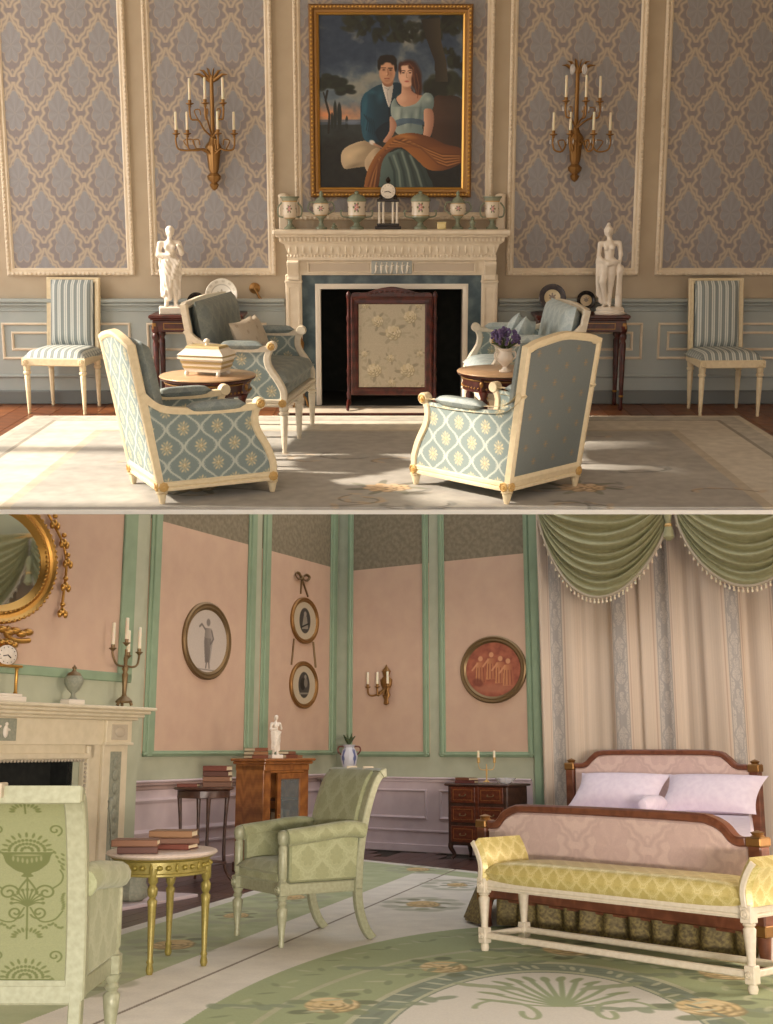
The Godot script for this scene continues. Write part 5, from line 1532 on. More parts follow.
func palette_b():
	var M := mats
	M.pink = mat(Color.WHITE, 0.85, 0, mottle(c8(208, 179, 154), c8(199, 167, 146), 5.0, 5), 1.6)
	M.frieze = mat(Color.WHITE, 0.9, 0, mottle(c8(122, 114, 94), c8(142, 132, 110), 14.0, 4, 256, 1, 1, 1.8), 1.0)  # darker mottled tone for the panels above the upper dividing line
	M.sage = mat(Color.WHITE, 0.8, 0, mottle(c8(186, 190, 166), c8(174, 178, 154), 4.0), 1.2)
	M.green = mat(Color.WHITE, 0.6, 0, mottle(c8(150, 172, 142), c8(137, 158, 130), 4.0), 1.0)
	M.lilac = mat(Color.WHITE, 0.6, 0, mottle(c8(216, 200, 202), c8(204, 186, 190), 4.0), 1.0)
	M.taupe = mat(c8(176, 152, 146), 0.6)
	M.boards = mat(Color.WHITE, 0.35, 0, woodtex(c8(92, 62, 54), c8(64, 42, 38)), 0.9)
	M.boards2 = mat(Color.WHITE, 0.38, 0, woodtex(c8(104, 72, 62), c8(74, 50, 44), 5.0), 0.9)
	M.rug_b = mat(Color.WHITE, 0.95, 0, rug_b(), -1.0)
	M.mantel = mat(Color.WHITE, 0.5, 0, mottle(c8(226, 214, 186), c8(212, 200, 170), 5.0), 0.7)
	M.relief = mat(c8(190, 178, 156), 0.6)
	M.grey = mat(Color.WHITE, 0.6, 0, mottle(c8(160, 160, 140), c8(136, 140, 124), 9.0), 0.3)
	M.velvet = mat(Color.WHITE, 0.8, 0, damask(c8(154, 157, 120), c8(164, 166, 130), c8(146, 149, 111), 192), 0.20)
	M.velvet.rim_enabled = true
	M.velvet.rim = 0.3
	M.arabesque = mat(Color.WHITE, 0.7, 0, arabesque(), 1.0)
	M.arabesque.uv1_scale = Vector3(1 / 0.32, 1 / 0.42, 1 / 0.32)
	M.arabesque.uv1_offset = Vector3(0.016, 0.854, 0)
	M.silver = mat(Color.WHITE, 0.4, 0.1, mottle(c8(170, 171, 143), c8(150, 151, 123), 9.0), 0.3)
	M.bluegilt = mat(c8(146, 132, 62), 0.45, 0.35)
	M.giltwood = mat(Color.WHITE, 0.4, 0.3, mottle(c8(156, 143, 78), c8(134, 122, 62), 9.0), 0.25)
	M.marble_top = mat(Color.WHITE, 0.35, 0, mottle(c8(222, 206, 194), c8(200, 182, 168), 8.0), 0.3)
	M.walnut = mat(Color.WHITE, 0.35, 0, woodtex(c8(176, 114, 58), c8(132, 80, 40), 4.0), 0.6)
	M.darkwood = mat(Color.WHITE, 0.35, 0, woodtex(c8(92, 62, 48), c8(62, 40, 32), 5.0), 0.5)
	M.marquetry = mat(Color.WHITE, 0.3, 0, woodtex(c8(128, 66, 40), c8(92, 44, 28), 6.0), 0.35)
	M.bedwood = mat(Color.WHITE, 0.35, 0, woodtex(c8(136, 84, 60), c8(104, 60, 42), 5.0), 0.6)
	M.rose = mat(Color.WHITE, 0.58, 0, damask(c8(228, 202, 192), c8(214, 186, 178), c8(218, 190, 182), 192, 0.03), 0.56)
	M.yellow = mat(Color.WHITE, 0.34, 0.1, damask(c8(210, 194, 124), c8(226, 212, 152), c8(200, 182, 110), 192, 0.08), 0.11)
	M.linen = mat(Color.WHITE, 0.75, 0, mottle(c8(236, 224, 234), c8(222, 208, 222), 6.0), 0.5)
	M.brocade = mat(Color.WHITE, 0.7, 0, mottle(c8(140, 126, 78), c8(92, 80, 54), 16.0, 3, 256, 1, 1, 2.0), 0.4)
	M.swag = mat(Color.WHITE, 0.62, 0, mottle(c8(170, 169, 130), c8(154, 153, 114), 6.0), 0.5)
	M.swag.rim_enabled = true
	M.swag.rim = 0.3
	M.curtain = mat(Color.WHITE, 0.8, 0, curtain_tex(), -1.0)
	M.bronze = mat(c8(132, 110, 78), 0.45, 0.7)
	M.paper = mat(c8(216, 200, 170), 0.8)
	M.soil = mat(c8(64, 56, 48), 0.8)
	M.pane = mat(Color(0.62, 0.68, 0.70, 0.22), 0.04)
	M.pane.transparency = BaseMaterial3D.TRANSPARENCY_ALPHA
	M.mirror = mat(c8(226, 228, 226), 0.03, 1.0)
	M.greenwall = mat(c8(86, 98, 74), 0.8)

func curtain_tex() -> ImageTexture:
	# plain rosy silk with vertical bands of grey lace scrolls; one repeat is 0.62 m wide, 0.9 m high
	var im := paint(256, 384, func(u, v):
		var q := c8(208, 191, 172)
		var w := 0.97 + 0.06 * hsh(floor(u * 256), 3.0) + 0.02 * hsh(u * 256, v * 384)
		if u > 0.66 and u < 0.94:
			q = c8(196, 188, 178)
			var x: float = (u - 0.80) / 0.14
			var y := fposmod(v * 3.0, 1.0) - 0.5
			var r := sqrt(x * x + y * y * 2.2)
			if absf(r - 0.66 - 0.12 * sin(v * 40.0)) < 0.10 or absf(sin(atan2(y, x) * 3.0 + v * 9.0) - r * 1.5) < 0.20 or hsh(floor(u * 90), floor(v * 130)) > 0.82: q = c8(172, 166, 160)
			if absf(absf(x) - 0.92) < 0.06: q = c8(164, 156, 148)
		elif absf(u - 0.62) < 0.012 or absf(u - 0.98) < 0.01: q = c8(190, 168, 150)
		return Color(q.r * w, q.g * w, q.b * w))
	return tex(im)

func arabesque() -> ImageTexture:
	# candelabrum ornament: footed urn heaped with fruit, volutes, sprays and a palmette, olive on pale green
	var bg := c8(132, 135, 96); var ol := c8(92, 98, 52)
	var W := 240; var H := 416
	var im := paint(W, H, func(u, v):
		var w := 0.93 + 0.14 * hsh(u * 240, v * 416)
		return Color(bg.r * w, bg.g * w, bg.b * w))
	var c := 120.0
	# urn
	var half := spline([Vector2(0, 196), Vector2(16, 192), Vector2(10, 182), Vector2(30, 172), Vector2(54, 148), Vector2(62, 122), Vector2(70, 112), Vector2(50, 112), Vector2(0, 112)], 5)
	var urn := []
	for q in half: urn.append(Vector2(c + q.x, q.y))
	half.reverse()
	for q in half: urn.append(Vector2(c - q.x, q.y))
	fillp(im, urn, ol)
	for k in 7: spot(im, c - 36 + k * 12, 142 - 3 * absi(k - 3), 4, 11, bg, 0, 0.4, 0.75)
	spot(im, c, 122, 46, 4, bg, 0, 0.4, 0.7)
	# fruit and leaves above the rim
	for r in [[46, 34, 15], [30, 22, 11], [14, 10, 6]]:
		for k in int(r[2]):
			var a: float = PI * k / (r[2] - 1.0)
			spot(im, c - cos(a) * r[0], 106 - sin(a) * r[1], 5.5, 5.5, ol, a, 0.35, 0.95)
	for k in 11:
		var a := PI * k / 10.0
		spot(im, c - cos(a) * 58, 104 - sin(a) * 50, 11, 4.5, ol, a, 0.4, 0.9)
	for s in [-1.0, 1.0]:
		var spiral := func(x: float, y: float, r0: float, turns: float, dir: float, ph: float) -> Array:
			var o := []
			for k in 30:
				var t := k / 29.0
				o.append(Vector2(c + s * (x + cos(ph + dir * t * turns * TAU) * r0 * (1.0 - t * 0.85)), y + sin(ph + dir * t * turns * TAU) * r0 * (1.0 - t * 0.85)))
			return o
		line(im, spiral.call(48, 246, 26, 1.4, 1.0, 3.4), 6, ol)
		line(im, spiral.call(30, 312, 22, 1.4, -1.0, 2.8), 5.5, ol)
		line(im, spiral.call(74, 38, 20, 1.3, -1.0, 1.2), 5, ol)
		line(im, spline([Vector2(c, 200), Vector2(c + s * 14, 222), Vector2(c + s * 22, 238), Vector2(c + s * 26, 252)], 5), 5.5, ol)
		line(im, spline([Vector2(c + s * 66, 232), Vector2(c + s * 86, 214), Vector2(c + s * 92, 190), Vector2(c + s * 84, 170)], 5), 4.5, ol)
		line(im, spline([Vector2(c + s * 8, 296), Vector2(c + s * 34, 340), Vector2(c + s * 70, 336), Vector2(c + s * 92, 306)], 5), 4.5, ol)
		for k in 8:
			spot(im, c + s * (92 - 3 * k * (k % 2)), 168 - k * 8, 8, 4, ol, s * (0.7 + 0.3 * (k % 2)), 0.4, 0.9)
			spot(im, c + s * (92 + 2 * sin(k)), 300 - k * 7, 7, 4, ol, -s * 0.7, 0.4, 0.85)
			spot(im, c + s * (34 + k * 8), 356 + 7 * sin(k * 1.2), 7, 4.5, ol, k, 0.4, 0.9)
		for k in 14: spot(im, c + s * 112, 14 + k * 29, 5, 10, ol, 0.4 * (k % 2), 0.4, 0.8)
	line(im, [Vector2(c, 196), Vector2(c, 400)], 5, ol)
	for k in 11:
		var a := PI * k / 10.0
		line(im, spline([Vector2(c, 292), Vector2(c - cos(a) * 22, 280 - sin(a) * 20), Vector2(c - cos(a) * 40, 282 - sin(a) * 44)], 4), 4.5, ol)
		spot(im, c - cos(a) * 41, 281 - sin(a) * 45, 6, 6, ol, 0, 0.4)
		spot(im, c - cos(a) * 34, 392 - sin(a) * 24, 10, 4.5, ol, a, 0.4, 0.9)
	im.resize(W / 2, H / 2, Image.INTERPOLATE_BILINEAR)
	im.resize(W, H, Image.INTERPOLATE_CUBIC)
	return tex(im)

func rug_b() -> ImageTexture:
	# the whole bedroom carpet seen from above: x -3.0 .. 4.3, z -13.8 .. -3.9
	var W := 1168; var H := 1584
	var sx := 7.3 / W; var sz := 9.9 / H
	var p0 := Vector2(-0.276, -13.718); var el := Vector2(-0.2657, 0.9641); var er := Vector2(0.6415, 0.7671)
	var det := el.x * er.y - el.y * er.x
	fn.seed = 17; fn.frequency = 1.0; fn.fractal_octaves = 3
	var cream := c8(234, 231, 220); var green := c8(178, 192, 150); var sea := c8(148, 162, 144); var edge := c8(196, 200, 168)
	var im := paint(W, H, func(u, v):
		var p := Vector2(-3.0 + u * 7.3, -13.8 + v * 9.9)
		var d := p - p0
		var b := (d.x * er.y - d.y * er.x) / det     # along the left edge, i.e. away from the right one
		var a := (el.x * d.y - el.y * d.x) / det     # away from the left edge
		var n := fn.get_noise_2d(p.x * 3, p.y * 3)
		var q := cream
		if a < 1.10 or b < 0.55:
			q = green.lerp(edge, 0.35 + 0.3 * n)
			if a < 0.14 or b < 0.16: q = cream.darkened(0.04)
		if absf(a - 1.47) < 0.012: q = c8(150, 142, 128)
		if absf(b - 0.95) < 0.02 and a > 1.4: q = c8(196, 188, 170)
		var cx := 0.64 + (-5.3 - p.y) * 0.1
		var ex := p.x - cx; var ez := p.y + 5.3
		var r1 := Vector2(ex / 1.55, ez / 3.4).length()
		var r2 := Vector2(ex / 1.25, ez / 2.45).length()
		var r3 := Vector2(ex / 0.86, ez / 1.93).length()
		var r4 := Vector2(ex / 0.68, ez / 1.62).length()
		if r1 < 1.0: q = green.darkened(0.02 + 0.04 * n)
		if absf(r2 - 1.0) < 0.014: q = edge
		if r3 < 1.0: q = sea
		if absf(r3 - 1.0) < 0.018 or absf(r4 - 1.03) < 0.016: q = edge.lightened(0.1)
		if r4 < 1.0: q = c8(238, 236, 226).darkened(0.03 + 0.05 * n)
		var w := 0.96 + 0.05 * n + 0.04 * (hsh(u * W, v * H) - 0.5)
		return Color(q.r * w, q.g * w, q.b * w))
	var at := func(x: float, z: float) -> Vector2: return Vector2((x + 3.0) / sx, (z + 13.8) / sz)
	var gold := c8(222, 200, 146); var lf := c8(142, 154, 122)
	for e in [[-0.25, -6.09, 0.17], [0.30, -7.10, 0.17], [1.05, -7.69, 0.2], [1.45, -6.03, 0.2], [1.75, -6.9, 0.18], [-0.3, -5.0, 0.17]]:
		var p: Vector2 = at.call(e[0], e[1])
		for s in [-1.0, 1.0]:
			for k in 6: spot(im, p.x + s * (24 + k * 12), p.y + s * 9 - k * 5 * s + 10 * sin(k), 13, 7, lf.lerp(sea, 0.5), s * 0.6 + k, 0.3, 0.85)
		rose(im, p.x, p.y, e[2] / sx * 0.72, e[2] / sz * 1.25, gold, lf, int(e[0] * 10))
	for e in [[0.27, -9.85, 0.2], [-1.27, -7.87, 0.2], [-0.75, -10.3, 0.18], [-1.05, -9.2, 0.14], [0.3, -12.6, 0.18], [1.2, -11.4, 0.18], [-1.55, -6.6, 0.2], [0.6, -11.2, 0.14]]:
		var p: Vector2 = at.call(e[0], e[1])
		for k in 9: spot(im, p.x + cos(k * 0.7) * 40, p.y + sin(k * 0.7) * 62, 14, 20, c8(164, 168, 146), k * 0.7, 0.4, 0.6)
		rose(im, p.x, p.y, e[2] / sx * 0.6, e[2] / sz * 1.2, c8(212, 188, 138), c8(156, 162, 134), int(e[1] * 10))
	# leaf sprays round the green band
	for k in 90:
		var t := -0.2 + PI * 1.2 * k / 90.0
		var z := -5.3 - 3.12 * sin(t); var x := 0.64 + (-5.3 - z) * 0.1 - 1.40 * cos(t)
		var p: Vector2 = at.call(x, z)
		spot(im, p.x + 7 * (k % 3 - 1), p.y + 8 * sin(k * 1.7), 4, 11, lf.darkened(0.06) if k % 2 else edge, t + (k % 4) * 0.8, 0.5, 0.6)
		if k % 3 == 0:
			z = -5.3 - 2.18 * sin(t); x = 0.64 + (-5.3 - z) * 0.1 - 1.06 * cos(t)
			p = at.call(x, z)
			spot(im, p.x, p.y, 4, 13, edge.lightened(0.05), t + 0.8, 0.4, 0.7)
			spot(im, p.x + 9, p.y + 6, 4, 12, lf, t - 0.6, 0.3, 0.8)
	for k in 70:
		var t := -0.2 + PI * 1.2 * k / 70.0
		var z := -5.3 - 1.79 * sin(t); var x := 0.64 + (-5.3 - z) * 0.1 - 0.775 * cos(t)
		var p: Vector2 = at.call(x, z)
		spot(im, p.x + 5 * (k % 3 - 1), p.y, 3, 11, edge.lightened(0.2) if k % 2 else sea.darkened(0.12), t + (k % 2) * 1.4, 0.3, 0.8)
	# green palmette and scrolls in the middle
	var c: Vector2 = at.call(0.80, -6.05)
	for k in 13:
		var a := PI * (k + 0.0) / 12.0
		var pts := []
		for j in 8:
			var rr := j / 7.0
			pts.append(c + Vector2(-cos(a) * 50 * rr, -sin(a) * 108 * rr - 22 * rr * rr * absf(cos(a))))
		line(im, pts, 4.5, c8(160, 174, 138))
		spot(im, pts[7].x, pts[7].y, 4.5, 14, c8(158, 170, 134), -cos(a), 0.3)
	for s in [-1.0, 1.0]:
		var pts := []
		for j in 26:
			var t := j / 25.0
			var a := t * 7.5
			pts.append(c + Vector2(s * (16 + 46 * t + cos(a) * (16 - 9 * t)), 18 + sin(a) * (34 - 18 * t) - t * 26))
		line(im, pts, 4.5, c8(166, 178, 144))
		for j in 5: spot(im, c.x + s * (30 + j * 9), c.y - 70 - j * 4, 6, 14, c8(168, 178, 146), s * 0.7, 0.3)
	return tex(im)

func strip_box(s, x0, y0, x1, y1, z, t, b := 0.006):
	bx(s, Vector3((x0 + x1) / 2, (y0 + y1) / 2, z + t / 2), Vector3(absf(x1 - x0), absf(y1 - y0), t), b)

func green_frame(parent: Node, x0: float, y0: float, x1: float, y1: float, vw: float, hw: float, z: float):
	# painted bolection moulding; vw, hw: widths of uprights and bottom rail
	var M := mats
	for e in [[x0, y0, x0 + vw, y1], [x1 - vw, y0, x1, y1], [x0, y0, x1, y0 + hw]]:
		var s := mb()
		strip_box(s, e[0], e[1], e[2], e[3], z, 0.018, 0.005)
		var dx: float = (e[2] - e[0]) * 0.25 if e[3] - e[1] > 0.5 else 0.0
		var dy: float = (e[3] - e[1]) * 0.25 if dx == 0.0 else 0.0
		strip_box(s, e[0] + dx, e[1] + dy, e[2] - dx, e[3] - dy, z, 0.034, 0.008)
		obj("panel_moulding", s, M.green, parent)

func room_b():
	var M := mats
	var s := mb()
	XF = TB
	s = mb()
	bx(s, Vector3(0.2, -0.06, -10.1), Vector3(9.2, 0.08, 12.6), 0)
	var fl := struct("floor", s, M.soil, "dark wooden floor under the green bedroom carpet")
	# boards where the carpet leaves them bare
	var el := Vector2(-0.2657, 0.9641); var pr := Vector2(0.9641, 0.2657)
	var p0 := Vector2(-0.276, -13.718); var er := Vector2(0.6415, 0.7671)
	var det := el.x * er.y - el.y * er.x
	rng.seed = 8
	for i in range(-18, 34):
		var off := i * 0.15
		var l := -3.2 + rng.randf() * 1.2
		while l < 8.6:
			var len := rng.randf_range(1.0, 1.7)
			var c := p0 + pr * (off + 0.075) + el * (l + len / 2)
			var show := false
			var ok := true
			for t in [0.0, 0.5, 1.0]:
				var p: Vector2 = p0 + pr * (off + 0.075) + el * (l + len * t)
				var d: Vector2 = p - p0
				var b: float = (d.x * er.y - d.y * er.x) / det
				var a: float = (el.x * d.y - el.y * d.x) / det
				if (a < 0.25 or b < 0.2) and a > -3: show = true
				if (p - Vector2(-0.608, -15.522)).dot(Vector2(0.903, 0.4296)) < -0.3 or (p - Vector2(-0.608, -15.522)).dot(Vector2(-0.585, 0.811)) < -0.5: ok = false
			if show and ok and absf(c.x) < 3.0 and c.y < -5.0:
				s = mb()
				bx(s, Vector3(0, -0.01, 0), Vector3(0.147, 0.02, len - 0.003), 0.0016, Transform3D(Basis(Vector3.UP, atan2(el.x, el.y)), Vector3(c.x, 0, c.y)))
				obj("floor_board", s, M.boards if rng.randf() > 0.45 else M.boards2, fl)
			l += len
	# left wall with chimney breast
	XF = TLW
	s = mb()
	prism(s, PackedVector2Array([Vector2(0.1, 0), Vector2(0.1, 4.5), Vector2(-2.1, 4.2), Vector2(-4.2, 3.8), Vector2(-6.3, 3.4), Vector2(-8.4, 2.8), Vector2(-8.4, 0)]), -0.2, 0.0)
	var wl := struct("wall_side_left", s, M.sage, "bedroom wall with rosy panels in green mouldings, left of the corner")
	for e in [[-3.92, -1.97], [-1.83, -0.05]]:
		s = mb(); strip_box(s, e[0], 1.10, e[1], 3.33, 0, 0.008, 0); obj("wall_panel", s, M.pink, wl)
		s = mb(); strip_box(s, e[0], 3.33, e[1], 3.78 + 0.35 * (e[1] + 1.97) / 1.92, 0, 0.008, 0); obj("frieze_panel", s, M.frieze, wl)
		green_frame(wl, e[0], 1.07, e[1], 3.78 + 0.35 * (e[1] + 1.97) / 1.92, 0.17, 0.055, 0.008)
	s = mb(); strip_box(s, -4.3, 0, 0.0, 0.80, 0, 0.015, 0); obj("dado_board", s, M.lilac, wl)
	s = mb(); strip_box(s, -4.3, 0.80, 0.0, 0.83, 0, 0.04, 0.01); strip_box(s, -4.3, 0.765, 0.0, 0.80, 0, 0.026, 0.006); obj("chair_rail", s, M.taupe, wl)
	s = mb(); strip_box(s, -4.3, 0.83, 0.0, 0.855, 0, 0.045, 0.01); strip_box(s, -4.3, 0.24, 0.0, 0.27, 0.015, 0.014, 0.005); obj("dado_moulding", s, M.lilac, wl)
	for e in [[-4.1, -2.2], [-2.0, -0.2]]:
		s = mb()
		moulding(s, rect(e[0], 0.36, e[1], 0.69), [[0, 0], [0, 0.014], [-0.02, 0.02], [-0.05, 0.004], [-0.05, 0]], true, Transform3D(Basis(), Vector3(0, 0, 0.015)))
		obj("dado_panel_moulding", s, M.lilac, wl)
	s = mb(); strip_box(s, -4.3, 0, 0.0, 0.085, 0.015, 0.02, 0.006); struct("baseboard_side_left", s, M.lilac)
	# right wall
	XF = TRW
	s = mb()
	bx(s, Vector3(3.25, 2.2, -0.1), Vector3(6.7, 4.4, 0.2), 0)
	var wr := struct("wall_side_right", s, M.sage, "bedroom wall behind the commode and the bed hangings")
	for e in [[0.17, 1.37], [1.51, 2.75]]:
		s = mb(); strip_box(s, e[0], 1.08, e[1], 3.29, 0, 0.008, 0); obj("wall_panel", s, M.pink, wr)
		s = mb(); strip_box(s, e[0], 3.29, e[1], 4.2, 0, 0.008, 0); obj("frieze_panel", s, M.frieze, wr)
		green_frame(wr, e[0], 1.05, e[1], 4.2, 0.085, 0.06, 0.008)
	s = mb(); strip_box(s, 2.76, 0, 2.90, 3.85, 0, 0.07, 0.01); obj("pilaster", s, M.green, wr)
	s = mb(); strip_box(s, 0.0, 0, 2.7, 0.80, 0, 0.015, 0); obj("dado_board", s, M.lilac, wr)
	s = mb(); strip_box(s, 0.0, 0.80, 2.7, 0.825, 0, 0.04, 0.01); strip_box(s, 0.0, 0.77, 2.7, 0.80, 0, 0.026, 0.006); strip_box(s, 0.0, 0.22, 2.7, 0.245, 0.015, 0.014, 0.005); obj("chair_rail", s, M.lilac, wr)
	for e in [[0.45, 1.33], [1.5, 2.4]]:
		s = mb()
		moulding(s, rect(e[0], 0.36, e[1], 0.69), [[0, 0], [0, 0.014], [-0.014, 0.02], [-0.034, 0.004], [-0.034, 0]], true, Transform3D(Basis(), Vector3(0, 0, 0.015)))
		obj("dado_panel_moulding", s, M.lilac, wr)
	s = mb(); strip_box(s, 0.0, 0, 2.7, 0.085, 0.015, 0.02, 0.006); struct("baseboard_side_right", s, M.lilac)
	fireplace_b()
	wall_pictures_b()
	hangings()
	XF = TB
	s = mb()
	for i in 4: bx(s, Vector3(4.32, 1.6, -8.5 + i * 0.8), Vector3(0.05, 2.0, 0.04), 0.004)
	for i in 5: bx(s, Vector3(4.32, 0.62 + i * 0.49, -7.3), Vector3(0.05, 0.04, 2.44), 0.004)
	struct("window_3", s, M.chalk, "tall bedroom window on the right, outside the picture")
	furnish_b()

func fireplace_b():
	var M := mats
	XF = TLW
	# chimney breast: x runs towards the corner, so its far edge is at x = -4.3
	var s := mb()
	prism(s, PackedVector2Array([Vector2(-4.3, 1.3), Vector2(-4.3, 3.62), Vector2(-6.3, 3.36), Vector2(-8.4, 2.76), Vector2(-8.4, 1.3)]), 0.0, 0.24)
	bx(s, Vector3(-4.77, 0.65, 0.12), Vector3(0.94, 1.3, 0.24), 0)
	bx(s, Vector3(-7.85, 0.65, 0.12), Vector3(1.1, 1.3, 0.24), 0)
	bx(s, Vector3(-6.2, 1.2, 0.12), Vector3(2.5, 0.3, 0.24), 0)
	var br := struct("wall_chimney", s, M.sage, "chimney breast with rosy panel above the bedroom mantelpiece")
	s = mb()
	strip_box(s, -7.9, 1.76, -4.55, 2.85, 0.24, 0.006, 0)
	prism(s, PackedVector2Array([Vector2(-4.55, 2.85), Vector2(-4.55, 3.5), Vector2(-6.3, 3.27), Vector2(-7.9, 2.85)]), 0.24, 0.246)
	obj("wall_panel", s, M.pink, br)
	s = mb(); strip_box(s, -8.1, 1.72, -4.47, 1.80, 0.24, 0.03, 0.008); obj("panel_moulding", s, M.green, br)
	s = mb(); strip_box(s, -4.66, 1.72, -4.47, 3.5, 0.24, 0.03, 0.008); obj("panel_moulding", s, M.green, br)
	# firebox
	s = mb()
	bx(s, Vector3(-6.2, 0.55, 0.03), Vector3(2.5, 1.1, 0.06), 0)
	bx(s, Vector3(-5.22, 0.55, 0.14), Vector3(0.06, 1.1, 0.2), 0)
	bx(s, Vector3(-7.38, 0.55, 0.14), Vector3(0.06, 1.1, 0.2), 0)
	obj("firebox", s, M.soot, br)
	# the mantelpiece itself
	var t := thing("marble_fireplace", "cream carved fireplace with urn and candelabrum on its shelf", "fireplace", Vector3(-6.42, 0, 0.24))
	s = mb()
	bx(s, Vector3(0, 1.485, 0.11), Vector3(4.16, 0.03, 0.24), 0.008)
	bx(s, Vector3(0, 1.455, 0.10), Vector3(4.06, 0.03, 0.20), 0.008)
	obj("shelf", s, M.mantel, t)
	s = mb()
	for e in [[1.98, 1.44, 1.41, 0.17], [1.93, 1.41, 1.385, 0.14]]: bx(s, Vector3(0, (e[1] + e[2]) / 2, e[3] / 2), Vector3(e[0] * 2, e[1] - e[2], e[3]), 0.008)
	obj("cornice", s, M.mantel, t)
	s = mb()
	bx(s, Vector3(0, 1.28, 0.04), Vector3(3.72, 0.21, 0.08), 0.004)
	obj("frieze", s, M.mantel, t)
	s = mb()
	bx(s, Vector3(0.0, 1.29, 0.085), Vector3(0.85, 0.17, 0.012), 0.003)
	var tb := obj("carved_tablet", s, M.grey, t)
	for k in 7:
		s = mb()
		ell(s, Vector3(-0.3 + k * 0.1, 1.275 + 0.01 * (k % 2), 0.094), Vector3(0.03, 0.05, 0.012), 8, 5)
		ell(s, Vector3(-0.295 + k * 0.1, 1.33 + 0.01 * (k % 2), 0.096), Vector3(0.018, 0.016, 0.010), 8, 5)
		tube(s, [Vector3(-0.3 + k * 0.1, 1.30, 0.098), Vector3(-0.26 + k * 0.1, 1.285 + 0.03 * (k % 2), 0.098)], 0.009, 5)
		obj("carved_figure", s, M.chalk, tb)
	for sx in [-1, 1]:
		s = mb()
		bx(s, Vector3(sx * 1.70, 0.60, 0.04), Vector3(0.34, 1.2, 0.08), 0.006)
		bx(s, Vector3(sx * 1.70, 1.285, 0.055), Vector3(0.36, 0.20, 0.11), 0.006)
		bx(s, Vector3(sx * 1.70, 1.185, 0.06), Vector3(0.40, 0.025, 0.12), 0.006)
		bx(s, Vector3(sx * 1.70, 0.08, 0.055), Vector3(0.38, 0.16, 0.11), 0.006)
		var p := obj("pilaster", s, M.mantel, t)
		s = mb()
		bx(s, Vector3(sx * 1.70, 1.285, 0.112), Vector3(0.22, 0.13, 0.008), 0.002)
		ell(s, Vector3(sx * 1.70, 1.285, 0.115), Vector3(0.075, 0.045, 0.016), 12, 6)
		obj("rosette_block", s, M.relief, p)
		s = mb()
		bx(s, Vector3(sx * 1.70, 0.66, 0.082), Vector3(0.15, 0.92, 0.006), 0.002)
		for k in 8: ell(s, Vector3(sx * 1.70, 0.26 + k * 0.11, 0.086), Vector3(0.05 - 0.012 * (k % 2), 0.05, 0.012), 8, 5)
		obj("carved_drop", s, M.grey, p)
		s = mb()
		bx(s, Vector3(sx * 1.42, 0.60, 0.025), Vector3(0.22, 1.2, 0.05), 0.006)
		bx(s, Vector3(sx * 1.36, 0.60, 0.04), Vector3(0.05, 1.14, 0.06), 0.01)
		obj("architrave", s, M.mantel, t)
	s = mb()
	bx(s, Vector3(0, 1.12, 0.025), Vector3(2.9, 0.12, 0.05), 0.006)
	bx(s, Vector3(0, 1.085, 0.045), Vector3(2.72, 0.05, 0.06), 0.01)
	obj("architrave", s, M.mantel, t)
	s = mb()
	for k in 66: ell(s, Vector3(-1.3 + k * 0.04, 1.052, 0.06), Vector3(0.016, 0.016, 0.012), 6, 4)
	for k in 30:
		for sx in [-1, 1]: ell(s, Vector3(sx * 1.325, 1.02 - k * 0.035, 0.06), Vector3(0.014, 0.014, 0.012), 6, 4)
	var o := obj("bead_row", s, M.relief, t)
	o.set_meta("kind", "stuff")
	s = mb()
	bx(s, Vector3(-6.2, 0.012, 0.88), Vector3(2.4, 0.024, 1.04), 0.004)
	one("hearthstone", s, M.lilac, "white stone hearth slab beside the yellow table", "hearth")
	# round mirror
	t = thing("wall_mirror", "round gilt mirror with carved frame above the bedroom mantelpiece", "mirror", Vector3(-6.32, 2.61, 0.25))
	s = mb()
	prism(s, oval(0, 0, 0.56, 0.43, 48), 0.0, 0.012)
	obj("mirror_glass", s, M.mirror, t)
	s = mb()
	moulding(s, oval(0, 0, 0.715, 0.525, 56), [[0, 0], [0, 0.05], [-0.02, 0.07], [-0.045, 0.05], [-0.07, 0.04], [-0.10, 0.055], [-0.13, 0.03], [-0.15, 0.012]], true, ID, true)
	var fr := obj("frame", s, M.gilt, t)
	s = mb()
	for k in 72:
		var a := TAU * k / 72
		ell(s, Vector3(cos(a) * 0.605, sin(a) * 0.435, 0.045), Vector3(0.016, 0.014, 0.014), 6, 4)
		ell(s, Vector3(cos(a) * 0.70, sin(a) * 0.51, 0.062), Vector3(0.018, 0.016, 0.014), 6, 4)
	o = obj("bead_row", s, M.gilt, fr)
	o.set_meta("kind", "stuff")
	s = mb()
	for sx in [-1, 1]:
		var pts := []
		for k in 16:
			var a := k / 15.0 * 5.5
			pts.append(Vector3(sx * (0.10 + 0.28 * k / 15.0 + cos(a) * 0.08), -0.60 + sin(a) * (0.07 - 0.003 * k), 0.05))
		tube(s, pts, 0.022, 6)
		for k in 5: ell(s, Vector3(sx * (0.12 + k * 0.075), -0.555 - 0.02 * (k % 2), 0.05), Vector3(0.06, 0.03, 0.03), 8, 5)
	for k in 5: ell(s, Vector3(0, -0.60 - k * 0.035, 0.05), Vector3(0.07 - k * 0.012, 0.03, 0.03), 8, 5)
	obj("carved_base", s, M.gilt, t)
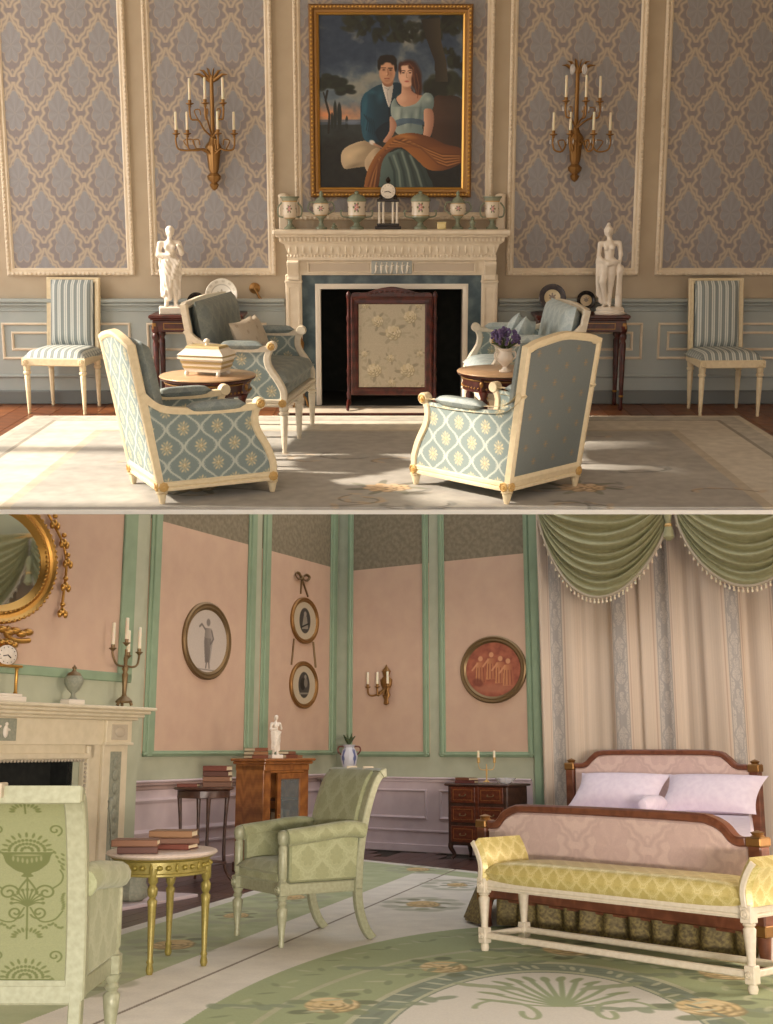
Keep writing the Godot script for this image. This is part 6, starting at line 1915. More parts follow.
	for sx in [-1, 1]:
		s = mb()
		var ps := [Vector3(sx * 0.55, 0.48, 0.03), Vector3(sx * 0.66, 0.36, 0.04), Vector3(sx * 0.80, 0.22, 0.03), Vector3(sx * 0.86, 0.06, 0.03), Vector3(sx * 0.85, -0.14, 0.03), Vector3(sx * 0.83, -0.36, 0.03)]
		tube(s, spline(ps, 4), 0.012, 6)
		for k in 5:
			var c: Vector3 = ps[k + 1]
			for j in 3: ell(s, c + Vector3((j - 1) * 0.035, -0.02 * absf(j - 1) + 0.01, 0.015), Vector3(0.024, 0.034, 0.02), 7, 5)
			ell(s, c + Vector3(0, 0.07, 0.01), Vector3(0.028, 0.022, 0.02), 7, 5)
		obj("garland", s, M.gilt, t)
	# clock, urn, candelabrum
	t = thing("gilt_clock", "gilt clock with white dial under the round mirror", "clock", Vector3(-6.22, 1.501, 0.36))
	s = mb(); bx(s, Vector3(0, 0.02, 0), Vector3(0.46, 0.04, 0.10), 0.006); bx(s, Vector3(0, 0.05, 0), Vector3(0.38, 0.02, 0.08), 0.004); obj("base", s, M.chalk, t)
	for x in [-0.15, 0.15]:
		s = mb(); lathe(s, [[0.02, 0.06], [0.012, 0.08], [0.012, 0.24], [0.02, 0.26]], 10, Transform3D(Basis(), Vector3(x, 0, 0))); obj("pillar", s, M.gilt, t)
	s = mb()
	bx(s, Vector3(0, 0.27, 0), Vector3(0.36, 0.02, 0.07), 0.004)
	lathe(s, [[0.0, -0.03], [0.11, -0.03], [0.115, 0.0], [0.10, 0.03]], 24, Transform3D(Basis(Vector3.RIGHT, PI / 2) * Basis.from_scale(Vector3(1.15, 1, 0.8)), Vector3(0, 0.35, 0)))
	for k in 5: ell(s, Vector3(-0.1 + k * 0.05, 0.455 - 0.01 * absf(k - 2), 0), Vector3(0.04, 0.025, 0.03), 7, 5)
	obj("case", s, M.gilt, t)
	s = mb(); lathe(s, [[0.0, 0.034], [0.092, 0.034], [0.096, 0.03]], 24, Transform3D(Basis(Vector3.RIGHT, PI / 2) * Basis.from_scale(Vector3(1.15, 1, 0.8)), Vector3(0, 0.35, 0)))
	var d := obj("dial", s, M.statue, t)
	s = mb(); tube(s, [Vector3(0, 0.35, 0.037), Vector3(-0.05, 0.34, 0.037)], 0.004, 5); tube(s, [Vector3(0, 0.35, 0.037), Vector3(0.035, 0.33, 0.037)], 0.005, 5)
	for k in 12: bx(s, Vector3(sin(TAU * k / 12) * 0.085, 0.35 + cos(TAU * k / 12) * 0.06, 0.036), Vector3(0.008, 0.006, 0.002), 0)
	obj("hands", s, M.dark, d)
	t = thing("mantel_urn", "small lidded stone urn in the middle of the bedroom mantelpiece", "urn", Vector3(-5.38, 1.501, 0.36))
	s = mb(); bx(s, Vector3(0, 0.02, 0), Vector3(0.20, 0.04, 0.10), 0.006); obj("plinth", s, M.chalk, t)
	s = mb(); lathe(s, [[0.045, 0.04], [0.02, 0.06], [0.018, 0.09], [0.05, 0.12], [0.075, 0.17], [0.078, 0.21], [0.06, 0.235]], 18); obj("body", s, M.grey, t)
	s = mb(); lathe(s, [[0.064, 0.233], [0.05, 0.255], [0.02, 0.27], [0.014, 0.285], [0.02, 0.30], [0.0, 0.325]], 14); obj("lid", s, M.bronze, t)
	candelabrum("candelabrum", "tall bronze candelabrum with four candles at the end of the bedroom mantelpiece", Vector3(-4.68, 1.501, 0.35), 0.50, [[-0.19, 0.0], [0.0, 0.06], [0.19, -0.01], [0.03, -0.05]], M.bronze)

func candelabrum(n: String, label: String, at: Vector3, h: float, tips: Array, m: Material):
	var t := thing(n, label, "candelabrum", at)
	var k := h / 0.5
	var s := mb()
	for q in 3:
		var a := TAU * q / 3 + 0.5
		tube(s, spline([Vector3(0, 0.07 * k, 0), Vector3(sin(a) * 0.06 * k, 0.05 * k, cos(a) * 0.05), Vector3(sin(a) * 0.085 * k, 0.012, cos(a) * 0.06)], 4), 0.014 * k, 7)
	lathe(s, [[0.07 * k, 0.035 * k], [0.075 * k, 0.05 * k], [0.05 * k, 0.075 * k], [0.03 * k, 0.09 * k]], 16)
	obj("base", s, m, t)
	s = mb()
	lathe(s, [[0.03, 0.08], [0.018, 0.11], [0.022, 0.2], [0.028, 0.28], [0.018, 0.3], [0.03, 0.33], [0.015, 0.36], [0.02, 0.42], [0.012, 0.44], [0.012, 0.5]], 14, Transform3D(Basis.from_scale(Vector3.ONE * k), Vector3.ZERO))
	obj("stem", s, m, t)
	for e in tips:
		s = mb()
		var x: float = e[0]; var y: float = h + e[1]
		if absf(x) > 0.06: tube(s, spline([Vector3(0, h * 0.72, 0), Vector3(x * 0.4, h * 0.70, 0.01), Vector3(x * 0.8, h * 0.74, 0.01), Vector3(x, y - 0.05, 0), Vector3(x, y, 0)], 4), 0.010 * k, 6)
		lathe(s, [[0.008, y - 0.03], [0.016, y - 0.02], [0.034 * k, y - 0.004], [0.034 * k, y], [0.016, y + 0.004], [0.018, y + 0.03]], 12, Transform3D(Basis(), Vector3(x, 0, 0)))
		var ar := obj("arm", s, m, t)
		candle(ar, Vector3(x, y + 0.02, 0), 0.20 * k, 0.017 if k > 0.6 else 0.014, mats.wax)

func oval_picture(label: String, c: Vector3, rx: float, ry: float, frame: Material, im: Image, group: String) -> Node3D:
	var t := thing("oval_picture", label, "picture", c, 0.0, group)
	var s := mb()
	var fw := minf(rx, ry) * 0.2
	moulding(s, oval(0, 0, rx, ry, 48), [[0, 0], [0, 0.022], [-fw * 0.2, 0.034], [-fw * 0.5, 0.026], [-fw * 0.7, 0.03], [-fw, 0.014]], true, ID, true)
	obj("frame", s, frame, t)
	s = mb()
	prism(s, oval(0, 0, rx - fw * 0.9, ry - fw * 0.9, 40), 0.0, 0.014)
	var m := mat(Color.WHITE, 0.5, 0, tex(im), 1.0)
	m.uv1_scale = Vector3(0.5 / rx, 0.5 / ry, 1)
	m.uv1_offset = Vector3(0.5, 0.5, 0)
	obj("print", s, m, t)
	return t

func wall_pictures_b():
	var M := mats
	XF = TLW
	var im := paint(192, 192, func(u, v):
		var w := 0.97 + 0.06 * hsh(u * 192, v * 192)
		var q := c8(196, 184, 172)
		return Color(q.r * w, q.g * w, q.b * w))
	# a standing draped figure in grey chalk
	var ch := c8(112, 104, 98)
	spot(im, 98, 50, 9, 11, ch, 0, 0.3, 0.8)
	fillp(im, [Vector2(86, 64), Vector2(112, 64), Vector2(118, 96), Vector2(108, 150), Vector2(88, 150), Vector2(82, 100)], ch, 0.75, c8(150, 142, 134))
	line(im, [Vector2(86, 68), Vector2(72, 56), Vector2(62, 64)], 6, ch, 0.7)
	line(im, [Vector2(112, 70), Vector2(120, 90), Vector2(108, 104)], 6, ch, 0.7)
	for k in 5: line(im, [Vector2(88 + k * 5, 90), Vector2(92 + k * 3, 148)], 1.5, c8(84, 78, 74), 0.7)
	line(im, [Vector2(94, 150), Vector2(92, 164)], 5, ch, 0.8); line(im, [Vector2(104, 150), Vector2(106, 164)], 5, ch, 0.8)
	line(im, [Vector2(56, 166), Vector2(140, 168)], 3, c8(140, 132, 126), 0.7)
	oval_picture("large oval picture of a standing figure near the candelabrum", Vector3(-2.905, 2.22, 0.01), 0.44, 0.395, M.bronze, im, "oval pictures in the bedroom")
	for k in 2:
		im = paint(128, 128, func(u, v):
			var w := 0.97 + 0.06 * hsh(u * 128, v * 128)
			var q := c8(190, 176, 150)
			return Color(q.r * w, q.g * w, q.b * w))
		spot(im, 64, 64, 27, 36, c8(64, 62, 58), 0, 0.06)
		if k == 0:
			fillp(im, [Vector2(50, 88), Vector2(58, 50), Vector2(72, 52), Vector2(80, 86)], c8(140, 134, 122)); spot(im, 65, 46, 7, 8, c8(150, 142, 130)); line(im, [Vector2(46, 84), Vector2(84, 70)], 4, c8(30, 30, 28))
		else:
			spot(im, 58, 62, 12, 18, c8(26, 26, 24)); spot(im, 72, 58, 9, 14, c8(120, 114, 104)); line(im, [Vector2(44, 88), Vector2(84, 86)], 5, c8(134, 128, 116)); spot(im, 70, 42, 6, 6, c8(140, 134, 120))
		oval_picture(["upper of two small oval prints hung from a ribbon bow", "lower of two small oval prints hung from a ribbon bow"][k], Vector3(-0.865, 2.61 if k == 0 else 1.865, 0.01), 0.325, 0.272, M.oldgilt, im, "oval pictures in the bedroom")
	var t := thing("ribbon_bow", "brown ribbon bow from which two small oval prints hang", "ribbon", Vector3(-0.95, 3.10, 0.02))
	var s := mb()
	for sx in [-1, 1]:
		tube(s, spline([Vector3(0, 0, 0), Vector3(sx * 0.09, 0.05, 0.01), Vector3(sx * 0.17, 0.03, 0.01), Vector3(sx * 0.10, -0.02, 0.01), Vector3(0, 0, 0.01)], 4), 0.018, 6, false, 0.4)
	ell(s, Vector3(0, 0, 0.012), Vector3(0.03, 0.03, 0.02), 8, 6)
	obj("bow", s, M.bronze, t)
	for e in [[[0.0, -0.02], [-0.02, -0.185]], [[0.02, -0.02], [0.16, -0.20]], [[-0.16, -0.72], [-0.21, -1.02]], [[0.30, -0.72], [0.37, -1.02]]]:
		s = mb()
		tube(s, [Vector3(e[0][0], e[0][1], 0.0), Vector3(e[1][0], e[1][1], 0.0)], 0.013, 5, false, 0.5)
		obj("cord", s, M.bronze, t)
	XF = TRW
	im = paint(192, 192, func(u, v):
		var n := fn.get_noise_2d(u * 6, v * 6)
		var q := c8(172, 102, 78).lerp(c8(140, 78, 62), clampf(0.5 + n, 0, 1))
		return q)
	for e in [[60, 90, 1.0], [92, 80, 1.1], [118, 92, 1.0], [140, 100, 0.9]]:
		var x: float = e[0]; var y: float = e[1]
		spot(im, x, y - 26, 8, 9, c8(206, 150, 112), 0, 0.3)
		fillp(im, [Vector2(x - 12, y - 16), Vector2(x + 12, y - 16), Vector2(x + 18, y + 44), Vector2(x - 16, y + 44)], c8(208, 152, 104), 0.8, c8(164, 96, 72))
		line(im, [Vector2(x - 10, y - 12), Vector2(x - 26, y + 8)], 6, c8(204, 146, 108), 0.8)
		for k in 3: line(im, [Vector2(x - 8 + k * 8, y), Vector2(x - 10 + k * 10, y + 42)], 2, c8(130, 70, 56), 0.7)
	spot(im, 96, 150, 70, 16, c8(178, 118, 92), 0, 0.5, 0.7)
	spot(im, 52, 132, 20, 14, c8(120, 66, 54), 0.4, 0.4, 0.8)
	oval_picture("round red picture of dancing figures beside the bed curtain", Vector3(2.24, 2.01, 0.01), 0.43, 0.375, M.bronze, im, "oval pictures in the bedroom")
	# small sconce
	t = thing("candle_sconce", "small gilt three-candle sconce on the rosy wall right of the corner", "sconce", Vector3(0.73, 1.64, 0.01))
	s = mb()
	lathe(s, [[0.0, 0.0], [0.03, 0.02], [0.02, 0.07], [0.045, 0.12], [0.03, 0.17], [0.06, 0.24], [0.065, 0.30], [0.03, 0.34], [0.05, 0.40], [0.02, 0.44], [0.0, 0.48]], 14, Transform3D(Basis.from_scale(Vector3(1.3, 1, 0.6)), Vector3(0.05, 0, 0.035)), 0.08, 6)
	obj("backplate", s, M.oldgilt, t)
	for x in [-0.16, -0.02, 0.13]:
		s = mb()
		tube(s, spline([Vector3(0.05, 0.20, 0.06), Vector3(x * 0.4, 0.12, 0.10), Vector3(x * 0.9, 0.13, 0.12), Vector3(x, 0.21, 0.12)], 4), 0.012, 6)
		lathe(s, [[0.01, 0.2], [0.034, 0.215], [0.034, 0.222], [0.014, 0.226], [0.018, 0.25]], 10, Transform3D(Basis(), Vector3(x, 0, 0.12)))
		var ar := obj("arm", s, M.oldgilt, t)
		candle(ar, Vector3(x, 0.24, 0.12), 0.15, 0.016, M.wax)

func hangings():
	var M := mats
	XF = TRW
	var s := mb()
	# pleated bed curtain, hung from the wall; two layers give it thickness
	for lay in 2:
		var f := func(u: float, v: float) -> Vector3:
			var x: float = 2.92 + u * 3.5
			var w := sin(u * 58.0 + sin(u * 17.0) * 2.2) * 0.055 + sin(u * 23.0 + 1.0) * 0.05 + sin(u * 131.0 + sin(u * 40.0)) * 0.014
			w *= 0.55 + 0.45 * (1.0 - v)
			return Vector3(x + 0.02 * sin(u * 62.0 + 1.2), 0.03 + (1.0 - v) * 3.82, 0.16 + w - lay * 0.01)
		gid += 1
		var n := 240
		for i in n:
			for j in 10:
				var u0 := float(i) / n; var u1 := float(i + 1) / n; var v0 := j / 10.0; var v1 := (j + 1) / 10.0
				var P := [[u0, v1], [u1, v1], [u1, v0], [u0, v0]]
				var q := []
				var t := []
				for p in P:
					q.append(f.call(p[0], p[1]))
					t.append(Vector2(p[0] * 5.8 + 0.16 * sin(p[0] * 19.0) + 0.3, p[1] * 4.2))
				if lay == 0: quad(s, q[0], q[1], q[2], q[3], gid, t[0], t[1], t[2], t[3])
				else: quad(s, q[1], q[0], q[3], q[2], gid, t[1], t[0], t[3], t[2])
	one("bed_curtain", s, M.curtain, "tall rosy striped bed curtain with grey lace bands behind the bed", "curtain")
	# rail and swags
	s = mb()
	bx(s, Vector3(4.7, 3.86, 0.30), Vector3(3.5, 0.06, 0.12), 0.01)
	var rail := struct("trim_2", s, M.giltpaint, "rail that carries the green swags")
	var first: Node3D = null
	var ends := [[3.02, 3.80, 4.58, 3.52, 2.68], [4.62, 3.52, 6.15, 3.60, 2.68]]
	for k in 2:
		var e: Array = ends[k]
		var t := thing("swag_valance", ["green draped swag with tassel fringe beside the pilaster", "green draped swag with tassel fringe over the right half of the bed"][k], "valance", Vector3.ZERO, 0.0, "green swags over the bed")
		if k == 0: first = t
		var hem := func(u: float, v: float) -> Vector3:
			# v: 0 at the rail, 1 at the hem; rows sag more the lower they are
			var x0: float = lerpf(e[0] + 0.0, e[0], v); var x1: float = e[2]
			var y0: float = lerpf(3.88, e[1], v); var y1: float = lerpf(3.88, e[3], v)
			var bow := pow(4.0 * u * (1.0 - u), 0.72)
			var low: float = lerpf(y0, y1, u) - e[4]
			var y: float = lerpf(y0, y1, u) - bow * low * pow(v, 0.9)
			var fold := (0.036 * sin(v * 68.0 + sin(u * 5.0 + k) * 1.6) + 0.022 * sin(v * 27.0 + u * 4.0)) * (0.35 + 0.65 * bow) * (1.0 if v < 0.84 else 1.0 - (v - 0.84) * 5.5)
			return Vector3(lerpf(x0, x1, u), y, 0.34 + 0.10 * bow * (0.3 + 0.7 * v) + fold)
		s = mb()
		for lay in 2:
			var f2 := func(u: float, v: float) -> Vector3:
				var p: Vector3 = hem.call(u if lay == 1 else 1.0 - u, v)
				return p - Vector3(0, 0, 0.012 * lay)
			grid(s, f2, 36, 96)
		obj("drape", s, M.swag, t)
		s = mb()
		var edge := []
		for i in 49:
			var p: Vector3 = hem.call(i / 48.0, 1.0)
			edge.append(p + Vector3(0, -0.005, 0))
		tube(s, edge, 0.016, 6)
		var fr := obj("braid", s, M.relief, t)
		var tass := mb()
		lathe(tass, [[0.0, -0.06], [0.012, -0.055], [0.012, -0.035], [0.005, -0.026], [0.011, -0.014], [0.005, 0.0], [0.0, 0.004]], 7)
		tass.generate_normals()
		var tm := tass.commit()
		for i in 34: obj("tassel", tm, M.wax, t, Transform3D(Basis(), (hem.call((i + 0.5) / 34.0, 1.0) as Vector3) + Vector3(0, -0.012, 0)))
	# gathered knot where the swags meet, and the cascade at the pilaster
	var t: Node3D = first
	s = mb()
	lathe(s, [[0.02, -0.16], [0.07, -0.12], [0.05, -0.03], [0.03, 0.03], [0.06, 0.14], [0.03, 0.22]], 14, Transform3D(Basis.from_scale(Vector3(0.8, 1, 0.6)), Vector3(4.56, 3.36, 0.38)), 0.12, 7)
	obj("gathered_knot", s, M.swag, t)
	s = mb(); lathe(s, [[0.04, -0.02], [0.055, 0.0], [0.04, 0.02]], 14, Transform3D(Basis.from_scale(Vector3(0.8, 1, 0.6)), Vector3(4.56, 3.36, 0.38))); obj("knot_cord", s, M.giltpaint, t)

func book(label: String, at: Vector3, turn: float, size: Vector3, col: Color):
	var t := thing("book", label, "book", at, turn, "old books in the bedroom")
	var m := mat(col, 0.6)
	var s := mb()
	bx(s, Vector3(0, 0.003, 0), Vector3(size.x, 0.006, size.z), 0.0015)
	bx(s, Vector3(0, size.y - 0.003, 0), Vector3(size.x, 0.006, size.z), 0.0015)
	bx(s, Vector3(0, size.y / 2, size.z / 2 - 0.003), Vector3(size.x, size.y, 0.006), 0.0025)
	obj("cover", s, m, t)
	s = mb()
	bx(s, Vector3(0.0, size.y / 2, 0), Vector3(size.x - 0.012, size.y - 0.012, size.z - 0.012), 0)
	obj("pages", s, mats.paper, t)

func velvet_chair(n: String, label: String, at: Vector3, turn: float, w: float, d: float, outer: Material, arm_h: float) -> Node3D:
	# Empire armchair: turned front posts that carry the arms, closed velvet sides, scrolled back on sabre legs
	var M := mats
	var t := thing(n, label, "armchair", at, turn, "green velvet armchairs in the bedroom")
	var s := mb()
	var X := w / 2; var Z := d / 2
	for sx in [-1, 1]:
		s = mb()
		var p := Vector3(sx * (X - 0.03), 0, Z - 0.03)
		lathe(s, [[0.0, 0.0], [0.016, 0.0], [0.018, 0.03], [0.014, 0.04], [0.03, 0.17], [0.034, 0.21], [0.02, 0.225], [0.03, 0.24], [0.022, 0.255], [0.03, 0.27], [0.032, 0.285]], 16, Transform3D(Basis(), p))
		obj("leg", s, M.silver, t)
		s = mb()
		bx(s, p + Vector3(0, 0.322, 0), Vector3(0.062, 0.075, 0.062), 0.005)
		lathe(s, [[0.028, 0.36], [0.02, 0.375], [0.027, 0.39], [0.027, arm_h - 0.1], [0.02, arm_h - 0.09], [0.03, arm_h - 0.075], [0.034, arm_h - 0.045], [0.03, arm_h - 0.015], [0.018, arm_h - 0.004], [0.0, arm_h]], 16, Transform3D(Basis(), p))
		obj("arm_post", s, M.silver, t)
		s = mb()
		var tf := Transform3D(Basis(Vector3(0, 0, 1), Vector3(0, 1, 0), Vector3(-1, 0, 0)), Vector3(sx * (X - 0.03), 0, 0))
		var sabre := strip(spline([Vector2(-Z + 0.03, 0.33), Vector2(-Z + 0.02, 0.2), Vector2(-Z - 0.02, 0.08), Vector2(-Z - 0.08, 0.0)], 4), 0.05)
		for q in sabre.size(): sabre[q].y = maxf(sabre[q].y, 0.001)
		prism(s, sabre, -0.022, 0.022, tf, 0.004, 0.9)
		obj("leg", s, M.silver, t)
		# upholstered side with a rolled top
		s = mb()
		bx(s, Vector3(sx * (X - 0.04), (0.36 + arm_h - 0.04) / 2, -0.02), Vector3(0.06, arm_h - 0.40, d - 0.10), 0.012)
		obj("side_panel", s, M.velvet, t)
		s = mb()
		tube(s, spline([Vector3(sx * (X - 0.02), arm_h - 0.02, -Z + 0.0), Vector3(sx * (X - 0.01), arm_h - 0.005, -Z + 0.12), Vector3(sx * (X - 0.01), arm_h - 0.03, Z - 0.2), Vector3(sx * (X - 0.02), arm_h - 0.045, Z - 0.05)], 5), 0.05, 12)
		obj("arm_pad", s, M.velvet, t)
	s = mb()
	moulding(s, rect(-X + 0.03, -Z + 0.03, X - 0.03, Z - 0.005), [[-0.05, 0.285], [-0.004, 0.285], [0, 0.292], [0, 0.345], [-0.006, 0.352], [-0.05, 0.352], [-0.05, 0.285]], true, Transform3D(Basis(Vector3.RIGHT, -PI / 2), Vector3.ZERO))
	obj("seat_rail", s, M.silver, t)
	for sx in [-1, 1]: obj("rosette", rosette(Vector3(sx * (X - 0.03), 0.322, Z + 0.001), 0.024), M.silver, t)
	s = mb()
	bx(s, Vector3(0, 0.385, 0.0), Vector3(w - 0.10, 0.08, d - 0.03), 0.02)
	pad(s, Vector3(0, 0.42, 0.01), Vector3(w - 0.11, 0.12, d - 0.02), ID, 0, 5.0, 0.4, 14)
	obj("seat_cushion", s, M.velvet, t)
	# back: curved panel between two curved stiles, rolling over at the top
	var prof := spline([Vector2(-Z + 0.03, 0.30), Vector2(-Z + 0.02, 0.5), Vector2(-Z - 0.02, 0.72), Vector2(-Z - 0.08, 0.90), Vector2(-Z - 0.13, 0.975), Vector2(-Z - 0.17, 0.985)], 5)
	for sx in [-1, 1]:
		s = mb()
		var tf := Transform3D(Basis(Vector3(0, 0, 1), Vector3(0, 1, 0), Vector3(-1, 0, 0)), Vector3(sx * (X - 0.035), 0, 0))
		prism(s, strip(prof.slice(0, prof.size() - 5), 0.048), -0.035, 0.035, tf, 0.006, 0.9)
		obj("back_stile", s, M.silver, t)
	var tr: MeshInstance3D
	for q in [[0, 2, 0.044, "bottom_rail", 0.05], [prof.size() - 6, prof.size() - 1, 0.056, "top_rail", 0.0]]:
		var tf := Transform3D(Basis(Vector3(0, 0, 1), Vector3(0, 1, 0), Vector3(-1, 0, 0)), Vector3.ZERO)
		s = mb()
		prism(s, strip(prof.slice(q[0], q[1] + 1), q[2]), -X + q[4], X - q[4], tf, 0.006, 0.9)
		tr = obj(q[3], s, M.silver, t)
	var pe: Vector2 = prof[prof.size() - 2]
	for x in [-0.10, 0.10]:
		s = mb(); bx(s, Vector3(x, pe.y + 0.014, pe.x), Vector3(0.012, 0.05, 0.08), 0.004)
		obj("rail_band", s, M.relief, tr)
	var tfb := Transform3D(Basis(Vector3(0, 0, 1), Vector3(0, 1, 0), Vector3(-1, 0, 0)), Vector3.ZERO)
	s = mb()
	var mid := prof.slice(1, prof.size() - 5)
	var ln := []
	for q in mid: ln.append(q + Vector2(-0.014, 0))
	prism(s, strip(ln, 0.008), -X + 0.07, X - 0.07, tfb, 0.0, 0.9)
	obj("back_panel", s, outer, t)
	s = mb()
	ln = []
	for q in prof.slice(3, prof.size() - 4): ln.append(q + Vector2(0.018, 0))
	prism(s, strip(ln, 0.05), -X + 0.068, X - 0.068, tfb, 0.01, 0.9)
	obj("back_pad", s, M.velvet, t)
	return t

func bench():
	var M := mats
	var t := thing("bench", "yellow damask bench with rolled ends at the foot of the bed", "bench", Vector3(1.28, 0.0125, -7.10), -47.9)
	var w := 1.81; var d := 0.40
	for sx in [-1, 1]:
		for sz in [-1, 1]:
			var s := mb()
			var p := Vector3(sx * (w / 2 - 0.03), 0, sz * (d / 2 - 0.03))
			lathe(s, [[0.0, 0.0], [0.02, 0.0], [0.026, 0.02], [0.02, 0.045]], 12, Transform3D(Basis(), p))
			bx(s, p + Vector3(0, 0.085, 0), Vector3(0.055, 0.085, 0.055), 0.004)
			lathe(s, [[0.02, 0.125], [0.019, 0.14], [0.031, 0.29], [0.022, 0.30], [0.032, 0.31], [0.022, 0.322]], 16, Transform3D(Basis(), p), 0.05, 8)
			bx(s, p + Vector3(0, 0.36, 0), Vector3(0.062, 0.085, 0.062), 0.004)
			var lg := obj("leg", s, M.paint_white, t)
			obj("rosette", rosette(p + Vector3(0, 0.36, sz * 0.031), 0.022, Vector3(0, 0, sz)), M.paint_white, lg)
			obj("rosette", rosette(p + Vector3(0, 0.085, sz * 0.028), 0.018, Vector3(0, 0, sz)), M.paint_white, lg)
	var s := mb()
	moulding(s, rect(-w / 2 + 0.02, -d / 2 + 0.02, w / 2 - 0.02, d / 2 - 0.004), [[-0.05, 0.335], [-0.004, 0.335], [0, 0.345], [-0.006, 0.352], [0, 0.36], [0, 0.385], [-0.01, 0.397], [-0.05, 0.397], [-0.05, 0.335]], true, Transform3D(Basis(Vector3.RIGHT, -PI / 2), Vector3.ZERO))
	obj("seat_rail", s, M.paint_white, t)
	s = mb()
	for sz in [-1, 1]: bx(s, Vector3(0, 0.085, sz * (d / 2 - 0.03)), Vector3(w - 0.1, 0.034, 0.03), 0.006)
	for sx in [-1, 1]: bx(s, Vector3(sx * (w / 2 - 0.03), 0.085, 0), Vector3(0.03, 0.034, d - 0.1), 0.006)
	obj("stretcher", s, M.paint_white, t)
	s = mb()
	bx(s, Vector3(0, 0.415, 0), Vector3(w - 0.06, 0.05, d - 0.03), 0.015)
	pad(s, Vector3(0, 0.43, 0), Vector3(w - 0.06, 0.15, d - 0.01), ID, 0, 7.0, 0.42, 26)
	obj("seat", s, M.yellow, t)
	for sx in [-1, 1]:
		s = mb()
		var c := spline([Vector2(sx * (w / 2 - 0.03), 0.39), Vector2(sx * (w / 2 - 0.035), 0.47), Vector2(sx * (w / 2 - 0.01), 0.54), Vector2(sx * (w / 2 + 0.03), 0.60)], 5)
		prism(s, strip(c, 0.075), -d / 2 + 0.0, d / 2 - 0.0, ID, 0.02, 0.9)
		var a := obj("arm_rest", s, M.yellow, t)
		for sz in [-1, 1]:
			s = mb(); prism(s, strip(c, 0.03), sz * d / 2 - 0.01, sz * d / 2 + 0.01, ID, 0.004, 0.9)
			obj("arm_facing", s, M.paint_white, a)

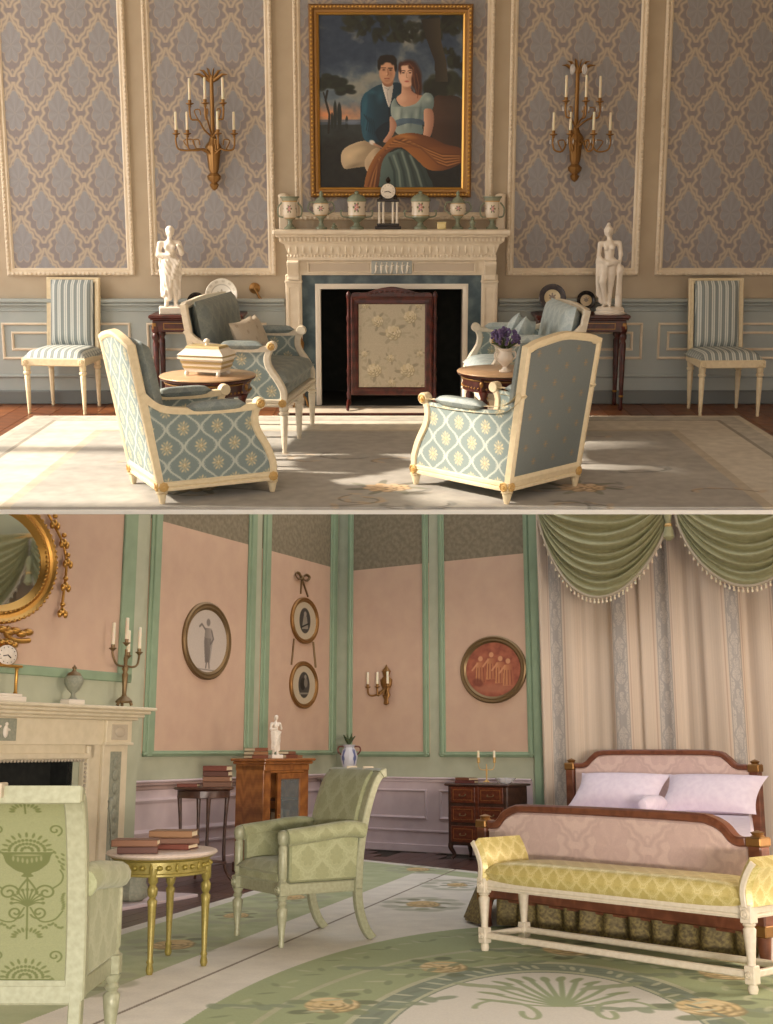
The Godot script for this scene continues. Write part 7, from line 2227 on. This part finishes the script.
func bed():
	var M := mats
	var t := thing("bed", "bed with rosy damask headboard and footboard in walnut frames", "bed", Vector3(0.655, 0.0125, -8.61), -51.5)
	var L := 2.13
	var s := mb()
	# footboard: x along its width, front to +z
	var top := spline([Vector2(0.05, 0.65), Vector2(0.10, 0.645), Vector2(0.15, 0.66), Vector2(0.21, 0.715), Vector2(0.30, 0.75), Vector2(0.42, 0.76), Vector2(L / 2, 0.765), Vector2(L - 0.42, 0.76), Vector2(L - 0.30, 0.75), Vector2(L - 0.21, 0.715), Vector2(L - 0.15, 0.66), Vector2(L - 0.10, 0.645), Vector2(L - 0.05, 0.65)], 4)
	prism(s, strip(top, 0.05), -0.035, 0.04, ID, 0.01, 0.9)
	obj("footboard_rail", s, M.bedwood, t)
	var poly := PackedVector2Array([Vector2(L - 0.05, 0.28), Vector2(0.05, 0.28)])
	for q in top: poly.append(q - Vector2(0, 0.02))
	s = mb()
	prism(s, poly, -0.02, 0.03, ID, 0.018, 0.9)
	obj("footboard_panel", s, M.rose, t)
	s = mb()
	bx(s, Vector3(L / 2, 0.235, 0.0), Vector3(L, 0.10, 0.06), 0.01)
	bx(s, Vector3(L / 2, 0.285, 0.01), Vector3(L, 0.025, 0.08), 0.008)
	obj("foot_rail", s, M.bedwood, t)
	for x in [0.0, L]:
		s = mb()
		bx(s, Vector3(x, 0.405, 0), Vector3(0.085, 0.45, 0.085), 0.008)
		lathe(s, [[0.02, 0.0], [0.036, 0.01], [0.03, 0.06], [0.04, 0.18]], 14, Transform3D(Basis(), Vector3(x, 0, 0)))
		var p := obj("post", s, M.bedwood, t)
		s = mb()
		bx(s, Vector3(x, 0.65, 0), Vector3(0.10, 0.05, 0.10), 0.008)
		lathe(s, [[0.045, 0.67], [0.03, 0.685], [0.038, 0.698], [0.0, 0.71]], 14, Transform3D(Basis(), Vector3(x, 0, 0)))
		obj("gilt_cap", s, M.oldgilt, p)
		s = mb(); bx(s, Vector3(x, 0.20, 0), Vector3(0.095, 0.06, 0.095), 0.006); obj("gilt_block", s, M.oldgilt, p)
	# gathered skirt below the rail
	s = mb()
	grid(s, func(u: float, v: float) -> Vector3:
		var z := -0.06 + 0.03 * sin(u * 70.0) + 0.02 * sin(u * 31.0 + 2.0) + v * 0.03 * sin(u * 19.0)
		return Vector3(0.05 + u * (L - 0.1), 0.02 + (1.0 - v) * 0.2, z), 110, 5)
	obj("bed_skirt", s, M.brocade, t)
	# headboard, farther back and parallel to the bed curtain
	var to_l := Transform3D(Basis(Vector3.UP, deg_to_rad(-51.5)), Vector3(0.655, 0.0125, -8.61)).affine_inverse()
	var h0 := Vector3(1.87, 0.0, -13.0); var h1 := Vector3(3.36, 0.0, -11.72)
	var dir := (h1 - h0).normalized()
	var W := h0.distance_to(h1)
	var hb := to_l * Transform3D(Basis(dir, Vector3.UP, dir.cross(Vector3.UP)), h0)
	top = spline([Vector2(0.05, 0.98), Vector2(0.14, 0.98), Vector2(0.20, 1.0), Vector2(0.27, 1.06), Vector2(0.40, 1.105), Vector2(W / 2, 1.11), Vector2(W - 0.40, 1.105), Vector2(W - 0.27, 1.06), Vector2(W - 0.20, 1.0), Vector2(W - 0.14, 0.98), Vector2(W - 0.05, 0.98)], 4)
	s = mb()
	prism(s, strip(top, 0.05), -0.035, 0.04, hb, 0.01, 0.9)
	obj("headboard_rail", s, M.bedwood, t)
	poly = PackedVector2Array([Vector2(W - 0.05, 0.4), Vector2(0.05, 0.4)])
	for q in top: poly.append(q - Vector2(0, 0.02))
	s = mb(); prism(s, poly, -0.02, 0.03, hb, 0.018, 0.9)
	obj("headboard_panel", s, M.rose, t)
	for x in [0.0, W]:
		s = mb(); bx(s, Vector3(x, 0.47, 0), Vector3(0.09, 0.94, 0.09), 0.008, hb)
		var p := obj("post", s, M.bedwood, t)
		s = mb(); bx(s, Vector3(x, 0.97, 0), Vector3(0.11, 0.07, 0.11), 0.008, hb); lathe(s, [[0.05, 1.0], [0.03, 1.01], [0.045, 1.03], [0.0, 1.05]], 12, hb * Transform3D(Basis(), Vector3(x, 0, 0)))
		obj("gilt_cap", s, M.oldgilt, p)
	# mattress and side rails between the boards
	var c := [Vector3(0.05, 0, -0.06), Vector3(L - 0.05, 0, -0.06), hb * Vector3(W - 0.03, 0, 0.06), hb * Vector3(0.03, 0, 0.06)]
	var cen: Vector3 = (c[0] + c[1] + c[2] + c[3]) / 4
	for e in [["mattress", 0.26, 0.58, M.linen, 1.0], ["bed_base", 0.16, 0.26, M.bedwood, 1.0]]:
		s = mb()
		var A := []; var B := []; var C := []
		for p in c:
			A.append(p + Vector3(0, e[1], 0)); B.append(p + Vector3(0, e[2] - 0.05, 0)); C.append(cen + (p - cen) * 0.97 + Vector3(0, e[2], 0))
		var ce := cen + Vector3(0, (e[1] + e[2]) / 2, 0)
		for i in 4:
			pol(s, [A[i], A[(i + 1) % 4], B[(i + 1) % 4], B[i]], ce)
			pol(s, [B[i], B[(i + 1) % 4], C[(i + 1) % 4], C[i]], ce)
		pol(s, A, ce); pol(s, C, ce)
		obj(e[0], s, e[3], t)
	# coverlet bunched at the foot corner, gold-green brocade
	s = mb()
	grid(s, func(u: float, v: float) -> Vector3:
		var q: Vector3 = (c[0] as Vector3).lerp(c[3], u * 0.22)
		var out := (0.05 + 0.24 * pow(v, 0.8)) * (1.0 + 0.10 * sin(u * 34.0) + 0.06 * sin(u * 71.0 + 1.0))
		if u < 0.12: out *= 0.25 + u * 6.25
		return q + Vector3(-out, lerpf(0.48, 0.015, v), 0.10 * v * (1.0 - u)), 60, 10)
	obj("coverlet", s, M.brocade, t)

func furnish_b():
	var M := mats
	var s := mb()
	# carpet
	var P := [Vector2(-0.276, -13.718), Vector2(-2.95, -4.0), Vector2(4.2, -4.0), Vector2(4.2, -8.365)]
	s = mb()
	var top := []; var low := []; var uv := []
	for p in P:
		top.append(Vector3(p.x, 0.011, p.y)); low.append(Vector3(p.x, 0.0005, p.y)); uv.append(Vector2((p.x + 3.0) / 7.3, (p.y + 13.8) / 9.9))
	quad(s, top[0], top[1], top[2], top[3], -1, uv[0], uv[1], uv[2], uv[3])
	for i in 4: quad(s, low[i], low[(i + 1) % 4], top[(i + 1) % 4], top[i], -1, uv[i], uv[(i + 1) % 4], uv[(i + 1) % 4], uv[i])
	one("carpet", s, M.rug_b, "green and cream bedroom carpet with oval medallion and roses", "carpet")
	bed()
	bench()
	velvet_chair("velvet_armchair", "green velvet armchair seen from behind at the left edge", Vector3(-1.40, 0.0125, -4.86), 180, 0.74, 0.64, M.arabesque, 0.70)
	velvet_chair("velvet_armchair", "green velvet armchair with scrolled back in the middle of the carpet", Vector3(-0.555, 0.0125, -8.13), -57, 0.64, 0.58, M.velvet, 0.66)
	# pillows
	for e in [["left of two lilac-white pillows against the headboard", 2.17, 0.755, -12.10, 0.96], ["right of two lilac-white pillows against the headboard", 2.88, 0.755, -11.46, 0.96]]:
		s = mb()
		pad(s, Vector3.ZERO, Vector3(e[4], 0.25, 0.44), ID, 0.10, 2.6, 0.6, 20)
		var o := one("pillow", s, M.linen, e[0], "pillow", Vector3.ZERO, 0, "pillows on the bed")
		o.transform = XF * Transform3D(Basis(Vector3.UP, deg_to_rad(-40)) * Basis(Vector3.RIGHT, deg_to_rad(46)), Vector3(e[1], e[2], e[3]))
	s = mb()
	lathe(s, [[0.0, -0.2], [0.04, -0.19], [0.07, -0.12], [0.075, 0.0], [0.07, 0.12], [0.04, 0.19], [0.0, 0.2]], 16, Transform3D(Basis(Vector3.RIGHT, PI / 2), Vector3.ZERO))
	one("bolster", s, M.linen, "small grey bolster tucked between the two pillows", "bolster", Vector3(2.34, 0.67, -11.36), -40)
	# yellow side table
	var t := thing("side_table", "oval yellow gilt table with pale marble top and books", "table", Vector3(-1.23, 0.0125, -7.16))
	s = mb()
	lathe(s, [[0.0, 0.565], [0.275, 0.565], [0.293, 0.572], [0.30, 0.58], [0.296, 0.59], [0.285, 0.594], [0.0, 0.594]], 40, Transform3D(Basis.from_scale(Vector3(1, 1, 1.25)), Vector3.ZERO))
	obj("marble_top", s, M.marble_top, t)
	s = mb()
	lathe(s, [[0.25, 0.475], [0.265, 0.48], [0.265, 0.49], [0.258, 0.495], [0.258, 0.55], [0.275, 0.56], [0.27, 0.566]], 40, Transform3D(Basis.from_scale(Vector3(1, 1, 1.25)), Vector3.ZERO))
	var ap := obj("apron", s, M.giltwood, t)
	s = mb()
	for k in 36:
		var a := TAU * k / 36
		ell(s, Vector3(sin(a) * 0.259, 0.523, cos(a) * 0.259 * 1.25), Vector3(0.018, 0.014, 0.018) if k % 3 else Vector3(0.01, 0.022, 0.01), 6, 5)
	obj("carved_frieze", s, M.bluegilt, ap)
	for q in [[0.01, 0.31], [0.25, 0.04], [0.0, -0.31], [-0.25, -0.04]]:
		s = mb()
		lathe(s, [[0.0, 0.0], [0.014, 0.0], [0.02, 0.02], [0.014, 0.05], [0.019, 0.06], [0.013, 0.075], [0.022, 0.33], [0.026, 0.36], [0.015, 0.375], [0.024, 0.39], [0.027, 0.42], [0.016, 0.44], [0.026, 0.455], [0.026, 0.52], [0.0, 0.52]], 16, Transform3D(Basis(), Vector3(q[0], 0, q[1])), 0.04, 8)
		obj("leg", s, M.giltwood, t)
	var br := [c8(112, 74, 52), c8(134, 92, 66), c8(96, 58, 46), c8(120, 66, 52), c8(146, 108, 74)]
	book("thick brown book lying at the bottom of the front stack on the yellow table", Vector3(-1.32, 0.608, -6.93), 8, Vector3(0.21, 0.035, 0.15), br[2])
	book("wide tan book on top of the front stack on the yellow table", Vector3(-1.33, 0.644, -6.93), 3, Vector3(0.24, 0.034, 0.17), br[1])
	book("reddish book under the rear stack on the yellow table", Vector3(-1.17, 0.608, -7.20), -12, Vector3(0.22, 0.03, 0.16), br[3])
	book("brown book in the middle of the rear stack on the yellow table", Vector3(-1.16, 0.639, -7.20), 6, Vector3(0.25, 0.03, 0.17), br[0])
	book("tan book on top of the rear stack on the yellow table", Vector3(-1.18, 0.670, -7.22), -4, Vector3(0.24, 0.036, 0.17), br[4])
	# pot by the hearth, poker
	s = mb()
	lathe(s, [[0.0, 0.0], [0.07, 0.0], [0.11, 0.03], [0.115, 0.09], [0.095, 0.13], [0.10, 0.17], [0.085, 0.20], [0.06, 0.19], [0.0, 0.18]], 18, ID, 0.05, 7)
	one("fuel_pot", s, M.grey, "mottled grey pot standing on the bedroom hearth", "pot", Vector3(-1.92, 0.025, -9.92))
	t = thing("fire_iron", "slender steel poker leaning by the bedroom fireplace", "poker", Vector3(-2.09, 0.025, -9.90))
	s = mb(); tube(s, [Vector3(0, 0.005, 0.02), Vector3(0.0, 0.4, 0.0), Vector3(-0.03, 0.66, -0.03)], 0.008, 6); obj("rod", s, M.grey, t)
	s = mb(); lathe(s, [[0.008, 0.0], [0.02, 0.02], [0.012, 0.05], [0.022, 0.08], [0.0, 0.11]], 10, Transform3D(Basis(), Vector3(-0.03, 0.65, -0.03))); obj("knob", s, M.grey, t)
	# two-tier stand
	t = thing("plant_stand", "dark round two-tier stand with books beside the cabinet", "stand", Vector3(-1.62, 0.001, -11.45))
	s = mb()
	lathe(s, [[0.0, 0.785], [0.24, 0.785], [0.255, 0.79], [0.268, 0.80], [0.262, 0.812], [0.0, 0.812]], 32)
	lathe(s, [[0.22, 0.72], [0.232, 0.725], [0.232, 0.78], [0.22, 0.785]], 32)
	obj("top", s, M.darkwood, t)
	s = mb(); lathe(s, [[0.0, 0.16], [0.21, 0.16], [0.22, 0.168], [0.21, 0.178], [0.0, 0.178]], 28); obj("shelf", s, M.darkwood, t)
	for k in 4:
		var a := TAU * k / 4 + 0.35
		var d := Vector3(sin(a), 0, cos(a))
		s = mb()
		tube(s, spline([d * 0.215 + Vector3(0, 0.74, 0), d * 0.20 + Vector3(0, 0.5, 0), d * 0.195 + Vector3(0, 0.25, 0), d * 0.215 + Vector3(0, 0.1, 0), d * 0.27 + Vector3(0, 0.012, 0)], 4), [0.022, 0.02, 0.018, 0.016, 0.015, 0.014, 0.014, 0.015, 0.016, 0.016, 0.015, 0.014, 0.013, 0.012, 0.012, 0.012, 0.012], 8)
		obj("leg", s, M.darkwood, t)
	var st := Vector3(-1.50, 0.814, -11.45)
	for k in 4: book("%s book of the pile on the two-tier stand" % ["bottom", "second", "third", "topmost"][k], st + Vector3(0, k * 0.046, 0), 4 - k * 5, Vector3(0.25 - 0.01 * k, 0.044, 0.18), br[k])
	book("thin red book lying flat on the two-tier stand beside the pile", st + Vector3(-0.245, 0, 0.07), -4, Vector3(0.18, 0.03, 0.14), br[3])
	cabinet()
	commode()

func cabinet():
	var M := mats
	var t := thing("glazed_cabinet", "walnut cabinet with glazed door under the white figurine", "cabinet", Vector3(-1.116, 0.001, -12.63), 53)
	var w := 0.66; var d := 0.40; var h := 1.05
	var s := mb()
	bx(s, Vector3(-w / 2 + 0.015, 0.52, 0), Vector3(0.03, 0.92, d - 0.04), 0.003)
	bx(s, Vector3(w / 2 - 0.015, 0.52, 0), Vector3(0.03, 0.92, d - 0.04), 0.003)
	bx(s, Vector3(0, 0.52, -d / 2 + 0.03), Vector3(w - 0.02, 0.92, 0.015), 0)
	bx(s, Vector3(0, 0.09, 0), Vector3(w - 0.02, 0.03, d - 0.04), 0.002)
	bx(s, Vector3(0, 0.93, 0), Vector3(w - 0.02, 0.03, d - 0.04), 0.002)
	bx(s, Vector3(-w / 2 + 0.06, 0.52, d / 2 - 0.035), Vector3(0.09, 0.9, 0.03), 0.003)
	bx(s, Vector3(w / 2 - 0.045, 0.52, d / 2 - 0.035), Vector3(0.06, 0.9, 0.03), 0.003)
	obj("body", s, M.walnut, t)
	s = mb()
	bx(s, Vector3(0, 0.045, 0), Vector3(w + 0.02, 0.09, d), 0.008)
	obj("plinth", s, M.darkwood, t)
	s = mb()
	bx(s, Vector3(0, 0.965, 0), Vector3(w, 0.06, d - 0.02), 0.006)
	bx(s, Vector3(0, 1.01, 0.005), Vector3(w + 0.05, 0.03, d + 0.03), 0.01)
	bx(s, Vector3(0, 1.038, 0.01), Vector3(w + 0.09, 0.024, d + 0.06), 0.008)
	obj("cornice", s, M.walnut, t)
	for y in [0.38, 0.66]:
		s = mb(); bx(s, Vector3(0, y, -0.02), Vector3(w - 0.06, 0.018, d - 0.12), 0.002); obj("shelf", s, M.darkwood, t)
	s = mb()
	moulding(s, rect(-w / 2 + 0.20, 0.11, w / 2 - 0.075, 0.91), [[0, -0.012], [0, 0.012], [-0.05, 0.012], [-0.058, 0.0], [-0.058, -0.012], [0, -0.012]], true, Transform3D(Basis(), Vector3(0, 0, d / 2 - 0.03)))
	var dr := obj("door", s, M.walnut, t)
	s = mb(); bx(s, Vector3(0.0625, 0.51, d / 2 - 0.032), Vector3(0.30, 0.70, 0.004), 0); obj("door_glass", s, M.pane, dr)
	s = mb(); ell(s, Vector3(-w / 2 + 0.225, 0.52, d / 2 - 0.012), Vector3(0.010, 0.010, 0.010), 8, 6); obj("knob", s, M.gilt, dr)
	# books and figurine on its top, in room axes
	var b := Transform3D(Basis(Vector3.UP, deg_to_rad(53)), Vector3(-1.116, 1.052, -12.63))
	var cols := [c8(120, 70, 50), c8(150, 108, 74), c8(132, 84, 60)]
	for k in 3: book("%s book in the small pile at the left of the cabinet top" % ["lowest", "middle", "upper"][k], b * Vector3(-0.27, k * 0.034, 0.02), 45 + k * 6, Vector3(0.2, 0.032, 0.14), cols[k])
	book("brown book lying right of the figurine on the cabinet", b * Vector3(0.12, 0, 0.06), 60, Vector3(0.2, 0.036, 0.15), cols[0])
	book("reddish book on the brown one right of the figurine", b * Vector3(0.12, 0.037, 0.06), 72, Vector3(0.18, 0.03, 0.14), cols[2])
	book("tan book at the right end of the cabinet top", b * Vector3(0.305, 0, 0.0), 53, Vector3(0.13, 0.028, 0.13), cols[1])
	var f := one("figurine", figure(0), M.statue, "small white figurine standing on the walnut cabinet", "figurine", b * Vector3(-0.08, 0, 0.10), 30)
	f.scale = Vector3.ONE * 0.62
	for e in [[-0.16, 0.395, "leftmost"], [-0.06, 0.395, "second"], [0.06, 0.395, "third"], [0.16, 0.395, "rightmost"], [0.02, 0.112, "left"], [0.14, 0.112, "right"]]:
		var hh := 0.16 + 0.02 * sin(e[0] * 40.0)
		var t2 := thing("book", "%s upright book behind the cabinet glass on the %s shelf" % [e[2], "upper" if e[1] > 0.2 else "lower"], "book", Transform3D(Basis(Vector3.UP, deg_to_rad(53)), Vector3(-1.116, 0.001, -12.63)) * Vector3(e[0], e[1], 0.0), 53, "books inside the glazed cabinet")
		s = mb(); bx(s, Vector3(0, hh / 2, 0), Vector3(0.05, hh, 0.14), 0.004); obj("cover", s, mat(c8(112, 84, 64).lerp(c8(150, 130, 104), absf(sin(e[0] * 31.0))), 0.6), t2)
	# dark stand in the corner with a flowering vase
	t = thing("corner_stand", "dark narrow stand in the corner behind the green armchair", "stand", Vector3(-0.50, 0.001, -14.45), 10)
	s = mb(); bx(s, Vector3(0, 0.80, 0), Vector3(0.52, 0.03, 0.34), 0.006); obj("top", s, M.darkwood, t)
	s = mb(); bx(s, Vector3(0, 0.44, 0), Vector3(0.46, 0.70, 0.30), 0.006); obj("body", s, M.darkwood, t)
	for x in [-0.115, 0.115]:
		s = mb(); bx(s, Vector3(x, 0.44, 0.15), Vector3(0.20, 0.62, 0.014), 0.004)
		var dd := obj("door", s, M.marquetry, t)
		s = mb(); ell(s, Vector3(x * 0.3, 0.46, 0.163), Vector3(0.01, 0.01, 0.01), 8, 6); obj("knob", s, M.gilt, dd)
	s = mb()
	for x in [-0.2, 0.2]:
		for z in [-0.12, 0.12]: bx(s, Vector3(x, 0.045, z), Vector3(0.04, 0.09, 0.04), 0.004)
	obj("feet", s, M.darkwood, t)
	t = thing("porcelain_vase", "blue and white porcelain vase on the corner stand", "vase", Vector3(-0.42, 0.817, -14.42))
	var im := paint(128, 64, func(u, v): return c8(206, 206, 214).lerp(c8(92, 100, 148), clampf(palmette(fposmod(u * 4.0, 1.0) * 4.0 - 2.0, (0.5 - v) * 4.0) * 0.9, 0, 1)))
	s = mb(); lathe(s, [[0.0, 0.0], [0.06, 0.0], [0.055, 0.03], [0.05, 0.06], [0.085, 0.16], [0.098, 0.24], [0.075, 0.31], [0.055, 0.34], [0.075, 0.37], [0.06, 0.365], [0.0, 0.35]], 20); obj("body", s, mat(Color.WHITE, 0.2, 0, tex(im), -1.0), t)
	for sx in [-1, 1]:
		s = mb(); tube(s, spline([Vector3(sx * 0.09, 0.26, 0), Vector3(sx * 0.125, 0.30, 0), Vector3(sx * 0.115, 0.345, 0), Vector3(sx * 0.06, 0.35, 0)], 4), 0.009, 6); obj("handle", s, M.marquetry, t)
	t = thing("green_sprig", "tuft of green leaves in the porcelain vase", "plant", Vector3(-0.42, 0.817 + 0.358, -14.42))
	rng.seed = 3
	for k in 14:
		var a := rng.randf() * TAU
		s = mb(); tube(s, [Vector3(0, 0, 0), Vector3(cos(a) * 0.03, 0.06, sin(a) * 0.03), Vector3(cos(a) * 0.07, 0.08 + rng.randf() * 0.06, sin(a) * 0.07)], [0.006, 0.020, 0.002], 5, false, 0.35); obj("leaf", s, mats.leaf, t)

func commode():
	var M := mats
	var t := thing("commode", "dark marquetry chest of six drawers beside the bed curtain", "chest of drawers", Vector3(1.075, 0.001, -13.77), -36)
	var w := 0.74; var d := 0.42; var h := 0.78
	var s := mb()
	bx(s, Vector3(0, h - 0.012, 0.0), Vector3(w + 0.06, 0.024, d + 0.05), 0.008)
	obj("top", s, M.darkwood, t)
	s = mb()
	bx(s, Vector3(0, 0.455, 0), Vector3(w, 0.61, d), 0.012)
	obj("body", s, M.darkwood, t)
	for r in 3:
		for c in 2:
			var x := (c - 0.5) * 0.345; var y := 0.665 - r * 0.20
			s = mb()
			bx(s, Vector3(x, y, d / 2 + 0.004), Vector3(0.30, 0.165, 0.016), 0.004)
			var dr := obj("drawer", s, M.marquetry, t)
			s = mb()
			moulding(s, rect(x - 0.12, y - 0.055, x + 0.12, y + 0.055), [[0, 0], [0, 0.004], [-0.006, 0.004], [-0.006, 0]], true, Transform3D(Basis(), Vector3(0, 0, d / 2 + 0.012)))
			obj("inlay_line", s, M.walnut, dr)
			s = mb(); tube(s, spline([Vector3(x - 0.035, y, d / 2 + 0.013), Vector3(x - 0.03, y - 0.012, d / 2 + 0.028), Vector3(x + 0.03, y - 0.012, d / 2 + 0.028), Vector3(x + 0.035, y, d / 2 + 0.013)], 3), 0.004, 5)
			for q in [-1, 1]: ell(s, Vector3(x + q * 0.035, y, d / 2 + 0.014), Vector3(0.01, 0.01, 0.005), 8, 5)
			obj("handle", s, M.bronze, dr)
	s = mb()
	bx(s, Vector3(0, 0.455, d / 2 + 0.003), Vector3(0.04, 0.60, 0.012), 0.003)
	obj("centre_strip", s, M.marquetry, t)
	for sx in [-1, 1]:
		for sz in [-1, 1]:
			s = mb()
			tube(s, spline([Vector3(sx * (w / 2 - 0.04), 0.20, sz * (d / 2 - 0.04)), Vector3(sx * (w / 2 - 0.02), 0.13, sz * (d / 2 - 0.02)), Vector3(sx * (w / 2 - 0.05), 0.05, sz * (d / 2 - 0.05)), Vector3(sx * (w / 2 - 0.03), 0.012, sz * (d / 2 - 0.03))], 4), [0.035, 0.034, 0.032, 0.03, 0.028, 0.026, 0.024, 0.022, 0.02, 0.018, 0.018, 0.018, 0.018], 8)
			obj("leg", s, M.darkwood, t)
	var b := Transform3D(Basis(Vector3.UP, deg_to_rad(-36)), Vector3(1.075, h + 0.002, -13.77))
	book("dark red book lying at the left of the chest of drawers", b * Vector3(-0.22, 0, 0.06), -20, Vector3(0.22, 0.03, 0.16), c8(92, 44, 40))
	book("brown book on the dark red one on the chest of drawers", b * Vector3(-0.22, 0.031, 0.06), -46, Vector3(0.20, 0.026, 0.15), c8(120, 74, 52))
	var save := XF
	candelabrum("candlestick", "pale two-candle candlestick on the chest of drawers", b * Vector3(0.02, 0, 0.04), 0.20, [[-0.085, 0.04], [0.085, 0.04]], mats.giltpaint)
	t = thing("glass_tray", "small clear glass dish at the right of the chest of drawers", "dish", b * Vector3(0.25, 0, 0.04))
	s = mb(); lathe(s, [[0.0, 0.0], [0.05, 0.0], [0.09, 0.03], [0.115, 0.06], [0.11, 0.06], [0.08, 0.028], [0.04, 0.008], [0.0, 0.008]], 20, ID, 0.03, 10); obj("bowl", s, M.crystal, t)

# ---------------------------------------------------------------- build
func _ready():
	var f := 1250.0
	var cam := Camera3D.new()
	cam.name = "camera"
	add_child(cam)
	cam.position = Vector3(0, 1.60, 0)
	cam.rotation_degrees = Vector3(-11.969, 0, 0)
	cam.projection = Camera3D.PROJECTION_FRUSTUM
	cam.near = 0.1
	cam.far = 100.0
	cam.keep_aspect = Camera3D.KEEP_HEIGHT
	cam.size = 0.1 * 1024.0 / f
	cam.frustum_offset = Vector2(0, -0.1 * 47.0 / f)
	cam.current = true
	var we := WorldEnvironment.new()
	we.name = "environment"
	var env := Environment.new()
	var sky := Sky.new()
	var sm := ProceduralSkyMaterial.new()
	sm.sky_top_color = c8(214, 218, 226)
	sm.sky_horizon_color = c8(236, 228, 216)
	sm.ground_horizon_color = c8(220, 204, 184)
	sm.ground_bottom_color = c8(196, 178, 158)
	sm.sun_angle_max = 0.0
	sky.sky_material = sm
	env.background_mode = Environment.BG_SKY
	env.sky = sky
	env.background_energy_multiplier = 1.42
	env.tonemap_mode = Environment.TONE_MAPPER_LINEAR
	env.tonemap_exposure = 1.5
	env.sdfgi_enabled = true
	env.ssao_enabled = true
	env.ssil_enabled = true
	we.environment = env
	add_child(we)
	var sun := DirectionalLight3D.new()
	sun.name = "sun"
	sun.light_color = c8(255, 240, 220)
	sun.light_energy = 2.1
	sun.light_angular_distance = 3.0
	sun.shadow_enabled = true
	add_child(sun)
	sun.look_at_from_position(Vector3.ZERO, Vector3(0.86, -0.5, 0.0), Vector3.UP)
	# daylight through the tall windows: left in the upper room, right in the bedroom
	var day := AreaLight3D.new()
	day.name = "window_light"
	day.area_size = Vector2(3.7, 3.2)
	day.light_color = c8(255, 246, 234)
	day.light_energy = 7.0
	day.area_range = 40.0
	day.shadow_enabled = true
	add_child(day)
	day.look_at_from_position(Vector3(-4.55, 2.1, -7.85), Vector3(0, 1.5, -8.2), Vector3.UP)
	frames_b()
	var day2 := AreaLight3D.new()
	day2.name = "bedroom_window_light"
	day2.area_size = Vector2(2.3, 1.9)
	day2.light_color = c8(255, 234, 214)
	day2.light_energy = 10.0
	day2.area_range = 40.0
	day2.shadow_enabled = true
	add_child(day2)
	day2.look_at_from_position(TB * Vector3(4.25, 1.6, -7.3), TB * Vector3(-1.2, 1.0, -9.3), TB.basis.y)
	# strip light added behind the viewer to brighten the bedroom; a board shields upstairs
	var day3 := AreaLight3D.new()
	day3.name = "added_strip_light"
	day3.area_size = Vector2(3.4, 0.5)
	day3.light_color = c8(255, 240, 224)
	day3.light_energy = 115.0
	day3.area_range = 60.0
	day3.shadow_enabled = true
	add_child(day3)
	day3.look_at_from_position(Vector3(2.2, 5.1, 8.0), Vector3(0.3, -2.6, -8.0), Vector3.UP)
	palette()
	room_a()
	furnish_a()
	palette_b()
	room_b()
